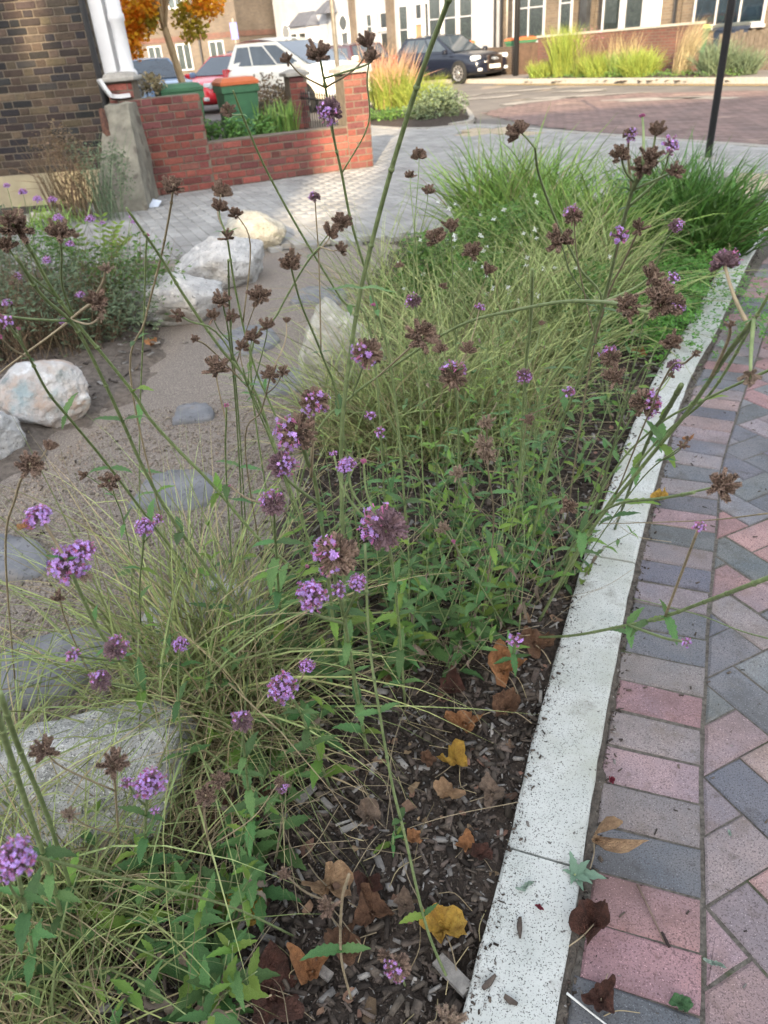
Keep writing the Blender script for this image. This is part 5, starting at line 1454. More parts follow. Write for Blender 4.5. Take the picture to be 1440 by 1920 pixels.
vb("verbena with lilac and magenta heads in front of the pale boulder", {"main":[(-0.537,0.877,-0.03),(-0.434,0.752,0.287),(-0.342,0.629,0.542),(-0.294,0.561,0.663)],"r":(0.0022,0.0015),"leaves":3,"br":[(None,"bloom",0.0359),([(-0.357,0.65,0.501),(-0.344,0.611,0.575),(-0.324,0.57,0.654)],"small",0.0137),([(-0.427,0.742,0.309),(-0.361,0.651,0.46),(-0.287,0.537,0.643)],"small",0.0097)]})
vb("verbena with bright lilac head cut by the left picture edge", {"main":[(-0.692,0.689,-0.03),(-0.517,0.556,0.406),(-0.385,0.433,0.701),(-0.332,0.381,0.808)],"r":(0.0024,0.0017),"leaves":5,"br":[(None,"bloom",0.0327),([(-0.463,0.507,0.532),(-0.409,0.444,0.655),(-0.344,0.375,0.787)],"small",0.0118)]})
vb("dead verbena seed head standing before the boulder at left", {"main":[(-0.608,0.941,-0.03),(-0.435,0.718,0.432),(-0.314,0.541,0.724)],"r":(0.0019,0.0013),"leaves":0,"br":[(None,"dead",0.0373),([(-0.405,0.675,0.507),(-0.404,0.593,0.66),(-0.39,0.554,0.74)],"dead",0.0336),([(-0.55,0.871,0.13),(-0.462,0.674,0.435),(-0.374,0.525,0.666)],"pale",0.0213)]}, dry=True)
vb("dead verbena with low brown heads among the dry grass", {"main":[(-0.406,0.9,-0.03),(-0.32,0.73,0.347),(-0.258,0.615,0.561)],"r":(0.0018,0.0012),"leaves":0,"br":[(None,"dead",0.0307),([(-0.278,0.654,0.491),(-0.257,0.64,0.531),(-0.238,0.624,0.579)],"dead",0.0287),([(-0.37,0.832,0.131),(-0.241,0.713,0.368),(-0.157,0.603,0.592)],"dead",0.0160)]}, dry=True)
vb("thick pale verbena stem arching from the upper left across the gravel with three heads", {"main":[(-0.146,1.518,-0.03),(-0.227,1.485,0.243),(-0.303,1.439,0.405),(-0.361,1.383,0.581),(-0.4,1.332,0.696),(-0.424,1.285,0.789),(-0.431,1.246,0.865),(-0.44,1.193,0.946),(-0.445,1.132,1.024),(-0.441,1.068,1.095),(-0.425,1.001,1.161),(-0.409,0.945,1.207)],"r":(0.0036,0.0018),"leaves":3,"br":[(None,"dead",0.0450),([(-0.445,1.127,1.03),(-0.418,1.047,1.103),(-0.375,0.968,1.165),(-0.349,0.912,1.202)],"dead",0.0346),([(-0.442,1.084,1.078),(-0.445,1.014,1.135),(-0.434,0.953,1.185)],"dead",0.0311),([(-0.425,1.001,1.161),(-0.414,0.949,1.2),(-0.404,0.925,1.219)],"dead",0.0260)]}, lsize=(.07,.03))
vb("second thick green stem parallel to the arching one at the left", {"main":[(-0.257,1.39,-0.03),(-0.371,1.345,0.304),(-0.43,1.289,0.547),(-0.446,1.241,0.708),(-0.444,1.199,0.821),(-0.437,1.139,0.944),(-0.43,1.078,1.039),(-0.435,1.015,1.102),(-0.422,0.945,1.17)],"r":(0.0034,0.0020),"leaves":3,"br":[([(-0.431,1.068,1.05),(-0.444,0.971,1.086),(-0.446,0.906,1.112)],"bud",0.0052)]}, lsize=(.07,.03))
vb("dry verbena stem rising from the left edge with a ragged brown head", {"main":[(-1.674,2.672,-0.03),(-1.152,2.08,0.557),(-0.974,1.87,0.694),(-0.559,1.299,0.963),(-0.384,0.995,1.083),(-0.292,0.811,1.146)],"r":(0.0022,0.0016),"leaves":0,"br":[(None,"dead",0.0361),([(-0.44,1.097,1.044),(-0.351,0.923,1.087),(-0.282,0.783,1.135)],"pale",0.0102),([(-0.322,0.873,1.126),(-0.295,0.852,1.153),(-0.282,0.839,1.173)],"pale",0.0175)]}, dry=True)
vb("purple stemmed verbena leaning to the left edge with crimson bud heads", {"main":[(-0.495,1.696,-0.03),(-0.548,1.51,0.388),(-0.543,1.316,0.688),(-0.519,1.164,0.857),(-0.496,1.069,0.945),(-0.445,0.938,1.053),(-0.401,0.823,1.128)],"r":(0.0030,0.0013),"leaves":4,"br":[(None,"small",0.0134),([(-0.445,0.938,1.053),(-0.423,0.889,1.082),(-0.391,0.825,1.118)],"bud",0.0054),([(-0.454,0.961,1.036),(-0.433,0.88,1.077),(-0.407,0.81,1.115)],"bud",0.0059)]})
vb("dead verbena with an upright dark head near the left edge below the round boulder", {"main":[(-1.012,1.435,-0.03),(-0.662,1.065,0.646),(-0.473,0.837,0.898),(-0.369,0.701,1.011)],"r":(0.0018,0.0013),"leaves":0,"br":[(None,"dead",0.0346),([(-0.386,0.724,0.993),(-0.37,0.727,1.002),(-0.358,0.734,1.015)],"dead",0.0209)]}, dry=True)
vb("dead verbena with two small brown heads over the gravel", {"main":[(-0.773,1.806,-0.03),(-0.578,1.394,0.485),(-0.488,1.174,0.694),(-0.441,1.058,0.79)],"r":(0.0016,0.0011),"leaves":2,"br":[(None,"dead",0.0371),([(-0.488,1.174,0.694),(-0.487,1.107,0.767),(-0.487,1.077,0.794)],"dead",0.0228)]})
vb("dead verbena pair of grey heads behind the lilac cluster", {"main":[(-0.798,1.43,-0.03),(-0.581,1.03,0.509),(-0.448,0.8,0.757)],"r":(0.0015,0.0010),"leaves":0,"br":[(None,"dead",0.0257),([(-0.46,0.819,0.737),(-0.431,0.81,0.763),(-0.408,0.802,0.795)],"pale",0.0312)]}, dry=True)
vb("tall thin verbena with a single flat brown head before the brick wall", {"main":[(-0.676,1.9,-0.03),(-0.563,1.628,0.709),(-0.446,1.476,0.921),(-0.352,1.329,1.064),(-0.287,1.199,1.162),(-0.253,1.115,1.213)],"r":(0.0022,0.0013),"leaves":2,"br":[(None,"dead",0.0356)]}, dry=True)
vb("long leaning verbena stem with a broken tip crossing before the boulders", {"main":[(-0.147,1.583,-0.03),(-0.231,1.496,0.587),(-0.248,1.439,0.766),(-0.287,1.375,0.885),(-0.314,1.295,1.009),(-0.323,1.226,1.096),(-0.33,1.133,1.185)],"r":(0.0032,0.0018),"leaves":3,"br":[([(-0.24,1.469,0.679),(-0.248,1.228,0.948),(-0.267,1.097,1.027),(-0.271,1.052,1.052)],"dead",0.0228),([(-0.247,1.445,0.752),(-0.25,1.14,0.962),(-0.246,1.018,1.026)],"dead",0.0180)]}, lsize=(.07,.02))
vb("verbena with a bare stick stem and tiny brown bud before the dark house weeds", {"main":[(-0.872,2.238,-0.03),(-0.686,1.967,0.465),(-0.482,1.584,0.888),(-0.37,1.314,1.078),(-0.333,1.217,1.131)],"r":(0.0020,0.0013),"leaves":3,"br":[(None,"bud",0.0083)]})
vb("verbena with a pile of four dark heads before the brick wall", {"main":[(-0.212,1.734,-0.03),(-0.221,1.598,0.532),(-0.243,1.466,0.805),(-0.233,1.342,0.986),(-0.209,1.211,1.123)],"r":(0.0026,0.0014),"leaves":2,"br":[([(-0.209,1.211,1.123),(-0.222,1.239,1.15),(-0.213,1.272,1.181)],"dead",0.0388),([(-0.209,1.211,1.123),(-0.214,1.209,1.147),(-0.212,1.207,1.169)],"dead",0.0340),([(-0.237,1.385,0.929),(-0.189,1.306,1.083),(-0.198,1.26,1.147)],"dead",0.0289),(None,"dead",0.0261)]})
vb("verbena with flat dark head above the row of boulders", {"main":[(-0.07,1.643,-0.03),(-0.078,1.489,0.657),(-0.096,1.402,0.84),(-0.117,1.312,0.976),(-0.12,1.236,1.069)],"r":(0.0024,0.0014),"leaves":2,"br":[(None,"dead",0.0532),([(-0.098,1.395,0.852),(-0.079,1.334,1.032),(-0.073,1.296,1.111),(-0.069,1.268,1.161)],"mixed",0.0195)]})
vb("verbena with three dark heads left of the tall central stem", {"main":[(-0.356,1.943,-0.03),(-0.287,1.659,0.719),(-0.187,1.513,0.898),(-0.108,1.372,1.025),(-0.072,1.299,1.074)],"r":(0.0022,0.0013),"leaves":2,"br":[([(-0.086,1.33,1.054),(-0.061,1.315,1.076),(-0.047,1.305,1.097)],"dead",0.0467),([(-0.108,1.372,1.025),(-0.058,1.34,1.083),(-0.029,1.321,1.111)],"dead",0.0415),([(-0.072,1.299,1.074),(-0.049,1.278,1.07),(-0.033,1.268,1.077)],"dead",0.0282)]})
vb("tall verbena with heads above the red pier and white car", {"main":[(0.06,1.627,-0.03),(0.046,1.568,0.676),(0.013,1.495,0.92),(-0.016,1.418,1.082),(-0.025,1.358,1.176),(-0.033,1.298,1.25),(-0.035,1.24,1.308),(-0.038,1.182,1.355)],"r":(0.0028,0.0014),"leaves":2,"br":[(None,"dead",0.0382),([(-0.035,1.24,1.308),(-0.066,1.2,1.328),(-0.082,1.171,1.349)],"dead",0.0187),([(-0.035,1.24,1.308),(0.009,1.202,1.329),(0.028,1.183,1.35),(0.03,1.174,1.363)],"dead",0.0343),([(-0.036,1.226,1.32),(0.028,1.17,1.335),(0.032,1.163,1.346)],"dead",0.0243),([(-0.031,1.313,1.233),(-0.029,1.171,1.278),(-0.029,1.124,1.291)],"mixed",0.0370),([(-0.025,1.358,1.176),(0.024,1.289,1.251),(0.026,1.233,1.314),(0.034,1.194,1.348)],"dead",0.0190)]})
vb("verbena crossing the brick wall with a hanging dark head", {"main":[(-0.002,1.758,-0.03),(0.006,1.68,0.753),(-0.056,1.627,0.887),(-0.123,1.539,1.057),(-0.16,1.455,1.177),(-0.176,1.383,1.261),(-0.181,1.331,1.31)],"r":(0.0026,0.0014),"leaves":2,"br":[([(-0.178,1.37,1.274),(-0.186,1.322,1.278),(-0.187,1.288,1.288)],"dead",0.0260)]})
vb("verbena with dark claw shaped heads over the gravel, left of the sparse stick", {"main":[(-0.452,1.87,-0.03),(-0.325,1.572,0.625),(-0.261,1.342,0.908),(-0.235,1.209,1.025)],"r":(0.0019,0.0012),"leaves":1,"br":[(None,"dead",0.0360),([(-0.261,1.342,0.908),(-0.261,1.268,0.955),(-0.251,1.186,1.007)],"dead",0.0275),([(-0.259,1.331,0.919),(-0.241,1.273,0.954),(-0.22,1.193,1.001)],"dead",0.0260),([(-0.288,1.443,0.799),(-0.217,1.312,0.945),(-0.174,1.222,1.025)],"dead",0.0437)]})
vb("bare green stick stem standing over the gravel beside dark heads", {"main":[(-0.453,1.956,-0.03),(-0.33,1.635,0.624),(-0.263,1.383,0.915),(-0.201,1.139,1.101)],"r":(0.0018,0.0014),"leaves":0,"br":[]})
vb("verbena with a row of three drooping brown heads over the flat stone", {"main":[(-0.213,1.785,-0.03),(-0.223,1.431,0.608),(-0.214,1.2,0.859),(-0.201,1.099,0.947)],"r":(0.0019,0.0011),"leaves":1,"br":[([(-0.205,1.125,0.925),(-0.205,1.119,0.961),(-0.197,1.115,0.979)],"dead",0.0298),([(-0.21,1.167,0.889),(-0.191,1.139,0.961),(-0.181,1.126,0.99)],"dead",0.0365),([(-0.214,1.2,0.859),(-0.166,1.143,0.971),(-0.156,1.123,1.006)],"dead",0.0329)]})
vb("verbena with a squat oval brown head over the gravel", {"main":[(-0.469,1.741,-0.03),(-0.312,1.305,0.635),(-0.211,0.976,0.94)],"r":(0.0019,0.0012),"leaves":2,"br":[([(-0.235,1.062,0.871),(-0.229,1.028,0.952),(-0.221,1.01,0.989)],"dead",0.0425),(None,"bud",0.0085)]})
vb("verbena with flat umbrella head and small companion over the path", {"main":[(-0.378,1.807,-0.03),(-0.28,1.385,0.651),(-0.202,1.206,0.824),(-0.151,1.045,0.955)],"r":(0.0017,0.0010),"leaves":1,"br":[(None,"dead",0.0307),([(-0.18,1.14,0.881),(-0.153,1.097,0.915),(-0.133,1.052,0.955)],"dead",0.0208),([(-0.151,1.045,0.955),(-0.125,1.059,0.997),(-0.12,1.07,1.026)],"dead",0.0156)]}, dry=True)
vb("verbena with small brown heads before the pavement centre", {"main":[(0.114,1.795,-0.03),(0.114,1.729,0.657),(0.108,1.653,0.914),(0.112,1.587,1.06)],"r":(0.0019,0.0010),"leaves":1,"br":[([(0.111,1.599,1.037),(0.124,1.615,1.125),(0.128,1.622,1.167)],"dead",0.0383),([(0.111,1.61,1.013),(0.109,1.641,1.092),(0.11,1.654,1.125)],"dead",0.0253),([(0.109,1.632,0.965),(0.135,1.617,1.052),(0.143,1.607,1.101)],"dead",0.0324)]})
vb("verbena with fan shaped brown head at the edge of the green grass", {"main":[(0.218,1.836,-0.03),(0.213,1.753,0.58),(0.195,1.657,0.87),(0.183,1.572,1.036)],"r":(0.0020,0.0011),"leaves":1,"br":[(None,"dead",0.0433),([(0.2,1.685,0.803),(0.169,1.617,0.952),(0.15,1.58,1.016)],"dead",0.0548),([(0.204,1.71,0.732),(0.223,1.594,0.92),(0.221,1.54,0.992)],"dead",0.0432)]})
vb("verbena with several fuzzy heads behind the tall stem, right side", {"main":[(0.182,1.957,-0.03),(0.149,1.788,0.54),(0.12,1.659,0.789),(0.101,1.593,0.884)],"r":(0.0018,0.0010),"leaves":1,"br":[(None,"mixed",0.0350),([(0.101,1.593,0.884),(0.085,1.62,0.91),(0.077,1.655,0.945)],"dead",0.0257),([(0.152,1.806,0.498),(0.235,1.688,0.796),(0.261,1.632,0.896),(0.266,1.612,0.929)],"dead",0.0414),([(0.11,1.627,0.838),(0.146,1.62,0.865),(0.17,1.618,0.901)],"dead",0.0233)]})
vb("horizontal arching verbena stem with big crumbly brown heads at its right end", {"main":[(-0.331,2.092,-0.03),(-0.184,1.939,0.399),(-0.059,1.812,0.575),(0.054,1.671,0.706),(0.134,1.542,0.806),(0.197,1.413,0.885),(0.251,1.264,0.948),(0.29,1.095,1.011),(0.305,0.941,1.056),(0.304,0.84,1.081)],"r":(0.0030,0.0020),"leaves":0,"br":[(None,"dead",0.0348),([(0.305,0.941,1.056),(0.329,0.873,1.069),(0.343,0.831,1.09)],"dead",0.0465),([(0.305,0.941,1.056),(0.331,0.904,1.082),(0.345,0.88,1.106)],"dead",0.0331),([(0.304,0.84,1.081),(0.338,0.829,1.072),(0.36,0.831,1.081)],"mixed",0.0209),([(0.305,0.941,1.056),(0.332,0.888,1.08),(0.345,0.858,1.101)],"dead",0.0349),([(0,1.742,0.642),(0.056,1.16,0.928),(0.06,0.832,1.07)],"dead",0.0422),([(-0.059,1.812,0.575),(-0.017,1.225,0.881),(-0.003,0.827,1.06)],"mixed",0.0385)]})
vb("strong verbena stem with the biggest cluster of brown heads before the road", {"main":[(0.41,1.756,-0.03),(0.419,1.595,0.46),(0.43,1.438,0.729),(0.408,1.258,0.949),(0.368,1.09,1.096),(0.331,0.95,1.186),(0.31,0.863,1.228)],"r":(0.0036,0.0017),"leaves":3,"br":[(None,"dead",0.0294),([(0.331,0.95,1.186),(0.34,0.925,1.229),(0.337,0.909,1.258)],"dead",0.0273),([(0.331,0.95,1.186),(0.321,0.886,1.219),(0.311,0.845,1.24)],"dead",0.0303),([(0.324,0.922,1.2),(0.306,0.908,1.217),(0.293,0.892,1.239)],"dead",0.0284),([(0.331,0.95,1.186),(0.309,0.912,1.233),(0.299,0.885,1.26)],"mixed",0.0173),([(0.344,0.998,1.158),(0.362,0.944,1.202),(0.355,0.908,1.242)],"small",0.0168),([(0.31,0.863,1.228),(0.313,0.881,1.257),(0.313,0.891,1.274)],"bud",0.0081),([(0.33,0.943,1.189),(0.338,0.888,1.209),(0.342,0.85,1.223)],"dead",0.0228),([(0.31,0.863,1.228),(0.337,0.882,1.229),(0.35,0.897,1.234)],"small",0.0119)]})
vb("verbena stem leaning left with a lone claw head against the pavement", {"main":[(0.413,1.985,-0.03),(0.431,1.782,0.518),(0.49,1.524,0.839),(0.399,1.391,0.98),(0.321,1.259,1.088),(0.253,1.106,1.187),(0.224,1.011,1.236)],"r":(0.0026,0.0013),"leaves":1,"br":[([(0.227,1.019,1.233),(0.214,1.019,1.247),(0.201,1.019,1.258)],"dead",0.0304),([(0.482,1.513,0.852),(0.348,1.241,1.004),(0.284,1.067,1.09),(0.247,0.951,1.139)],"dead",0.0413)]})
vb("verbena with pale stalk and brown head right of the big cluster", {"main":[(0.59,1.991,-0.03),(0.507,1.628,0.637),(0.446,1.36,0.915),(0.413,1.187,1.039),(0.377,1.035,1.125)],"r":(0.0022,0.0012),"leaves":1,"br":[(None,"dead",0.0259),([(0.458,1.408,0.873),(0.392,1.173,1.036),(0.344,1.015,1.121)],"small",0.0242),([(0.48,1.499,0.784),(0.357,1.244,1.02),(0.289,1.05,1.146)],"mixed",0.0275)]}, dry=True)
vb("verbena with lilac tipped bullet head before the dark green grass", {"main":[(0.718,2.07,-0.03),(0.671,1.792,0.553),(0.57,1.453,0.951),(0.532,1.293,1.065)],"r":(0.0019,0.0010),"leaves":1,"br":[(None,"mixed",0.0272),([(0.609,1.575,0.833),(0.571,1.405,0.911),(0.517,1.237,0.992)],"small",0.0197)]})
vb("thick pair of verbena stems crossing the kerb with a fan head of lilac buds", {"main":[(0.393,1.529,-0.03),(0.456,1.4,0.334),(0.499,1.224,0.63),(0.498,1.061,0.829),(0.463,0.907,0.98),(0.426,0.787,1.072)],"r":(0.0036,0.0026),"leaves":2,"br":[([(0.433,0.808,1.058),(0.42,0.825,1.085),(0.412,0.841,1.112),(0.411,0.851,1.127)],"mixed",0.0329),([(0.426,0.787,1.072),(0.416,0.76,1.046),(0.409,0.737,1.024)],"pale",0.0244),([(0.481,0.973,0.92),(0.436,0.855,1.023),(0.409,0.804,1.064)],"dead",0.0133)]}, lsize=(.06,.04))
vb("second of the stems crossing the kerb running out at the right edge", {"main":[(0.472,1.647,-0.03),(0.533,1.499,0.353),(0.566,1.325,0.63),(0.573,1.152,0.811),(0.47,0.843,1.085)],"r":(0.0028,0.0018),"leaves":3,"br":[([(0.546,1.458,0.426),(0.427,1.01,0.902),(0.393,0.867,0.994),(0.375,0.803,1.032)],"dead",0.0105),([(0.518,1.552,0.232),(0.406,1.077,0.858),(0.375,0.897,0.984),(0.344,0.798,1.051)],"dead",0.0304)]}, lsize=(.06,.03))
vb("low verbena stem slanting over the kerb to the right edge", {"main":[(0.511,1.743,-0.03),(0.544,1.517,0.432),(0.56,1.321,0.669),(0.559,1.122,0.82),(0.514,0.878,0.972)],"r":(0.0024,0.0018),"leaves":2,"br":[]}, lsize=(.06,.03))
vb("verbena with speckled pink head beside the kerb", {"main":[(0.608,1.927,-0.03),(0.551,1.582,0.425),(0.492,1.289,0.702),(0.456,1.136,0.818)],"r":(0.0022,0.0014),"leaves":2,"br":[(None,"mixed",0.0540),([(0.478,1.226,0.751),(0.502,1.169,0.839),(0.502,1.148,0.876)],"mixed",0.0266),([(0.456,1.136,0.818),(0.484,1.142,0.833),(0.503,1.153,0.853)],"dead",0.0162),([(0.478,1.226,0.751),(0.437,1.193,0.801),(0.404,1.156,0.861)],"dead",0.0449),([(0.504,1.34,0.658),(0.433,1.237,0.817),(0.405,1.184,0.886)],"mixed",0.0417)]})
vb("cut green stump of a verbena stem above the kerb", {"main":[(0.732,1.939,-0.03),(0.58,1.41,0.572),(0.505,1.165,0.77),(0.415,0.917,0.941)],"r":(0.0032,0.0034),"leaves":2,"br":[]}, lsize=(.05,.04))
vb("verbena carrying a star shaped dark head over the block path", {"main":[(0.402,1.608,-0.03),(0.411,1.271,0.457),(0.403,1.082,0.645),(0.376,0.836,0.814),(0.336,0.67,0.927)],"r":(0.0024,0.0016),"leaves":3,"br":[([(0.376,0.836,0.814),(0.373,0.721,0.897),(0.366,0.668,0.937)],"dead",0.0377)]}, lsize=(.06,.045))
vb("twin small brown heads over the block path beside the kerb", {"main":[(0.536,1.713,-0.03),(0.511,1.366,0.426),(0.457,1.095,0.695),(0.39,0.83,0.897)],"r":(0.0014,0.0009),"leaves":1,"br":[(None,"dead",0.0165),([(0.428,0.964,0.799),(0.413,0.889,0.855),(0.391,0.822,0.911)],"dead",0.0095)]})
vb("long stem lying low over the kerb and path with tufts of leaves at its joint", {"main":[(0.355,1.49,-0.03),(0.427,1.328,0.115),(0.476,1.153,0.294),(0.491,1.014,0.437),(0.48,0.863,0.599),(0.412,0.618,0.844)],"r":(0.0030,0.0026),"leaves":4,"br":[([(0.491,1.001,0.451),(0.419,0.827,0.694),(0.333,0.639,0.904)],"small",0.0136),([(0.48,1.13,0.318),(0.393,0.801,0.593),(0.309,0.573,0.802)],"small",0.0113)]}, leaf_from=.3, leaf_to=.6, lsize=(.05,.05))
vb("thin purple wire stem lying level across the kerb to the right edge", {"main":[(0.458,1.948,-0.03),(0.539,1.718,0.167),(0.584,1.451,0.347),(0.569,1.079,0.6),(0.473,0.737,0.845)],"r":(0.0012,0.0009),"leaves":0,"br":[]}, dry=True)
vb("thin stem slanting down over the paving at the right edge", {"main":[(0.681,1.62,-0.03),(0.634,1.171,0.298),(0.544,0.866,0.534),(0.435,0.617,0.751)],"r":(0.0012,0.0008),"leaves":0,"br":[]})
vb("verbena with dull spent head and a few lilac dots near the dark bed edge", {"main":[(0.249,1.603,-0.03),(0.309,1.463,0.397),(0.29,1.3,0.726),(0.266,1.215,0.851)],"r":(0.0020,0.0011),"leaves":2,"br":[(None,"mixed",0.0300),([(0.266,1.215,0.851),(0.286,1.231,0.882),(0.301,1.254,0.926)],"dead",0.0168),([(0.29,1.3,0.726),(0.323,1.236,0.775),(0.341,1.189,0.823)],"small",0.0224),([(0.296,1.345,0.65),(0.284,1.266,0.711),(0.263,1.159,0.79)],"dead",0.0278)]})
vb("verbena with ragged pale heads in the heart of the green foliage", {"main":[(0.235,1.515,-0.03),(0.23,1.301,0.454),(0.19,1.134,0.709),(0.163,0.993,0.873)],"r":(0.0018,0.0011),"leaves":3,"br":[(None,"pale",0.0294),([(0.187,1.123,0.724),(0.174,1.065,0.774),(0.159,0.985,0.84)],"pale",0.0337),([(0.2,1.178,0.649),(0.18,1.076,0.743),(0.165,0.989,0.817)],"pale",0.0277),([(0.223,1.275,0.5),(0.134,1.04,0.727),(0.11,0.93,0.826)],"pale",0.0279)]}, dry=True)
vb("verbena with fuzzy grey heads low in the green foliage", {"main":[(0.311,1.528,-0.03),(0.185,1.267,0.369),(0.093,0.993,0.688)],"r":(0.0017,0.0011),"leaves":2,"br":[(None,"pale",0.0276),([(0.288,1.487,0.04),(0.301,1.152,0.549),(0.297,0.999,0.709)],"dead",0.0431),([(0.167,1.224,0.425),(0.134,1.111,0.54),(0.109,0.982,0.668)],"bud",0.0087),([(0.151,1.179,0.481),(0.015,1.196,0.82),(0.011,1.195,0.974),(0.01,1.194,1.001)],"bud",0.0104)]})
vb("sturdy olive verbena stem standing cut off among the feather grass", {"main":[(0.396,1.812,-0.03),(0.363,1.669,0.393),(0.325,1.476,0.74),(0.303,1.347,0.9),(0.272,1.212,1.031)],"r":(0.0030,0.0026),"leaves":1,"br":[]})
vb("verbena behind the arching stem with speckled brown heads", {"main":[(0.258,2.008,-0.03),(0.195,1.595,0.539),(0.147,1.268,0.84)],"r":(0.0019,0.0011),"leaves":1,"br":[(None,"mixed",0.0574),([(0.147,1.268,0.84),(0.165,1.269,0.859),(0.177,1.272,0.886)],"dead",0.0345),([(0.147,1.268,0.84),(0.179,1.284,0.884),(0.202,1.308,0.946)],"small",0.0192),([(0.147,1.268,0.84),(0.135,1.29,0.854),(0.129,1.319,0.874)],"dead",0.0357)]})
vb("verbena with two tiny lilac heads left of the central grass", {"main":[(0.03,2.04,-0.03),(0.014,1.514,0.513),(0.004,1.171,0.781)],"r":(0.0014,0.0009),"leaves":3,"br":[(None,"small",0.0191),([(0.005,1.23,0.739),(-0.004,1.217,0.766),(-0.01,1.202,0.801)],"small",0.0190)]})
vb("thick pale green stem lying slanted toward the bottom edge", {"main":[(-0.222,0.737,-0.03),(-0.304,0.681,0.19),(-0.385,0.554,0.502),(-0.384,0.429,0.751),(-0.37,0.39,0.822)],"r":(0.0018,0.0014),"leaves":0,"br":[]})
vb("pale wiry stem curving down from the centre to a faded head at the bottom", {"main":[(0.049,0.634,-0.03),(0.015,0.663,0.11),(-0.008,0.7,0.308),(-0.021,0.718,0.417),(-0.03,0.737,0.56),(-0.034,0.748,0.682),(-0.027,0.755,0.835)],"r":(0.0023,0.0016),"leaves":3,"br":[]}, lsize=(.04,.03))
vb("low verbena head of dull mauve with lilac dots beside the yellow leaf", {"main":[(-0.03,0.64,-0.03),(-0.024,0.41,0.519)],"r":(0.0016,0.0012),"leaves":0,"br":[(None,"mixed",0.0317),([(-0.029,0.565,0.156),(-0.039,0.498,0.328),(-0.04,0.427,0.509)],"dead",0.0178)]})
vb("large faded head lying at the bottom edge of the mulch", {"main":[(0.034,0.565,-0.03),(0.021,0.336,0.553)],"r":(0.0016,0.0013),"leaves":0,"br":[(None,"pale",0.0419)]}, dry=True)
vb("verbena with a small lilac head at the bed edge by the kerb", {"main":[(0.302,1.404,-0.03),(0.22,1.001,0.423)],"r":(0.0015,0.0010),"leaves":3,"br":[(None,"small",0.0297)]})
vb("thick green pair of verbena stalks at the lower left edge", {"main":[(-0.642,0.731,-0.03),(-0.559,0.678,0.293),(-0.486,0.61,0.543),(-0.405,0.524,0.765),(-0.339,0.448,0.912)],"r":(0.0034,0.0028),"leaves":5,"br":[]}, leaf_to=.5)
vb("thick olive verbena stalk beside the green pair at lower left", {"main":[(-0.629,0.769,-0.03),(-0.568,0.725,0.244),(-0.503,0.663,0.492),(-0.434,0.58,0.718),(-0.366,0.499,0.881)],"r":(0.0030,0.0026),"leaves":3,"br":[]}, leaf_to=.4)
vb("bending stem at the bottom with a dull mauve spent flower in the mulch", {"main":[(-0.123,0.621,-0.03),(-0.115,0.561,0.235),(-0.085,0.472,0.532),(-0.061,0.407,0.699)],"r":(0.0018,0.0013),"leaves":1,"br":[([(-0.097,0.511,0.412),(-0.095,0.461,0.525),(-0.086,0.404,0.653)],"dead",0.0230),([(-0.085,0.472,0.532),(-0.113,0.444,0.611),(-0.126,0.425,0.679)],"dead",0.0157)]}, dry=True)

# small flowered verbenas of the left bed
def left_v(i, root, tips_, lab):
    r = Vector(root); t = thing("verbena_plant", root, lab, "verbena", "verbenas in the left bed")
    for (p, w, kind) in tips_:
        p = Vector(p); mid = r.lerp(p, .5)+Vector((random.uniform(-.06,.06), 0, .03)); P = spline([tuple(r), tuple(mid), tuple(p)], 5)
        mb = MB(); mb.tube(P, [.0035-.002*k/(len(P)-1) for k in range(len(P))], 5); mb.build("stem", m_stem, t, True)
        put_head(t, p, Vector((0,0,1))+(p-mid)*.4, w, kind)
LV = [
 (((-2.147,4.744,0)), [((-1.89,4.4,0.837),.035,"bloom"),((-1.815,4.4,0.802),.05,"bloom"),((-1.707,4.3,0.775),.05,"bloom"),((-1.671,4.4,0.751),.05,"bloom")], "left bed verbena with lilac heads high against the cream plinth"),
 (((-1.887,4.473,0)), [((-1.591,4.2,0.691),.06,"bloom"),((-1.394,4.1,0.687),.05,"bloom"),((-1.57,4.2,0.554),.05,"bloom"),((-1.673,4.1,0.502),.05,"bloom")], "left bed verbena with lilac heads before the pale pavement"),
 (((-1.642,4.413,0)), [((-1.367,4.2,0.644),.03,"bloom"),((-1.233,4.3,0.617),.03,"bloom"),((-1.24,4.3,0.645),.025,"bloom"),((-1.525,4.2,0.591),.05,"dead")], "left bed verbena with thin stems and tiny lilac heads to the right"),
 (((-2.095,4.332,0)), [((-1.77,3.9,0.478),.045,"mixed"),((-1.864,3.9,0.349),.05,"bloom"),((-1.81,3.9,0.441),.035,"dead")], "left bed verbena at the picture edge with dull mauve heads"),
 (((-1.684,4.235,0)), [((-1.516,4,0.334),.05,"bloom"),((-1.601,3.9,0.229),.05,"bloom"),((-1.66,4,0.374),.04,"dead")], "left bed verbena with low lilac heads in the dark foliage"),
]
for i, (r_, tp_, lab) in enumerate(LV): left_v(i, (r_[0], r_[1], -.03), tp_, lab)
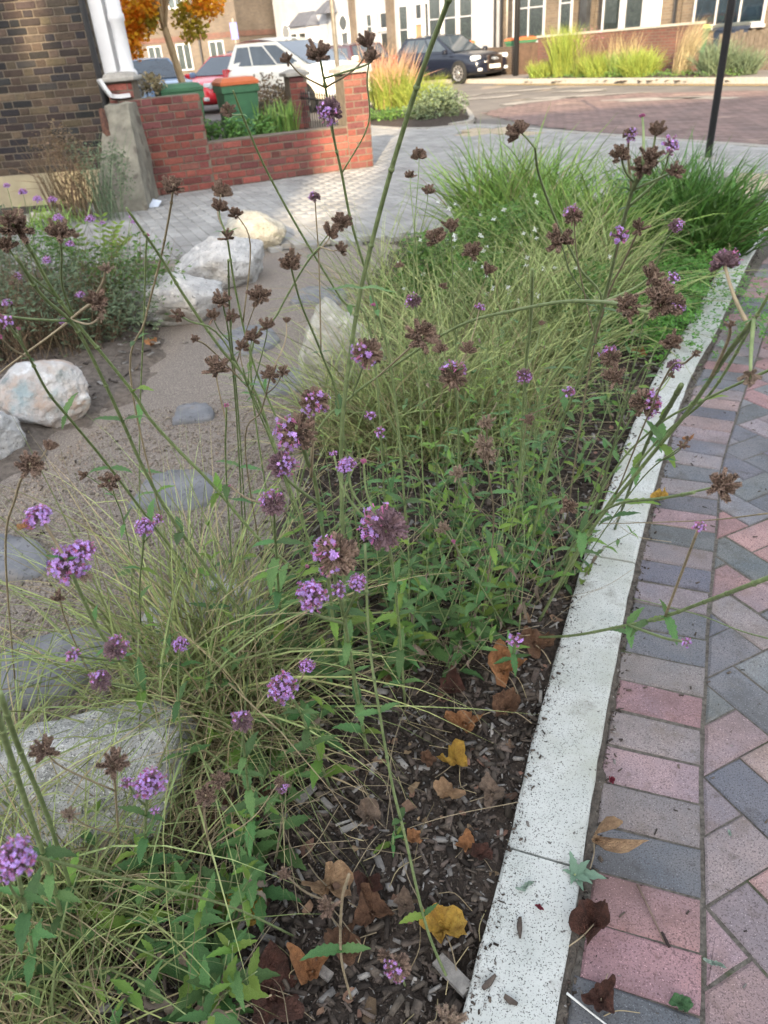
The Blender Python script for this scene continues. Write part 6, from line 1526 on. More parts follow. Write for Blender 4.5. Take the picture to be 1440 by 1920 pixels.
for i, (px_, lab, rad_) in enumerate(((((-1.988,4.129,0)), "dark feathery shrub at the left edge above the round boulder", .5), (((-1.684,4.235,0)), "dark feathery shrub behind the round boulder, toward the path", .5), (((-1.524,4.585,0)), "loose grey-green shrub at the path corner of the left bed", .38), (((-2.842,5.4,0)), "spreading dark shrub mostly beyond the left edge", .6))):
    t = thing("feathery_shrub", (px_[0], px_[1], -.03), lab, "shrub", "shrubs in the left bed")
    V1, Q1 = blades((0,0,0), 420, rad_*.5, (.3,.7), (.0,.8), (.1,.6), .004, seed=500+i); put("stems", mesh_np("stems", V1, Q1, m_weed), t, None, True)
    g_ = np.random.default_rng(50+i); C_ = [(g_.uniform(-.8,.8)*rad_, g_.uniform(-.5,.5)*rad_, g_.uniform(.08,.5), .17) for k in range(14)]
    V1, Q1 = leafcloud(C_, 3400, .035, (1,1,.9), 60+i, .3); put("foliage", mesh_np("foliage", V1, Q1, m_green if i == 2 else m_greyleaf), t, None, True)
# ferny vetch
t = thing("vetch", ((-1.766,5.104,0)[0], (-1.766,5.104,0)[1], -.03), "fresh green ferny leaved plant in the left bed before the pavement", "plant")
for k in range(9):
    a = random.uniform(-1.2,1.2); r0 = Vector((-1.766,5.104,0)); tip = r0+Vector((math.sin(a)*.28, random.uniform(-.1,.1), random.uniform(.35,.6)))
    P = spline([tuple(r0), tuple(r0.lerp(tip,.5)+Vector((0,0,.08))), tuple(tip)], 5)
    mb = MB(); mb.tube(P, .0016, 4)
    for j in range(3, len(P)):
        for sg in (-1,1):
            c = Vector(P[j]); d = Vector((sg*.05, random.uniform(-.02,.02), .02)); w = Vector((0,0,.010))
            mb.add([c, c+d*.5+w, c+d, c+d*.5-w], [(0,1,2,3)])
    mb.build("frond", m_vleafl, t)

# ------------------------------------------------------------------ leafy verbena growth: every leaf its own object
def leafy(name, label, root, n_stems, h, spread, lsize, pairs, lean=(0,0), young=.2, dryl=.1, group=None, stem_r=.0022):
    t = thing(name, root, label, "verbena", group); r = Vector(root)
    mb = MB()
    for s_ in range(n_stems):
        a = random.uniform(0, 6.28); hh = h*random.uniform(.55,1.1); b = r+Vector((math.cos(a), math.sin(a), 0))*spread*.35*random.random()
        tip = b+Vector((math.cos(a)*spread*random.uniform(.2,1)+lean[0], math.sin(a)*spread*random.uniform(.2,1)+lean[1], hh))
        P = spline([tuple(b), tuple(b.lerp(tip,.5)+Vector((random.uniform(-.02,.02), random.uniform(-.02,.02), hh*.06))), tuple(tip)], 6)
        mb.tube(P, [stem_r*(1-.55*k/(len(P)-1)) for k in range(len(P))], 5)
        m = len(P)-1
        for k in range(pairs):
            u = (k+.7)/pairs; i0 = min(int(u*m), m-1); p = Vector(P[i0]).lerp(Vector(P[i0+1]), u*m-i0); d = (Vector(P[i0+1])-Vector(P[i0])).normalized()
            aa = k*1.57+s_; e = Vector((math.cos(aa), math.sin(aa), 0)); e = (e-d*e.dot(d)).normalized()
            sz = lsize*(1.1-.75*u)*random.uniform(.7,1.2)
            pool = YLEAVES if (random.random() < young or u > .92) else LEAVES
            for sg in (-1,1):
                if random.random() < .1: continue
                if random.random() < dryl*(1.4-u): put_leaf(t, p, e*sg+d*random.uniform(-.8,0), sz*.7, DLEAVES, random.uniform(-1,1))
                else: put_leaf(t, p, e*sg+d*random.uniform(.25,1.0), sz, pool, random.uniform(-.3,.3))
    mb.build("stems", m_stem, t, True)
    mb = MB()                                             # dry stalks fallen among the green ones
    for k in range(9):
        a = random.uniform(0, 6.28); b = r+Vector((math.cos(a), math.sin(a), 0))*spread*random.uniform(0,.8)+Vector((0,0,h*random.uniform(0,.25))); a2 = random.uniform(0, 6.28); l_ = random.uniform(.12,.34)
        e = b+Vector((math.cos(a2)*l_, math.sin(a2)*l_, h*random.uniform(.0,.6))); mb.tube(spline([tuple(b), tuple(b.lerp(e,.5)+Vector((random.uniform(-.03,.03), random.uniform(-.03,.03), random.uniform(-.01,.05)))), tuple(e)], 4), random.uniform(.0006,.0011), 4)
    mb.build("dry_stalks", m_stemdry, t, True)["kind"] = "stuff"
    return t
gv = "leafy verbena growth in the bed"
leafy("leafy_verbena", "dense leafy verbena clump in the middle of the bed above bare mulch", (0.024,1.436,-0.03), 13, .42, .20, .085, 6, (0,.02), .2, .12, gv)
leafy("leafy_verbena", "leafy verbena clump right of the middle clump, toward the kerb", (0.185,1.468,-0.03), 13, .42, .2, .08, 6, (0,.02), .2, .15, gv)
leafy("leafy_verbena", "leafy verbena with withered lower leaves nearest the kerb", (0.33,1.548,-0.03), 11, .40, .2, .075, 6, (.0,.02), .2, .3, gv)
leafy("leafy_verbena", "leafy verbena behind the middle clump before the feather grass", (0.105,1.694,-0.03), 11, .42, .22, .075, 6, (0,0), .25, .1, gv)
leafy("leafy_verbena", "leafy verbena behind the kerbside clump, in line with the kerb joint", (0.323,1.768,-0.03), 11, .42, .22, .075, 6, (0,0), .25, .1, gv)
leafy("leafy_verbena", "sparse leafy verbena by the kerb where the bed narrows", (0.575,1.931,-0.03), 7, .36, .2, .07, 5, (0,0), .25, .15, gv)
leafy("leafy_verbena", "leafy verbena far back beside the kerb below the pink speckled head", (0.703,2.288,-0.03), 6, .32, .22, .07, 5, (0,0), .25, .15, gv)
leafy("leafy_verbena", "broad dark leaved verbena left of the middle clump", (-0.215,1.366,-0.03), 7, .34, .2, .095, 5, (-.03,0), .1, .1, gv)
leafy("leafy_verbena", "low verbena with pale green tips beside the dry grass", (-0.243,1.121,-0.03), 6, .2, .17, .095, 4, (-.02,0), .3, .1, gv)
leafy("leafy_verbena", "big leaved verbena shoots in the lower left beside yellow brown leaves", (-0.383,0.749,-0.03), 6, .24, .14, .10, 4, (0,0), .05, .15, gv)
leafy("leafy_verbena", "big leaved verbena shoots right of the pale boulder's foot", (-0.302,0.846,-0.03), 6, .2, .15, .095, 4, (.0,0), .08, .1, gv)
leafy("leafy_verbena", "dark leaved verbena at the bottom edge left of the dark red leaf", (-0.382,0.623,-0.03), 7, .2, .13, .10, 4, (0,0), .08, .15, gv)
leafy("leafy_verbena", "verbena shoots in front of the boulder at the lower left", (-0.598,0.766,-0.03), 6, .2, .15, .085, 4, (0,0), .08, .2, gv)
leafy("leafy_verbena", "small fresh verbena shoot alone on the mulch", (-0.049,0.922,-0.02), 2, .05, .03, .05, 3, (0,0), .7, .0, gv)
leafy("leafy_verbena", "fresh bright verbena tip at the edge of the middle clump", (0,1.38,-0.02), 2, .12, .04, .06, 3, (0,0), .9, .0, gv)
leafy("leafy_verbena", "tall thin leafed verbena stems in the green thicket right of the central stem", (0.209,1.894,-0.03), 12, .62, .22, .06, 7, (0,0), .3, .1, gv, .0018)
leafy("leafy_verbena", "upright verbena stems in the thicket two hands from the kerb", (0.464,1.978,-0.03), 12, .60, .22, .06, 7, (0,0), .3, .15, gv, .0018)
leafy("leafy_verbena", "upright verbena stems leaning on the kerb near its second joint", (0.505,1.718,-0.03), 10, .42, .18, .06, 6, (.04,0), .25, .2, gv, .0018)
leafy("leafy_verbena", "thin verbena stems behind the kerb where the feather grass begins", (0.561,2.35,-0.03), 11, .55, .24, .06, 6, (0,0), .3, .15, gv, .0018)
leafy("leafy_verbena", "bushy verbena stems beside the kerb before the clover", (0.959,2.68,-0.03), 10, .45, .26, .07, 5, (0,0), .25, .2, gv, .0020)
leafy("leafy_verbena", "leafy verbena stems at the left of the thicket behind the large faded head", (-0.022,1.685,-0.03), 11, .50, .2, .065, 6, (0,0), .25, .15, gv, .0018)
leafy("leafy_verbena", "leafy verbena with grey withered leaves low behind the bare mulch", (0.118,1.386,-0.03), 8, .20, .16, .07, 4, (0,0), .15, .6, gv, .0018)
leafy("leafy_verbena", "verbena stems with curled grey leaves at lower left among grass", (-0.502,0.702,-0.03), 7, .16, .14, .07, 4, (0,0), .15, .6, gv, .0018)
leafy("leafy_verbena", "verbena stems with sparse leaves in the grass right of the big faded head", (-0.132,1.537,-0.03), 9, .55, .2, .06, 6, (0,0), .25, .15, gv, .0018)
leafy("leafy_verbena", "verbena stems with sparse leaves standing in the left grass clump", (-0.428,1.317,-0.03), 7, .5, .2, .07, 5, (-.03,0), .2, .2, gv, .0018)
leafy("leafy_verbena", "upright verbena stems rising through the dense middle grass", (0.227,2.365,-0.03), 10, .6, .3, .06, 6, (0,0), .3, .15, gv, .0020)
leafy("leafy_verbena", "upright verbena stems rising through the grass behind the kerb bend", (0.741,2.771,-0.03), 10, .55, .3, .065, 6, (0,0), .3, .15, gv, .0022)
leafy("leafy_verbena", "leafy verbena shoots among the feather grass centre", (-0.042,2.019,-0.03), 6, .4, .22, .075, 5, (0,0), .2, .1, gv)
tall = V_[0]
for sg, px_ in ((-1, (-0.056,1.01,1.087)), (1, (0.042,1.004,1.077))):
    a = Vector((-0.006,1.007,1.081)); put_leaf(tall, a, Vector(px_)-a, .05, LEAVES)

# ------------------------------------------------------------------ ornamental grasses of the bed
gg = "feather grass clumps in the bed"
def fgrass(px_, label, n=520, L=(.35,.7), seeds=60, rad=.10, mat1=None, straw=.25, lean=(.1,.95), bend=(.5,1.5), w=.0042, kw=None, name="feather_grass", group=gg):
    kw = kw or {}
    return grass(name, label, "grass", (px_[0], px_[1], -.03), [
        ("blades", mat1 or m_gpale, int(n*(1-straw)), rad, L, lean, bend, w, kw),
        ("dry_blades", m_gstraw, int(n*straw), rad, (L[0]*.7, L[1]*.95), (lean[0], lean[1]+.3), bend, w*.8, kw)], group)
fgrass((-0.554,1.303,0), "arching feather grass at the path edge beside the flat stones, left", 380, (.4,.95), rad=.15, straw=.3, lean=(.05,1.25), w=.0054)
fgrass((-0.395,1.203,0), "straw coloured feather grass tuft with dry base left of the mulch", 700, (.2,.55), rad=.13, straw=.65, lean=(.1,1.3))
fgrass((-0.456,1.46,0), "upright pale feather grass behind the straw coloured tuft", 420, (.4,.85), rad=.13, straw=.3, lean=(.05,1.1))
fgrass((-0.69,0.684,0), "feather grass tuft at the bottom left corner", 700, (.2,.5), rad=.16, straw=.45, lean=(.1,1.2))
fgrass((-0.895,0.947,0), "feather grass beyond the left edge reaching over the pale boulder", 500, (.35,.8), rad=.14, straw=.3, lean=(.2,1.2))
fgrass((-0.679,0.828,0), "wiry grass tuft rooted in front of the speckled boulder", 260, (.2,.5), rad=.12, straw=.45, lean=(.05,1.0))
fgrass((-0.511,0.914,0), "dry wiry grass at the right foot of the speckled boulder", 260, (.2,.45), rad=.10, straw=.7, lean=(.05,1.1))
fgrass((-0.04,2.704,0), "fine pale feather grass beside the tan boulder", 520, (.4,.8), rad=.2, w=.0056, straw=.3)
fgrass((0.191,2.615,0), "dense feather grass in the middle of the bed below the arching stem", 520, (.4,.85), rad=.22, w=.0058, straw=.3)
fgrass((0.463,2.71,0), "feather grass right of the dense middle tuft", 480, (.4,.8), rad=.24, w=.0058, straw=.25)
fgrass((0.416,3.363,0), "feather grass below the white flowered gaura", 520, (.4,.85), rad=.28, w=.0065, straw=.2)
fgrass((0.8,3.348,0), "green feather grass behind the cut olive stem", 620, (.4,.85), rad=.28, w=.0065, straw=.12)
fgrass((0.21,4.144,0), "thin feather grass at the back beside the gravel", 380, (.5,.95), rad=.3, w=.006, straw=.25)
fgrass((1.135,4.05,0), "soft feather grass arching before the dark green clump", 560, (.5,.95), rad=.3, w=.007, straw=.15)
gb = "broad bladed green grasses at the back of the bed"
fgrass((1.082,5.508,0), "lush green grass clump at the far end of the bed before the pavement", 1000, (.5,1.0), rad=.32, mat1=m_ggreen, straw=.06, lean=(.05,.75), bend=(.3,1.2), w=.016, name="green_grass", group=gb)
fgrass((1.403,4.954,0), "green grass clump between the lush clump and the dark clump", 700, (.45,.85), rad=.3, mat1=m_ggreen, straw=.08, lean=(.05,.8), bend=(.4,1.3), w=.015, name="green_grass", group=gb)
fgrass((2.228,4.971,0), "dark green strappy grass clump hanging over the kerb at right", 900, (.4,.8), rad=.24, mat1=m_gdark, straw=.03, lean=(.05,.85), bend=(.4,1.4), w=.018, name="green_grass", group=gb)
fgrass((2.053,5.179,0), "dark green grass clump left of the strappy one", 700, (.45,.85), rad=.26, mat1=m_gdark, straw=.04, lean=(.05,.7), bend=(.3,1.2), w=.016, name="green_grass", group=gb)
# gaura with white flowers
for i, (px_, lab, hh) in enumerate((((0.775,4.404,0), "white flowered gaura before the lush green grass", .62), ((0.484,3.892,0), "white flowered gaura at the gravel side of the bed", .55), ((0.863,3.633,0), "low white flowered gaura between the grasses", .45))):
    t = thing("gaura", (px_[0], px_[1], -.03), lab, "flowering plant", "white gauras in the bed")
    V1, Q1 = blades((0,0,0), 260, .25, (.3,hh*1.2), (.0,.6), (.0,.4), .004, seed=700+i); put("stems", mesh_np("stems", V1, Q1, m_ggreen), t, None, True)
    g_ = np.random.default_rng(70+i); C_ = [(g_.uniform(-.35,.35), g_.uniform(-.25,.25), g_.uniform(.1,hh*.85), .13) for k in range(16)]
    V1, Q1 = leafcloud(C_, 3000, .035, (1,1,.9), 80+i, .4); put("foliage", mesh_np("foliage", V1, Q1, m_green), t, None, True)
    mb = MB()
    for k in range(4):
        a = k*1.57+.4; c_, s_ = math.cos(a), math.sin(a); mb.add([(0,0,0),(c_*.010-s_*.006,s_*.010+c_*.006,.004),(c_*.021,s_*.021,.003),(c_*.010+s_*.006,s_*.010-c_*.006,.004)], [(0,1,2,3)])
    fm = mb.mesh("flower", m_white_fl)
    for k in range(26 if i < 2 else 16):
        m = Matrix.Rotation(random.uniform(.3,1.6), 4, 'X'); m = Matrix.Rotation(random.uniform(-.8,.8), 4, 'Z') @ m; sc = random.uniform(.5,.85)
        m = m @ Matrix.Diagonal((sc,sc,sc,1)); m.translation = Vector((random.uniform(-.38,.38), random.uniform(-.3,.15), random.uniform(.25,hh*1.05)))
        put("flower", fm, t, m, True)
# clover ground cover by the kerb
mbc = MB()
g_ = np.random.default_rng(90)
poly_c = [(1.756,4.586,0)[:2], (2.096,4.483,0)[:2], (1.796,3.831,0)[:2], (1.493,3.409,0)[:2], (1.315,3.168,0)[:2], (1.247,3.543,0)[:2]]
xs_ = [p[0] for p in poly_c]; ys_ = [p[1] for p in poly_c]; cnt = 0
while cnt < 4200:
    x, y = g_.uniform(min(xs_)-.05, max(xs_)+.05), g_.uniform(min(ys_)-.05, max(ys_)+.05)
    if not pip(poly_c, np.array([x]), np.array([y]))[0] and g_.random() < .8: continue
    cnt += 1; z = g_.uniform(.0,.20); a0 = g_.random()*6.28; s_ = g_.uniform(.010,.018); ti = g_.normal(0,.35,2)
    for k in range(3):
        a = a0+k*2.094; P = [(0,0),(.6,.38),(1,.2),(1,-.2),(.6,-.38)]; V = []
        for u, w in P:
            dx = (u*math.cos(a)-w*math.sin(a))*s_; dy = (u*math.sin(a)+w*math.cos(a))*s_
            V.append((x+dx, y+dy, z+dx*ti[0]+dy*ti[1]))
        mbc.add(V, [(0,1,2,3,4)])
o = mbc.build("clover", M("clover_leaf", (.13,.30,.05), (.07,.19,.03), .55, 20, island=.35, hue=.015, transl=.25)); tag(o, "bright green clover spreading over the kerb edge below the dark grass", "ground cover", None, "stuff")

# ------------------------------------------------------------------ boulders and flat stones
m_granite = M("granite_boulder", (.56,.55,.53), (.27,.265,.255), .85, 26, 8, bump=1.0, bscale=60, bdist=.012, speck=[((.30,.29,.26), 7, .50, .2), ((.14,.14,.14), 230, .57), ((.70,.69,.66), 190, .60), ((.20,.20,.17), 22, .62, .1)])
m_palegran = M("pale_boulder", (.54,.53,.515), (.30,.295,.29), .85, 11, 8, bump=.9, bscale=38, bdist=.02, speck=[((.62,.60,.57), 16, .56, .1), ((.24,.25,.24), 6, .54, .16), ((.18,.175,.165), 60, .64), ((.22,.23,.16), 3, .60, .2)])
m_tanrock = M("tan_boulder", (.47,.45,.385), (.28,.265,.22), .85, 12, 8, bump=.9, bscale=40, bdist=.02, speck=[((.58,.55,.47), 9, .58, .1), ((.2,.18,.13), 40, .64)])
m_pinkrock = M("pinkish_boulder", (.47,.47,.47), (.40,.31,.25), .75, 9, 8, .35, .65, bump=.9, bscale=34, bdist=.02, speck=[((.60,.60,.60), 20, .54, .12), ((.20,.23,.23), 11, .55, .14), ((.30,.36,.37), 6, .56, .12)])
m_flatst = M("blue_grey_slab", (.235,.235,.245), (.13,.135,.145), .8, 7, 8, bump=.7, bscale=40, speck=[((.26,.23,.2), 5, .55, .15), ((.1,.1,.1), 60, .62)])
import bmesh as _bmesh
def boulder(px_, size, label, mat_, seed, rz=0.0, sink=.25, facet=.35):
    t_m = _bmesh.new(); _bmesh.ops.create_icosphere(t_m, subdivisions=5, radius=1)
    off = Vector((seed*3.1, seed*1.7, seed*.9)); planes = []
    g = np.random.default_rng(seed)
    for k in range(15):
        d = Vector(g.normal(size=3)).normalized(); planes.append((d, g.uniform(.66,.92)))
    for v in t_m.verts:
        d = v.co.normalized(); r_ = 1+.16*mnoise.noise(d*1.3+off)
        for pd, ph in planes:
            c_ = d.dot(pd)
            if c_*r_ > ph: r_ += (ph/c_-r_)*min(1.0, facet*2.4)
        r_ += .05*mnoise.noise(d*3.1+off)+.03*mnoise.noise(d*7+off)+.016*mnoise.noise(d*15+off)+.008*mnoise.noise(d*34+off)
        v.co = Vector((d.x*r_*size[0], d.y*r_*size[1], d.z*r_*size[2]))
    me = bpy.data.meshes.new("boulder"); t_m.to_mesh(me); t_m.free(); setmats(me, mat_)
    me.polygons.foreach_set("use_smooth", [True]*len(me.polygons))
    o = put("boulder", me, None, Matrix.Translation((px_[0], px_[1], size[2]*(1-2*sink)-.03)) @ Matrix.Rotation(rz, 4, 'Z'))
    tag(o, label, "boulder", "boulders along the gravel path"); return o
boulder((-1.503,3.213,0), (.235,.18,.18), "rounded pinkish white boulder at the left edge of the gravel", m_pinkrock, 23, .1, .2)
boulder((-1.67,2.845,0), (.16,.15,.14), "grey boulder cut off by the left picture edge", m_palegran, 9, .2, .2)
boulder((-1.213,4.611,0), (.36,.24,.18), "long low pale boulder nearest in the row before the left bed", m_palegran, 5, .1, .2)
boulder((-0.987,5.409,0), (.33,.26,.21), "tall pale boulder in the middle of the row before the pavement", m_palegran, 6, .4, .2)
boulder((-0.919,6.369,0), (.30,.26,.19), "cream topped boulder at the far end of the row, by the pavement", m_tanrock, 7, .2, .2)
boulder((-0.718,1.059,0), (.29,.20,.17), "large speckled granite boulder at lower left under the grass", m_granite, 11, .25, .22)
boulder((-0.14,3.186,0), (.20,.27,.30), "tan boulder standing in the feather grass", m_tanrock, 13, .1, .2)
boulder((-0.505,1.593,0), (.21,.17,.12), "pale grey boulder behind the arching grass at the path edge", m_palegran, 15, .2, .25)
def flag(pts, label, seed):
    c = np.mean([p[:2] for p in pts], 0); g = np.random.default_rng(seed)
    P = spline([tuple(p[:2])+(0,) for p in pts]+[tuple(pts[0][:2])+(0,)], 7)[:-1]; P = [(c[0]+(p[0]-c[0])*(1+g.normal(0,.022)), c[1]+(p[1]-c[1])*(1+g.normal(0,.022)), 0) for p in P]
    n = len(P); V = []; F = []
    for k, (sc, z) in enumerate(((1.02,-.06),(1.0,-.024),(.96,-.013),(.6,-.011),(.3,-.010))):
        for p in P: V.append((c[0]+(p[0]-c[0])*sc, c[1]+(p[1]-c[1])*sc, z+(g.normal(0,.0022) if k > 1 else 0)))
    for k in range(4): F += [(k*n+i, k*n+(i+1)%n, (k+1)*n+(i+1)%n, (k+1)*n+i) for i in range(n)]
    F.append(tuple(4*n+i for i in range(n)))
    mb = MB(); mb.add(V, F); o = mb.build("stepping_stone", m_flatst, None, True); tag(o, label, "stepping stone", "flat stepping stones in the gravel")
flag([(-1.358,1.966,0),(-1.424,2.206,0),(-1.246,2.18,0),(-1.143,2.07,0),(-1.145,1.952,0)], "blue grey stepping stone at the left edge with an orange leaf on it", 1)
flag([(-1.061,1.375,0),(-1.122,1.557,0),(-1.007,1.653,0),(-0.838,1.656,0),(-0.776,1.538,0),(-0.867,1.409,0)], "big blue grey stepping stone at lower left under the grass blades", 2)
flag([(-0.933,2.344,0),(-0.902,2.558,0),(-0.716,2.57,0),(-0.614,2.449,0),(-0.671,2.304,0)], "stepping stone in the gravel right of the round boulder", 3)
flag([(-0.916,3.045,0),(-0.913,3.218,0),(-0.789,3.224,0),(-0.74,3.068,0)], "small stepping stone in the gravel behind the others", 4)
flag([(-0.876,4.044,0),(-0.789,4.299,0),(-0.599,4.3,0),(-0.513,4.002,0),(-0.706,3.878,0)], "stepping stone in front of the far boulders", 5)
flag([(-0.62,3.38,0),(-0.561,3.575,0),(-0.343,3.564,0),(-0.283,3.376,0),(-0.457,3.281,0)], "stepping stone beside the tan boulder and the grass", 6)
flag([(-0.622,1.653,0),(-0.611,1.853,0),(-0.479,1.862,0),(-0.414,1.723,0),(-0.508,1.616,0)], "stepping stone hidden behind the arching grass", 7)
flag([(-0.503,4.756,0),(-0.414,5.037,0),(-0.161,4.964,0),(-0.159,4.661,0)], "stepping stone at the far end of the gravel near the pavement", 8)

# ------------------------------------------------------------------ mulch, gravel grains, crumbs
m_chip = M("bark_chip", (.115,.092,.074), (.038,.030,.025), .9, 45, 5, island=.7, hue=.012, bump=.4, bscale=200)
m_chipg = M("grey_bark_chip", (.31,.29,.265), (.15,.14,.13), .9, 45, 5, island=.35, bump=.4, bscale=200)
def scatter_boxes(name, pts, size, mats, seed, flat=.25, tilt=.35, share=.15):
    g = np.random.default_rng(seed); n = len(pts)
    L = size[0]+(size[1]-size[0])*g.random(n)**1.9; W = L*g.uniform(.14,.45,n); H = L*g.uniform(.08,flat,n)
    T = np.array([(-1,-.8,-1),(1,-1,-1),(.9,1,-1),(-1.1,.7,-1),(-.9,-.7,1),(.8,-.9,1),(1,.8,1),(-.8,.9,1)])*.5
    V = T[None]*np.stack([L,W,H],1)[:,None,:]
    az = g.uniform(0,6.28,n); tx = g.normal(0,tilt,n); ty = g.normal(0,tilt,n)
    def rot(V, ax, a):
        c_, s_ = np.cos(a)[:,None], np.sin(a)[:,None]; i, j = [(1,2),(0,2),(0,1)][ax]; A, B = V[:,:,i].copy(), V[:,:,j].copy()
        V[:,:,i] = A*c_-B*s_; V[:,:,j] = A*s_+B*c_
    rot(V,0,tx); rot(V,1,ty); rot(V,2,az)
    V = V+pts[:,None,:]
    Q = np.array([(0,3,2,1),(4,5,6,7),(0,1,5,4),(1,2,6,5),(2,3,7,6),(3,0,4,7)])
    Qs = (Q[None]+(np.arange(n)*8)[:,None,None]).reshape(-1,4)
    mi = np.repeat((g.random(n) < share).astype(int), 6)
    return mesh_np(name, V.reshape(-1,3), Qs, mats, False, mi)
def rand_in(poly, n, g, dens=None):
    xs = [p[0] for p in poly]; ys = [p[1] for p in poly]; X = []; Y = []
    tot = 0
    while tot < n:
        x = g.uniform(min(xs),max(xs),n*2); y = g.uniform(min(ys),max(ys),n*2); ok = pip(poly,x,y)
        if dens is not None: ok &= g.random(n*2) < dens(x,y)
        X.append(x[ok]); Y.append(y[ok]); tot += ok.sum()
    return np.concatenate(X)[:n], np.concatenate(Y)[:n]
_kin = offset_line(KERBR, -.15)
MULCH = [(-.05,.35)] + [p for p in _kin if .35 < p[1] < 6.3] + [(.1,5.0),(-.12,4.0),(-.2,3.2),(-.3,2.4),(-.36,1.8),(-.5,1.3),(-.6,.9),(-.7,.35)]
g_ = np.random.default_rng(3)
X, Y = rand_in(MULCH, 17000, g_, lambda x, y: np.clip(1.35-y*.34, .12, 1))
Z = -.045+.030*np.clip(pdist(BED,X,Y)/.12,-1,1)+terrain_h(X,Y)+g_.uniform(-.001,.009,len(X))
o = put("bark_mulch", scatter_boxes("bark_mulch", np.stack([X,Y,Z],1), (.006,.042), [m_chip, m_chipg], 4)); tag(o, "dark bark mulch covering the planting bed", "mulch", None, "stuff")
X, Y = rand_in(MULCH, 22000, g_, lambda x, y: np.clip(1.2-y*.4, .05, 1))
Z = -.045+.030*np.clip(pdist(BED,X,Y)/.12,-1,1)+terrain_h(X,Y)+g_.uniform(-.001,.006,len(X))
o = put("fine_mulch", scatter_boxes("fine_mulch", np.stack([X,Y,Z],1), (.003,.012), [m_chip, m_chipg], 5, .5, .6, .12)); tag(o, "fine dark mulch crumbs between the bark chips", "mulch", None, "stuff")
LM = [(-1.3,3.4),(-1.15,4.1),(-1.4,4.8),(-1.6,5.8),(-3.5,5.9),(-3.5,3.0),(-1.7,2.7)]
X, Y = rand_in(LM, 3500, g_); Z = -.01+np.zeros(len(X))+g_.uniform(-.01,.02,len(X))
o = put("left_bed_litter", scatter_boxes("left_bed_litter", np.stack([X,Y,Z],1), (.015,.06), [m_chip, m_chipg], 6, .2, .3, .3)); tag(o, "bark and leaf litter on the left bed", "leaf litter", None, "stuff")
# gravel grains near the camera
GR = [(-1.5,.5),(-.7,.5),(-.55,1.2),(-.45,1.8),(-.3,2.6),(-.25,3.4),(-1.2,3.2),(-1.6,2.4)]
X, Y = rand_in(GR, 30000, g_, lambda x, y: np.clip(1.5-y*.36,.12,1))
n = len(X); T = np.array([(1,0,0),(-1,0,0),(0,1,0),(0,-1,0),(0,0,1),(0,0,-1)])
S = g_.uniform(.0018,.0056,n)[:,None,None]*g_.uniform(.7,1.3,(n,1,3)); a = g_.uniform(0,6.28,n)
V = T[None]*S; c_, s_ = np.cos(a)[:,None], np.sin(a)[:,None]; A, B = V[:,:,0].copy(), V[:,:,1].copy(); V[:,:,0] = A*c_-B*s_; V[:,:,1] = A*s_+B*c_
V = V+np.stack([X,Y,np.full(n,-.0335)+.35*terrain_h(X,Y)],1)[:,None,:]
Fq = np.array([(0,2,4),(2,1,4),(1,3,4),(3,0,4),(2,0,5),(1,2,5),(3,1,5),(0,3,5)])
o = put("gravel_grains", mesh_np("gravel_grains", V.reshape(-1,3), (Fq[None]+(np.arange(n)*6)[:,None,None]).reshape(-1,3), m_pebble)); tag(o, "loose brown grains on the gravel path", "gravel", None, "stuff")
X, Y = rand_in(GR, 900, g_, lambda x, y: np.clip(1.3-y*.25,.15,1))
o = put("loose_stones", scatter_boxes("loose_stones", np.stack([X,Y,np.full(900,-.031)],1), (.006,.02), [m_pebble, m_chip], 12, .7, .4, .4)); tag(o, "small loose stones and bits of bark on the gravel path", "gravel", None, "stuff")
# crumbs of soil in the joint along the kerb and on the kerb's inner edge
qs = g_.uniform(.25, tot_k*.75, 2600); P = np.array([f_k(q) for q in qs]); T2 = np.array([f_k(q+.01) for q in qs])-P; T2 /= np.linalg.norm(T2,axis=1)[:,None]; NL = np.stack([-T2[:,1],T2[:,0]],1)
off = np.where(g_.random(2600) < .75, -np.abs(g_.normal(.006,.014,2600)), .145-np.abs(g_.normal(0,.018,2600)))
zz = np.where(off < 0, .001, .018)
o = put("soil_crumbs", scatter_boxes("soil_crumbs", np.concatenate([P+NL*off[:,None], zz[:,None]],1), (.003,.013), [m_chip, m_chipg], 8, .5, .4, .08)); tag(o, "soil and bark crumbs caught along the kerb edge", "debris", None, "stuff")
qs = g_.uniform(.25, 4.2, 420); P = np.array([f_k(q) for q in qs]); off = -g_.uniform(.0,.55,420); 
o = put("path_debris", scatter_boxes("path_debris", np.concatenate([P+np.stack([-off*.9,off*.35],1), np.full((420,1),.002)],1), (.003,.016), [m_chip, m_chipg], 9, .2, .1, .2)); tag(o, "tiny plant scraps scattered on the block path", "debris", None, "stuff")
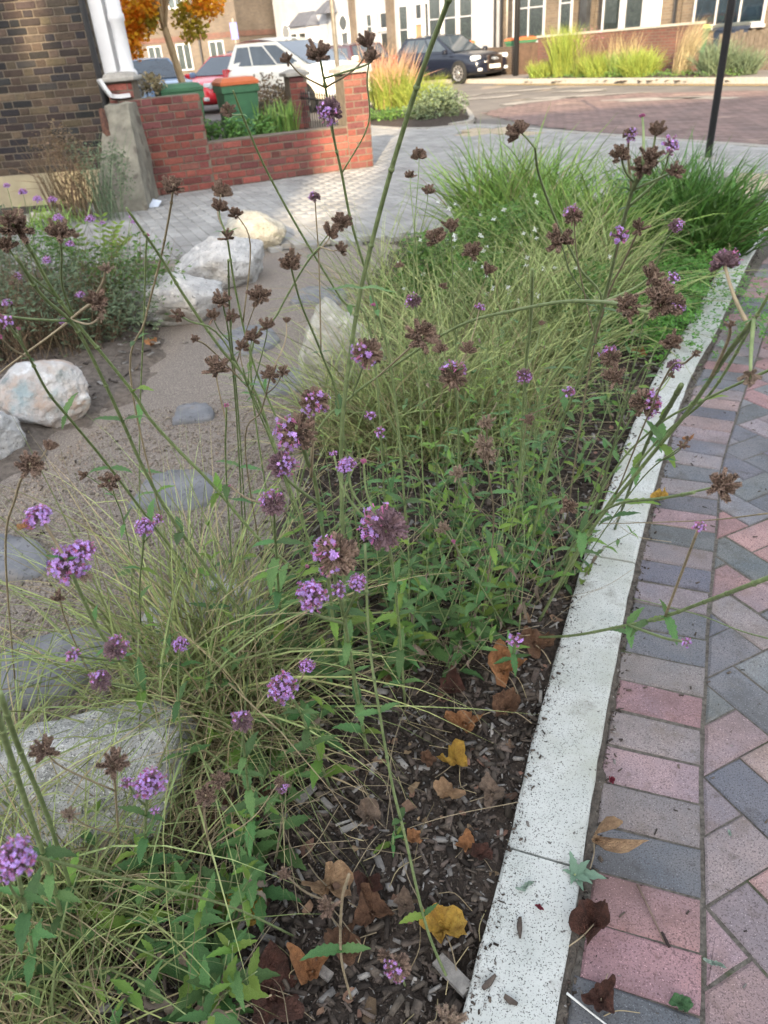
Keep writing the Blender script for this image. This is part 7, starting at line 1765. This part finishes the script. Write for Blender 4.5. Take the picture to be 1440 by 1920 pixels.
# strip of washed in soil between kerb and blocks
_a = spline([tuple(p)+(0,) for p in offset_line(KERBR, -.004)], 1); _n = len(_a); mb = MB(); V = []
_q = np.arange(.2, tot_k*.8, .012)
for q in _q:
    p = f_k(q); t = f_k(q+.01)-p; t /= np.linalg.norm(t); nr = np.array([t[1], -t[0]]); w = .013+.008*vnoise(q*14, 0.5, 3)+.008*vnoise(q*47, 1.5, 4)+.016*max(0, float(vnoise(q*2.3, 7.7, 9)))
    for u, z in ((-.002,.006),(.35,.005),(.8,.0025),(1.0,-.004)): V.append((p[0]+nr[0]*w*u, p[1]+nr[1]*w*u, z+(random.uniform(-.0015,.0015) if u < .9 else 0)))
mb.add(V, [(4*i+k, 4*i+k+1, 4*i+5+k, 4*i+4+k) for i in range(len(_q)-1) for k in range(3)])
o = mb.build("washed_soil", M("washed_soil", (.15,.128,.105), (.05,.042,.035), .95, 60, 7, bump=.9, bscale=200)); tag(o, "dark washed-in soil in the corner between kerb and blocks", "soil", None, "stuff")
# more soil on the inner half of the near kerb stones
qs = g_.uniform(.3, 2.0, 1300); P = np.array([f_k(q) for q in qs]); T2 = np.array([f_k(q+.01) for q in qs])-P; T2 /= np.linalg.norm(T2,axis=1)[:,None]; NL = np.stack([-T2[:,1],T2[:,0]],1)
off = .148-np.abs(g_.normal(0,.024,1300))*(.4+1.0*(np.abs(vnoise(qs*5,qs*0+3.3,2))))
o = put("kerb_soil", scatter_boxes("kerb_soil", np.concatenate([P+NL*off[:,None], np.full((1300,1),.0175)],1), (.0015,.005), [m_chip, m_chipg], 18, .6, .4, .35)); tag(o, "fine soil spilled from the bed on to the kerb", "soil", None, "stuff")
# broken leaf litter on the mulch
m_frag = M("leaf_fragment", (.22,.14,.09), (.09,.055,.036), .85, 60, 5, island=.6, hue=.025, bump=.4)
n = 420; X, Y = rand_in(MULCH, n, g_, lambda x, y: np.clip(1.3-y*.38,.06,1)); Z = -.045+.030*np.clip(pdist(BED,X,Y)/.12,-1,1)+terrain_h(X,Y)+g_.uniform(.004,.014,n)
s_ = (.004+.016*g_.random(n)**2)[:,None]; T = np.array([(-1,-.5,.1),(0,-.75,-.1),(1,-.35,.25),(1.05,.3,.2),(.1,.7,-.15),(-.9,.6,.2)])
V = T[None]*s_[:,:,None]*g_.uniform(.7,1.3,(n,6,1)); V[:,:,2] *= g_.uniform(.3,2.2,(n,1)); a = g_.uniform(0,6.28,n); c_, s2 = np.cos(a)[:,None], np.sin(a)[:,None]; A, B = V[:,:,0].copy(), V[:,:,1].copy(); V[:,:,0] = A*c_-B*s2; V[:,:,1] = A*s2+B*c_
V = V+np.stack([X,Y,Z],1)[:,None,:]; Q = np.array([(0,1,4,5),(1,2,3,4)])
o = put("leaf_litter", mesh_np("leaf_litter", V.reshape(-1,3), (Q[None]+(np.arange(n)*6)[:,None,None]).reshape(-1,4), m_frag)); tag(o, "broken brown leaf litter strewn over the mulch", "leaf litter", None, "stuff")
# withered stalks and straw lying on the mulch
mb = MB()
for k in range(150):
    x, y = rand_in(MULCH, 1, g_, lambda x, y: np.clip(1.3-y*.4,.05,1)); x, y = float(x[0]), float(y[0]); a = random.uniform(0,6.28); L_ = random.uniform(.04,.16); z = soil_z(x,y)+.010
    P = spline([(x,y,z),(x+math.cos(a)*L_*.5+random.uniform(-.02,.02),y+math.sin(a)*L_*.5+random.uniform(-.02,.02),z+random.uniform(.0,.02)),(x+math.cos(a)*L_,y+math.sin(a)*L_,z)],3); mb.tube(P,.0009,4)
o = mb.build("straw_litter", m_gstraw); tag(o, "dry straw and stalks lying on the mulch", "litter", None, "stuff")

# ------------------------------------------------------------------ fallen leaves, one by one
def lf_mat(name, a, b): return M(name, a, tuple(x*.8 for x in b), .75, 4.5, 7, bump=.7, bscale=26, bdist=.05, transl=.15, world_space=False, speck=[(tuple(x*.5 for x in b), 7, .62, .2), (tuple(min(x*1.35,.8) for x in a), 16, .62, .1), (tuple(x*.3 for x in b), 34, .68)])
LFM = {"orange": lf_mat("orange_brown_leaf", (0.683,0.333,0.147), (0.420,0.194,0.093)), "tan": lf_mat("tan_leaf", (0.621,0.404,0.233), (0.389,0.233,0.132)), "yellow": lf_mat("yellow_fallen_leaf", (0.869,0.559,0.109), (0.590,0.327,0.078)),
       "brown": lf_mat("brown_leaf", (0.310,0.171,0.101), (0.155,0.085,0.054)), "dark": lf_mat("dark_red_brown_leaf", (0.186,0.085,0.062), (0.085,0.047,0.037)), "grey": lf_mat("grey_brown_leaf", (0.404,0.296,0.217), (0.217,0.155,0.116)),
       "sage": lf_mat("sage_leaf", (0.559,0.714,0.590), (0.420,0.559,0.451)), "green": lf_mat("fallen_green_leaf", (0.139,0.296,0.124), (0.093,0.202,0.085)), "red": lf_mat("crimson_leaf", (0.342,0.047,0.078), (0.186,0.031,0.047))}
def fallen(p, w, col, label, seed, rz=None, curl=.5, lobes=5, lift=.012, aspect=1.0, simple=False, stalk=True, tilt=(0,0)):
    """a dry lobed leaf: rings out from the stalk point, creased along the veins and curled at the rim"""
    g = np.random.default_rng(seed); n = 40; rings = 6; V = [(0,0,0)]; F = []
    ph = g.uniform(0,6.28); p1 = g.uniform(0,6.28); p2 = g.uniform(0,6.28); cdir = g.uniform(0,6.28)
    for r_ in range(1, rings+1):
        t = r_/rings
        for k in range(n):
            a = 2*math.pi*k/n
            if simple: R_ = .5/math.sqrt(math.cos(a)**2+(math.sin(a)/.36)**2)
            else: R_ = .5*(.86+.105*math.cos(lobes*a)+.05*math.cos(2*lobes*a+ph)+.03*math.sin(17*a+ph)+.10*math.sin(2*a+p1)+.08*math.sin(3*a+p2)+.06*math.sin(2*a+ph*3))*(1-.22*(math.cos(a-math.pi) > .93))
            x, y = R_*t*math.cos(a), R_*t*math.sin(a)*aspect
            vein = abs(math.cos(lobes*a*.5))
            z = .10*t*(1-vein)*.6+.07*math.sin(3*a+ph)*t+.03*math.sin(8*a+5*t+ph)*t+curl*.55*(t**2)*max(0,math.cos(a-cdir))**1.5*.6+curl*.35*t**2*(.5+.5*math.sin(2*a+ph*2))+.07*mnoise.noise(Vector((x*7,y*7,seed)))+.035*mnoise.noise(Vector((x*17,y*17,seed)))
            s_ = 1-curl*.28*t*max(0,math.cos(a-cdir)); vr = abs(math.cos(lobes*a*.5))**14*(0 if simple else 1); V.append((x*s_, y*s_, z*1.35+.045*vr*t))
    for k in range(n): F.append((0, 1+k, 1+(k+1)%n))
    for r_ in range(rings-1):
        for k in range(n): F.append((1+r_*n+k, 1+r_*n+(k+1)%n, 1+(r_+1)*n+(k+1)%n, 1+(r_+1)*n+k))
    me = tri_mesh("fallen_leaf", V, F, LFM[col]); me.polygons.foreach_set("use_smooth", [True]*len(me.polygons))
    rz = g.uniform(0,6.28) if rz is None else rz
    t = thing("fallen_leaf", (p[0], p[1], p[2]+lift), label, "fallen leaf", "fallen leaves")
    t.rotation_euler = (tilt[0]+g.normal(0,.12), tilt[1]+g.normal(0,.12), rz); t.scale = (w,w,w)
    put("leaf_blade", me, t, None, True)
    if stalk:
        mb = MB(); mb.tube(spline([(0,0,.0),(-.35,0,.03),(-.75,.08,.0)],4), .014, 5); put("stalk", mb.mesh("stalk", m_stemdry), t, None, True)
    return t
def on_bed(q): return (q[0], q[1], soil_z(q[0], q[1])+.006)
FL = [
 ((0.267,1.33,0),.085,"orange","curled orange brown leaf near the kerb below the leafy clump",1,.9),
 ((0.148,1.176,0),.085,"orange","broad orange brown leaf lying on the mulch left of the kerb",2,.5),
 ((0.111,1.074,0),.06,"yellow","crumpled yellow brown leaf under the broad orange one",3,.9),
 ((0.088,0.987,0),.055,"tan","tan leaf below the crumpled yellow one",4,.5),
 ((0.179,0.985,0),.055,"grey","faded grey brown leaf close to the kerb",5,.5),
 ((0.05,1.09,0),.035,"brown","small brown leaf left of the crumpled yellow one",6,.5),
 ((0.047,0.711,0),.075,"yellow","yellow leaf with ragged rim low on the mulch, brown folded centre",7,.7),
 ((-0.162,0.808,0),.082,"tan","large ribbed tan leaf on the mulch, lower centre",8,.35),
 ((-0.089,0.795,0),.055,"dark","dark wrinkled leaf right of the large tan one",9,.8),
 ((0.005,0.889,0),.035,"orange","small orange leaf on the mulch, left of the kerb joint",10,.5),
 ((0.106,0.869,0),.036,"orange","small rusty leaf toward the kerb joint",11,.6),
 ((0.133,0.846,0),.04,"dark","dark leaf touching the kerb above its joint",12,.7),
 ((-0.258,0.628,0),.105,"dark","large dark red brown leaf at the bottom of the mulch",13,.3),
 ((-0.191,0.662,0),.06,"orange","curled rusty leaf beside the large dark one",14,.9),
 ((-0.135,0.7,0),.07,"brown","folded brown leaf under the large tan one",15,.8),
 ((-0.387,0.799,0),.07,"tan","tan leaf caught behind the verbena shoots at lower left",16,.4),
 ((-0.32,0.788,0),.07,"yellow","golden brown leaf caught between verbena shoots",17,.5),
 ((-0.543,0.983,0),.04,"orange","small bright orange leaf at the foot of the boulder",18,.7),
 ((0.366,1.415,0),.085,"brown","brown leaf spread against the kerb below the leafy growth",19,.4),
 ((0.254,1.209,0),.07,"brown","dull brown leaf beside the kerb under the curled orange one",20,.7),
 ((-0.325,1.015,0),.06,"brown","brown curled leaf among the dry grass",21,.9),
 ((-0.378,0.981,0),.07,"dark","dark leaf in the shadow of the dry grass",22,.6),
 ((-0.272,1.256,0),.06,"brown","brown leaf under the broad dark verbena leaves",23,.6),
 ((-0.006,1.361,0),.06,"brown","brown leaf at the upper edge of the bare mulch",24,.7),
 ((-0.552,0.817,0),.05,"grey","grey leaf under the shoots at lower left",25,.8),
 ((-0.634,0.814,0),.07,"tan","tan leaf in the grass at lower left",26,.6),
 ((-0.08,0.748,0),.06,"brown","brown leaf between the large tan one and the yellow one",27,.9),
 ((-0.02,0.763,0),.04,"grey","grey brown scrap of leaf on the mulch left of the yellow leaf",28,.8),
 ((-0.085,0.948,0),.05,"grey","pale brown leaf beside the fresh verbena shoot",29,.7),
 ((0.136,1.299,0),.06,"dark","dark brown leaf at the shaded edge of the leafy clump",30,.8),
]
for q, w, col, lab, sd, cu in FL:
    fallen(on_bed(q), w*1.2, col, lab, sd, curl=cu*1.25)
fallen(((-1.24,4.13,0)[0], (-1.24,4.13,0)[1], -.03), .09, "orange", "orange leaf on the gravel before the long boulder", 31, curl=.5)
fallen(((-1.265,2.233,0)[0], (-1.265,2.233,0)[1], -.018), .07, "orange", "orange leaf lying on the blue grey stone at the left edge", 32, curl=.5)
fallen(((0.914,2.043,0)[0], (0.914,2.043,0)[1], .004), .06, "yellow", "mottled yellow brown curled leaf on the paving against the kerb", 33, curl=.9)
fallen(((0.354,0.849,0)[0], (0.354,0.849,0)[1], .012), .085, "tan", "long curled golden brown leaf leaning on the kerb at the joint", 34, rz=1.25, curl=1.3, simple=True, lift=.022, tilt=(1.0,-.1))
fallen(((0.311,0.693,0)[0], (0.311,0.693,0)[1], .006), .09, "dark", "dark crumpled leaf in the corner of kerb and paving", 35, curl=1.1, aspect=.8, lift=.015)
fallen(((0.289,0.573,0)[0], (0.289,0.573,0)[1], .004), .06, "dark", "dark mouldy leaf on the bottom grey block", 36, curl=.9)
fallen(((0.496,0.618,0)[0], (0.496,0.618,0)[1], .004), .042, "sage", "pale sage leaf lying across the joint line of the paving", 37, rz=-.35, curl=.2, simple=True, aspect=.6, lift=.004, stalk=False)
fallen(((0.417,0.562,0)[0], (0.417,0.562,0)[1], .004), .038, "green", "green three pointed leaf on the bottom paving block", 38, rz=.4, curl=.2, lobes=3, lift=.004, stalk=False)
fallen(((0.625,0.853,0)[0], (0.625,0.853,0)[1], .003), .016, "sage", "tiny pale leaf on a red block right of the joint line", 39, rz=1.4, curl=.2, simple=True, lift=.003, stalk=False)
fallen(((0.206,0.769,0)[0], (0.206,0.769,0)[1], .019), .042, "sage", "sage leaf lying on the near kerb stone", 40, rz=.3, curl=.2, simple=True, aspect=.6, lift=.004, stalk=False)
fallen(((0.222,0.729,0)[0], (0.222,0.729,0)[1], .019), .02, "red", "small crimson leaf on the near kerb stone", 41, rz=2.4, curl=.5, simple=True, lift=.004)
fallen(((1.163,2.435,0)[0], (1.163,2.435,0)[1], .003), .045, "orange", "small orange leaf on the paving by the kerb further up", 42, curl=.7)
fallen(((0.432,0.986,0)[0], (0.432,0.986,0)[1], .003), .018, "red", "little rust red leaf on the paving beside the kerb", 43, curl=.9)
fallen(((1.668,3.331,0)[0], (1.668,3.331,0)[1], .003), .05, "sage", "pale blue-green scrap on the paving in the distance", 44, curl=.4)
fallen(((1.277,3.348,0)[0], (1.277,3.348,0)[1], -.01), .09, "orange", "orange leaf in the clover at the kerb", 45, curl=.6)
fallen(((-1.495,4.059,0)[0], (-1.495,4.059,0)[1], -.02), .10, "grey", "pale grey leaf at the edge of the left bed", 46, curl=.6)
# twigs and straw on the paving and the kerb
def twig(pts, r_, mat_, name, label, cat):
    t = thing(name, pts[0], label, cat); mb = MB(); P = spline(pts, 5); mb.tube(P, [r_*(1-.4*k/(len(P)-1)) for k in range(len(P))], 6); mb.build("shaft", mat_, t, True); return t
m_twig = M("twig_bark", (.26,.19,.15), (.13,.09,.07), .8, 60); m_whitestraw = M("white_straw", (.80,.80,.76), (.70,.70,.66), .5, 20)
tw = twig([(0.415,0.768,0.004),(0.422,0.71,0.005),(0.427,0.66,0.004)], .0022, m_twig, "twig", "thin brown twig lying across a red block", "twig")
mb = MB(); mb.tube([(0.428,0.678,0.005),(0.433,0.653,0.004)], .003, 5); mb.build("bud_end", M("twig_dark", (.05,.035,.03), (.03,.02,.02), .9, 40), tw)
twig([(0.236,0.587,0.02),(0.264,0.564,0.012),(0.298,0.533,0.008)], .0022, m_whitestraw, "straw", "white straw lying off the kerb at the bottom edge", "straw")
twig([(0.29,0.556,0.004),(0.315,0.561,0.006),(0.349,0.556,0.004)], .0011, m_gstraw, "dry_stalk", "curved dry stalk on the bottom grey block", "stalk")
for a, b, lab in ((((0.184,0.715,0.019)),((0.177,0.68,0.019)),"dark bark strip on the near kerb stone below the sage leaf"),(((0.1,0.603,0.019)),((0.125,0.622,0.019)),"dark bark piece at the bottom of the near kerb stone"),(((0.133,0.589,0.019)),((0.152,0.575,0.019)),"second bark piece at the bottom of the near kerb stone, right of the first")):
    a, b = Vector(a), Vector(b); d = b-a; w = Vector((-d.y, d.x, 0)).normalized()*.010
    mb = MB(); P_ = [a-w*.25, a+d*.45-w*.55, b-w*.1, b+w*.22, a+d*.5+w*.45, a+w*.3]; mb.add([tuple(p) for p in P_]+[tuple(p+Vector((0,0,.004+.003*(i_ % 2)))) for i_, p in enumerate(P_)], [(0,1,2,3,4,5)[::-1],(6,7,8,9,10,11)]+[(i_,(i_+1)%6,6+(i_+1)%6,6+i_) for i_ in range(6)]); o = mb.build("bark_piece", m_chip); tag(o, lab, "bark chip")
o = None
# big pale wood chips that stand out on the mulch
for i, (q, L_, a) in enumerate((((-0.216,1.018,0),.05,.8),((0.053,0.641,0),.075,-.9),((-0.177,0.667,0),.05,-.7),((-0.124,0.927,0),.035,.3),((-0.07,1.08,0),.03,1.2))):
    q = on_bed(q); t = Vector((math.cos(a), math.sin(a), .1)); w = Vector((-t.y, t.x, .1)).normalized()
    mb = MB(); c = Vector(q)+Vector((0,0,.008)); s0 = c-t*L_/2-w*L_*.16
    mb.obox(s0, t*L_, w*L_*.33, (0,0,L_*.14)); o = mb.build("wood_chip", m_chipg)
    tag(o, ("pale squared wood chip beside the dry grass","long pale wood chip at the bottom of the mulch by the kerb","pale wood chip near the large dark leaf","small pale chip left of the fresh verbena shoot","small pale chip in the middle of the bare mulch")[i], "wood chip", "pale wood chips on the mulch")
# sage seedling rooted in the kerb joint
t = thing("sage_seedling", (0.304,0.793,0.01), "grey-green sage seedling growing from the kerb joint", "seedling")
m_sage = M("sage_seedling_leaf", (.24,.36,.26), (.15,.25,.17), .7, 40, bump=.3, bscale=200, world_space=False, transl=.2)
SG = [leaf_mesh(340+i, 4, .19, .5, m_sage, .25) for i in range(2)]
for (dx, dy, dz, s_) in ((.9,-.25,.35,.058),(-.1,.6,1.4,.045),(.45,-.5,.45,.04),(-.3,-.5,.4,.03),(.2,-.9,.3,.034),(.8,.4,.8,.04),(-.7,.2,.5,.026)):
    put_leaf(t, Vector((0.303,0.79,0.014)), Vector((dx,dy,dz)), s_, SG)
mb = MB(); mb.tube([(0.308,0.802,-0.01),(0.302,0.787,0.02)], .002, 5); mb.build("stem", m_stem, t)
# litter far off on the pavement by the wall
t = thing("litter_scrap", (-2.201,8.594,0), "crumpled white and blue paper scrap at the foot of the brick wall", "litter")
mb = MB(); mb.add([(-2.45,8.7,.0),(-2.33,8.68,.005),(-2.30,8.76,.05),(-2.40,8.80,.07),(-2.38,8.72,.02)], [(0,1,4),(1,2,4),(2,3,4),(3,0,4)]); mb.xf(Matrix.Translation(Vector((-2.201,8.594,0))-Vector((-2.38,8.72,0)))); mb.build("paper", M("blue_white_paper", (.62,.68,.78), (.5,.56,.66), .7, 9), t)
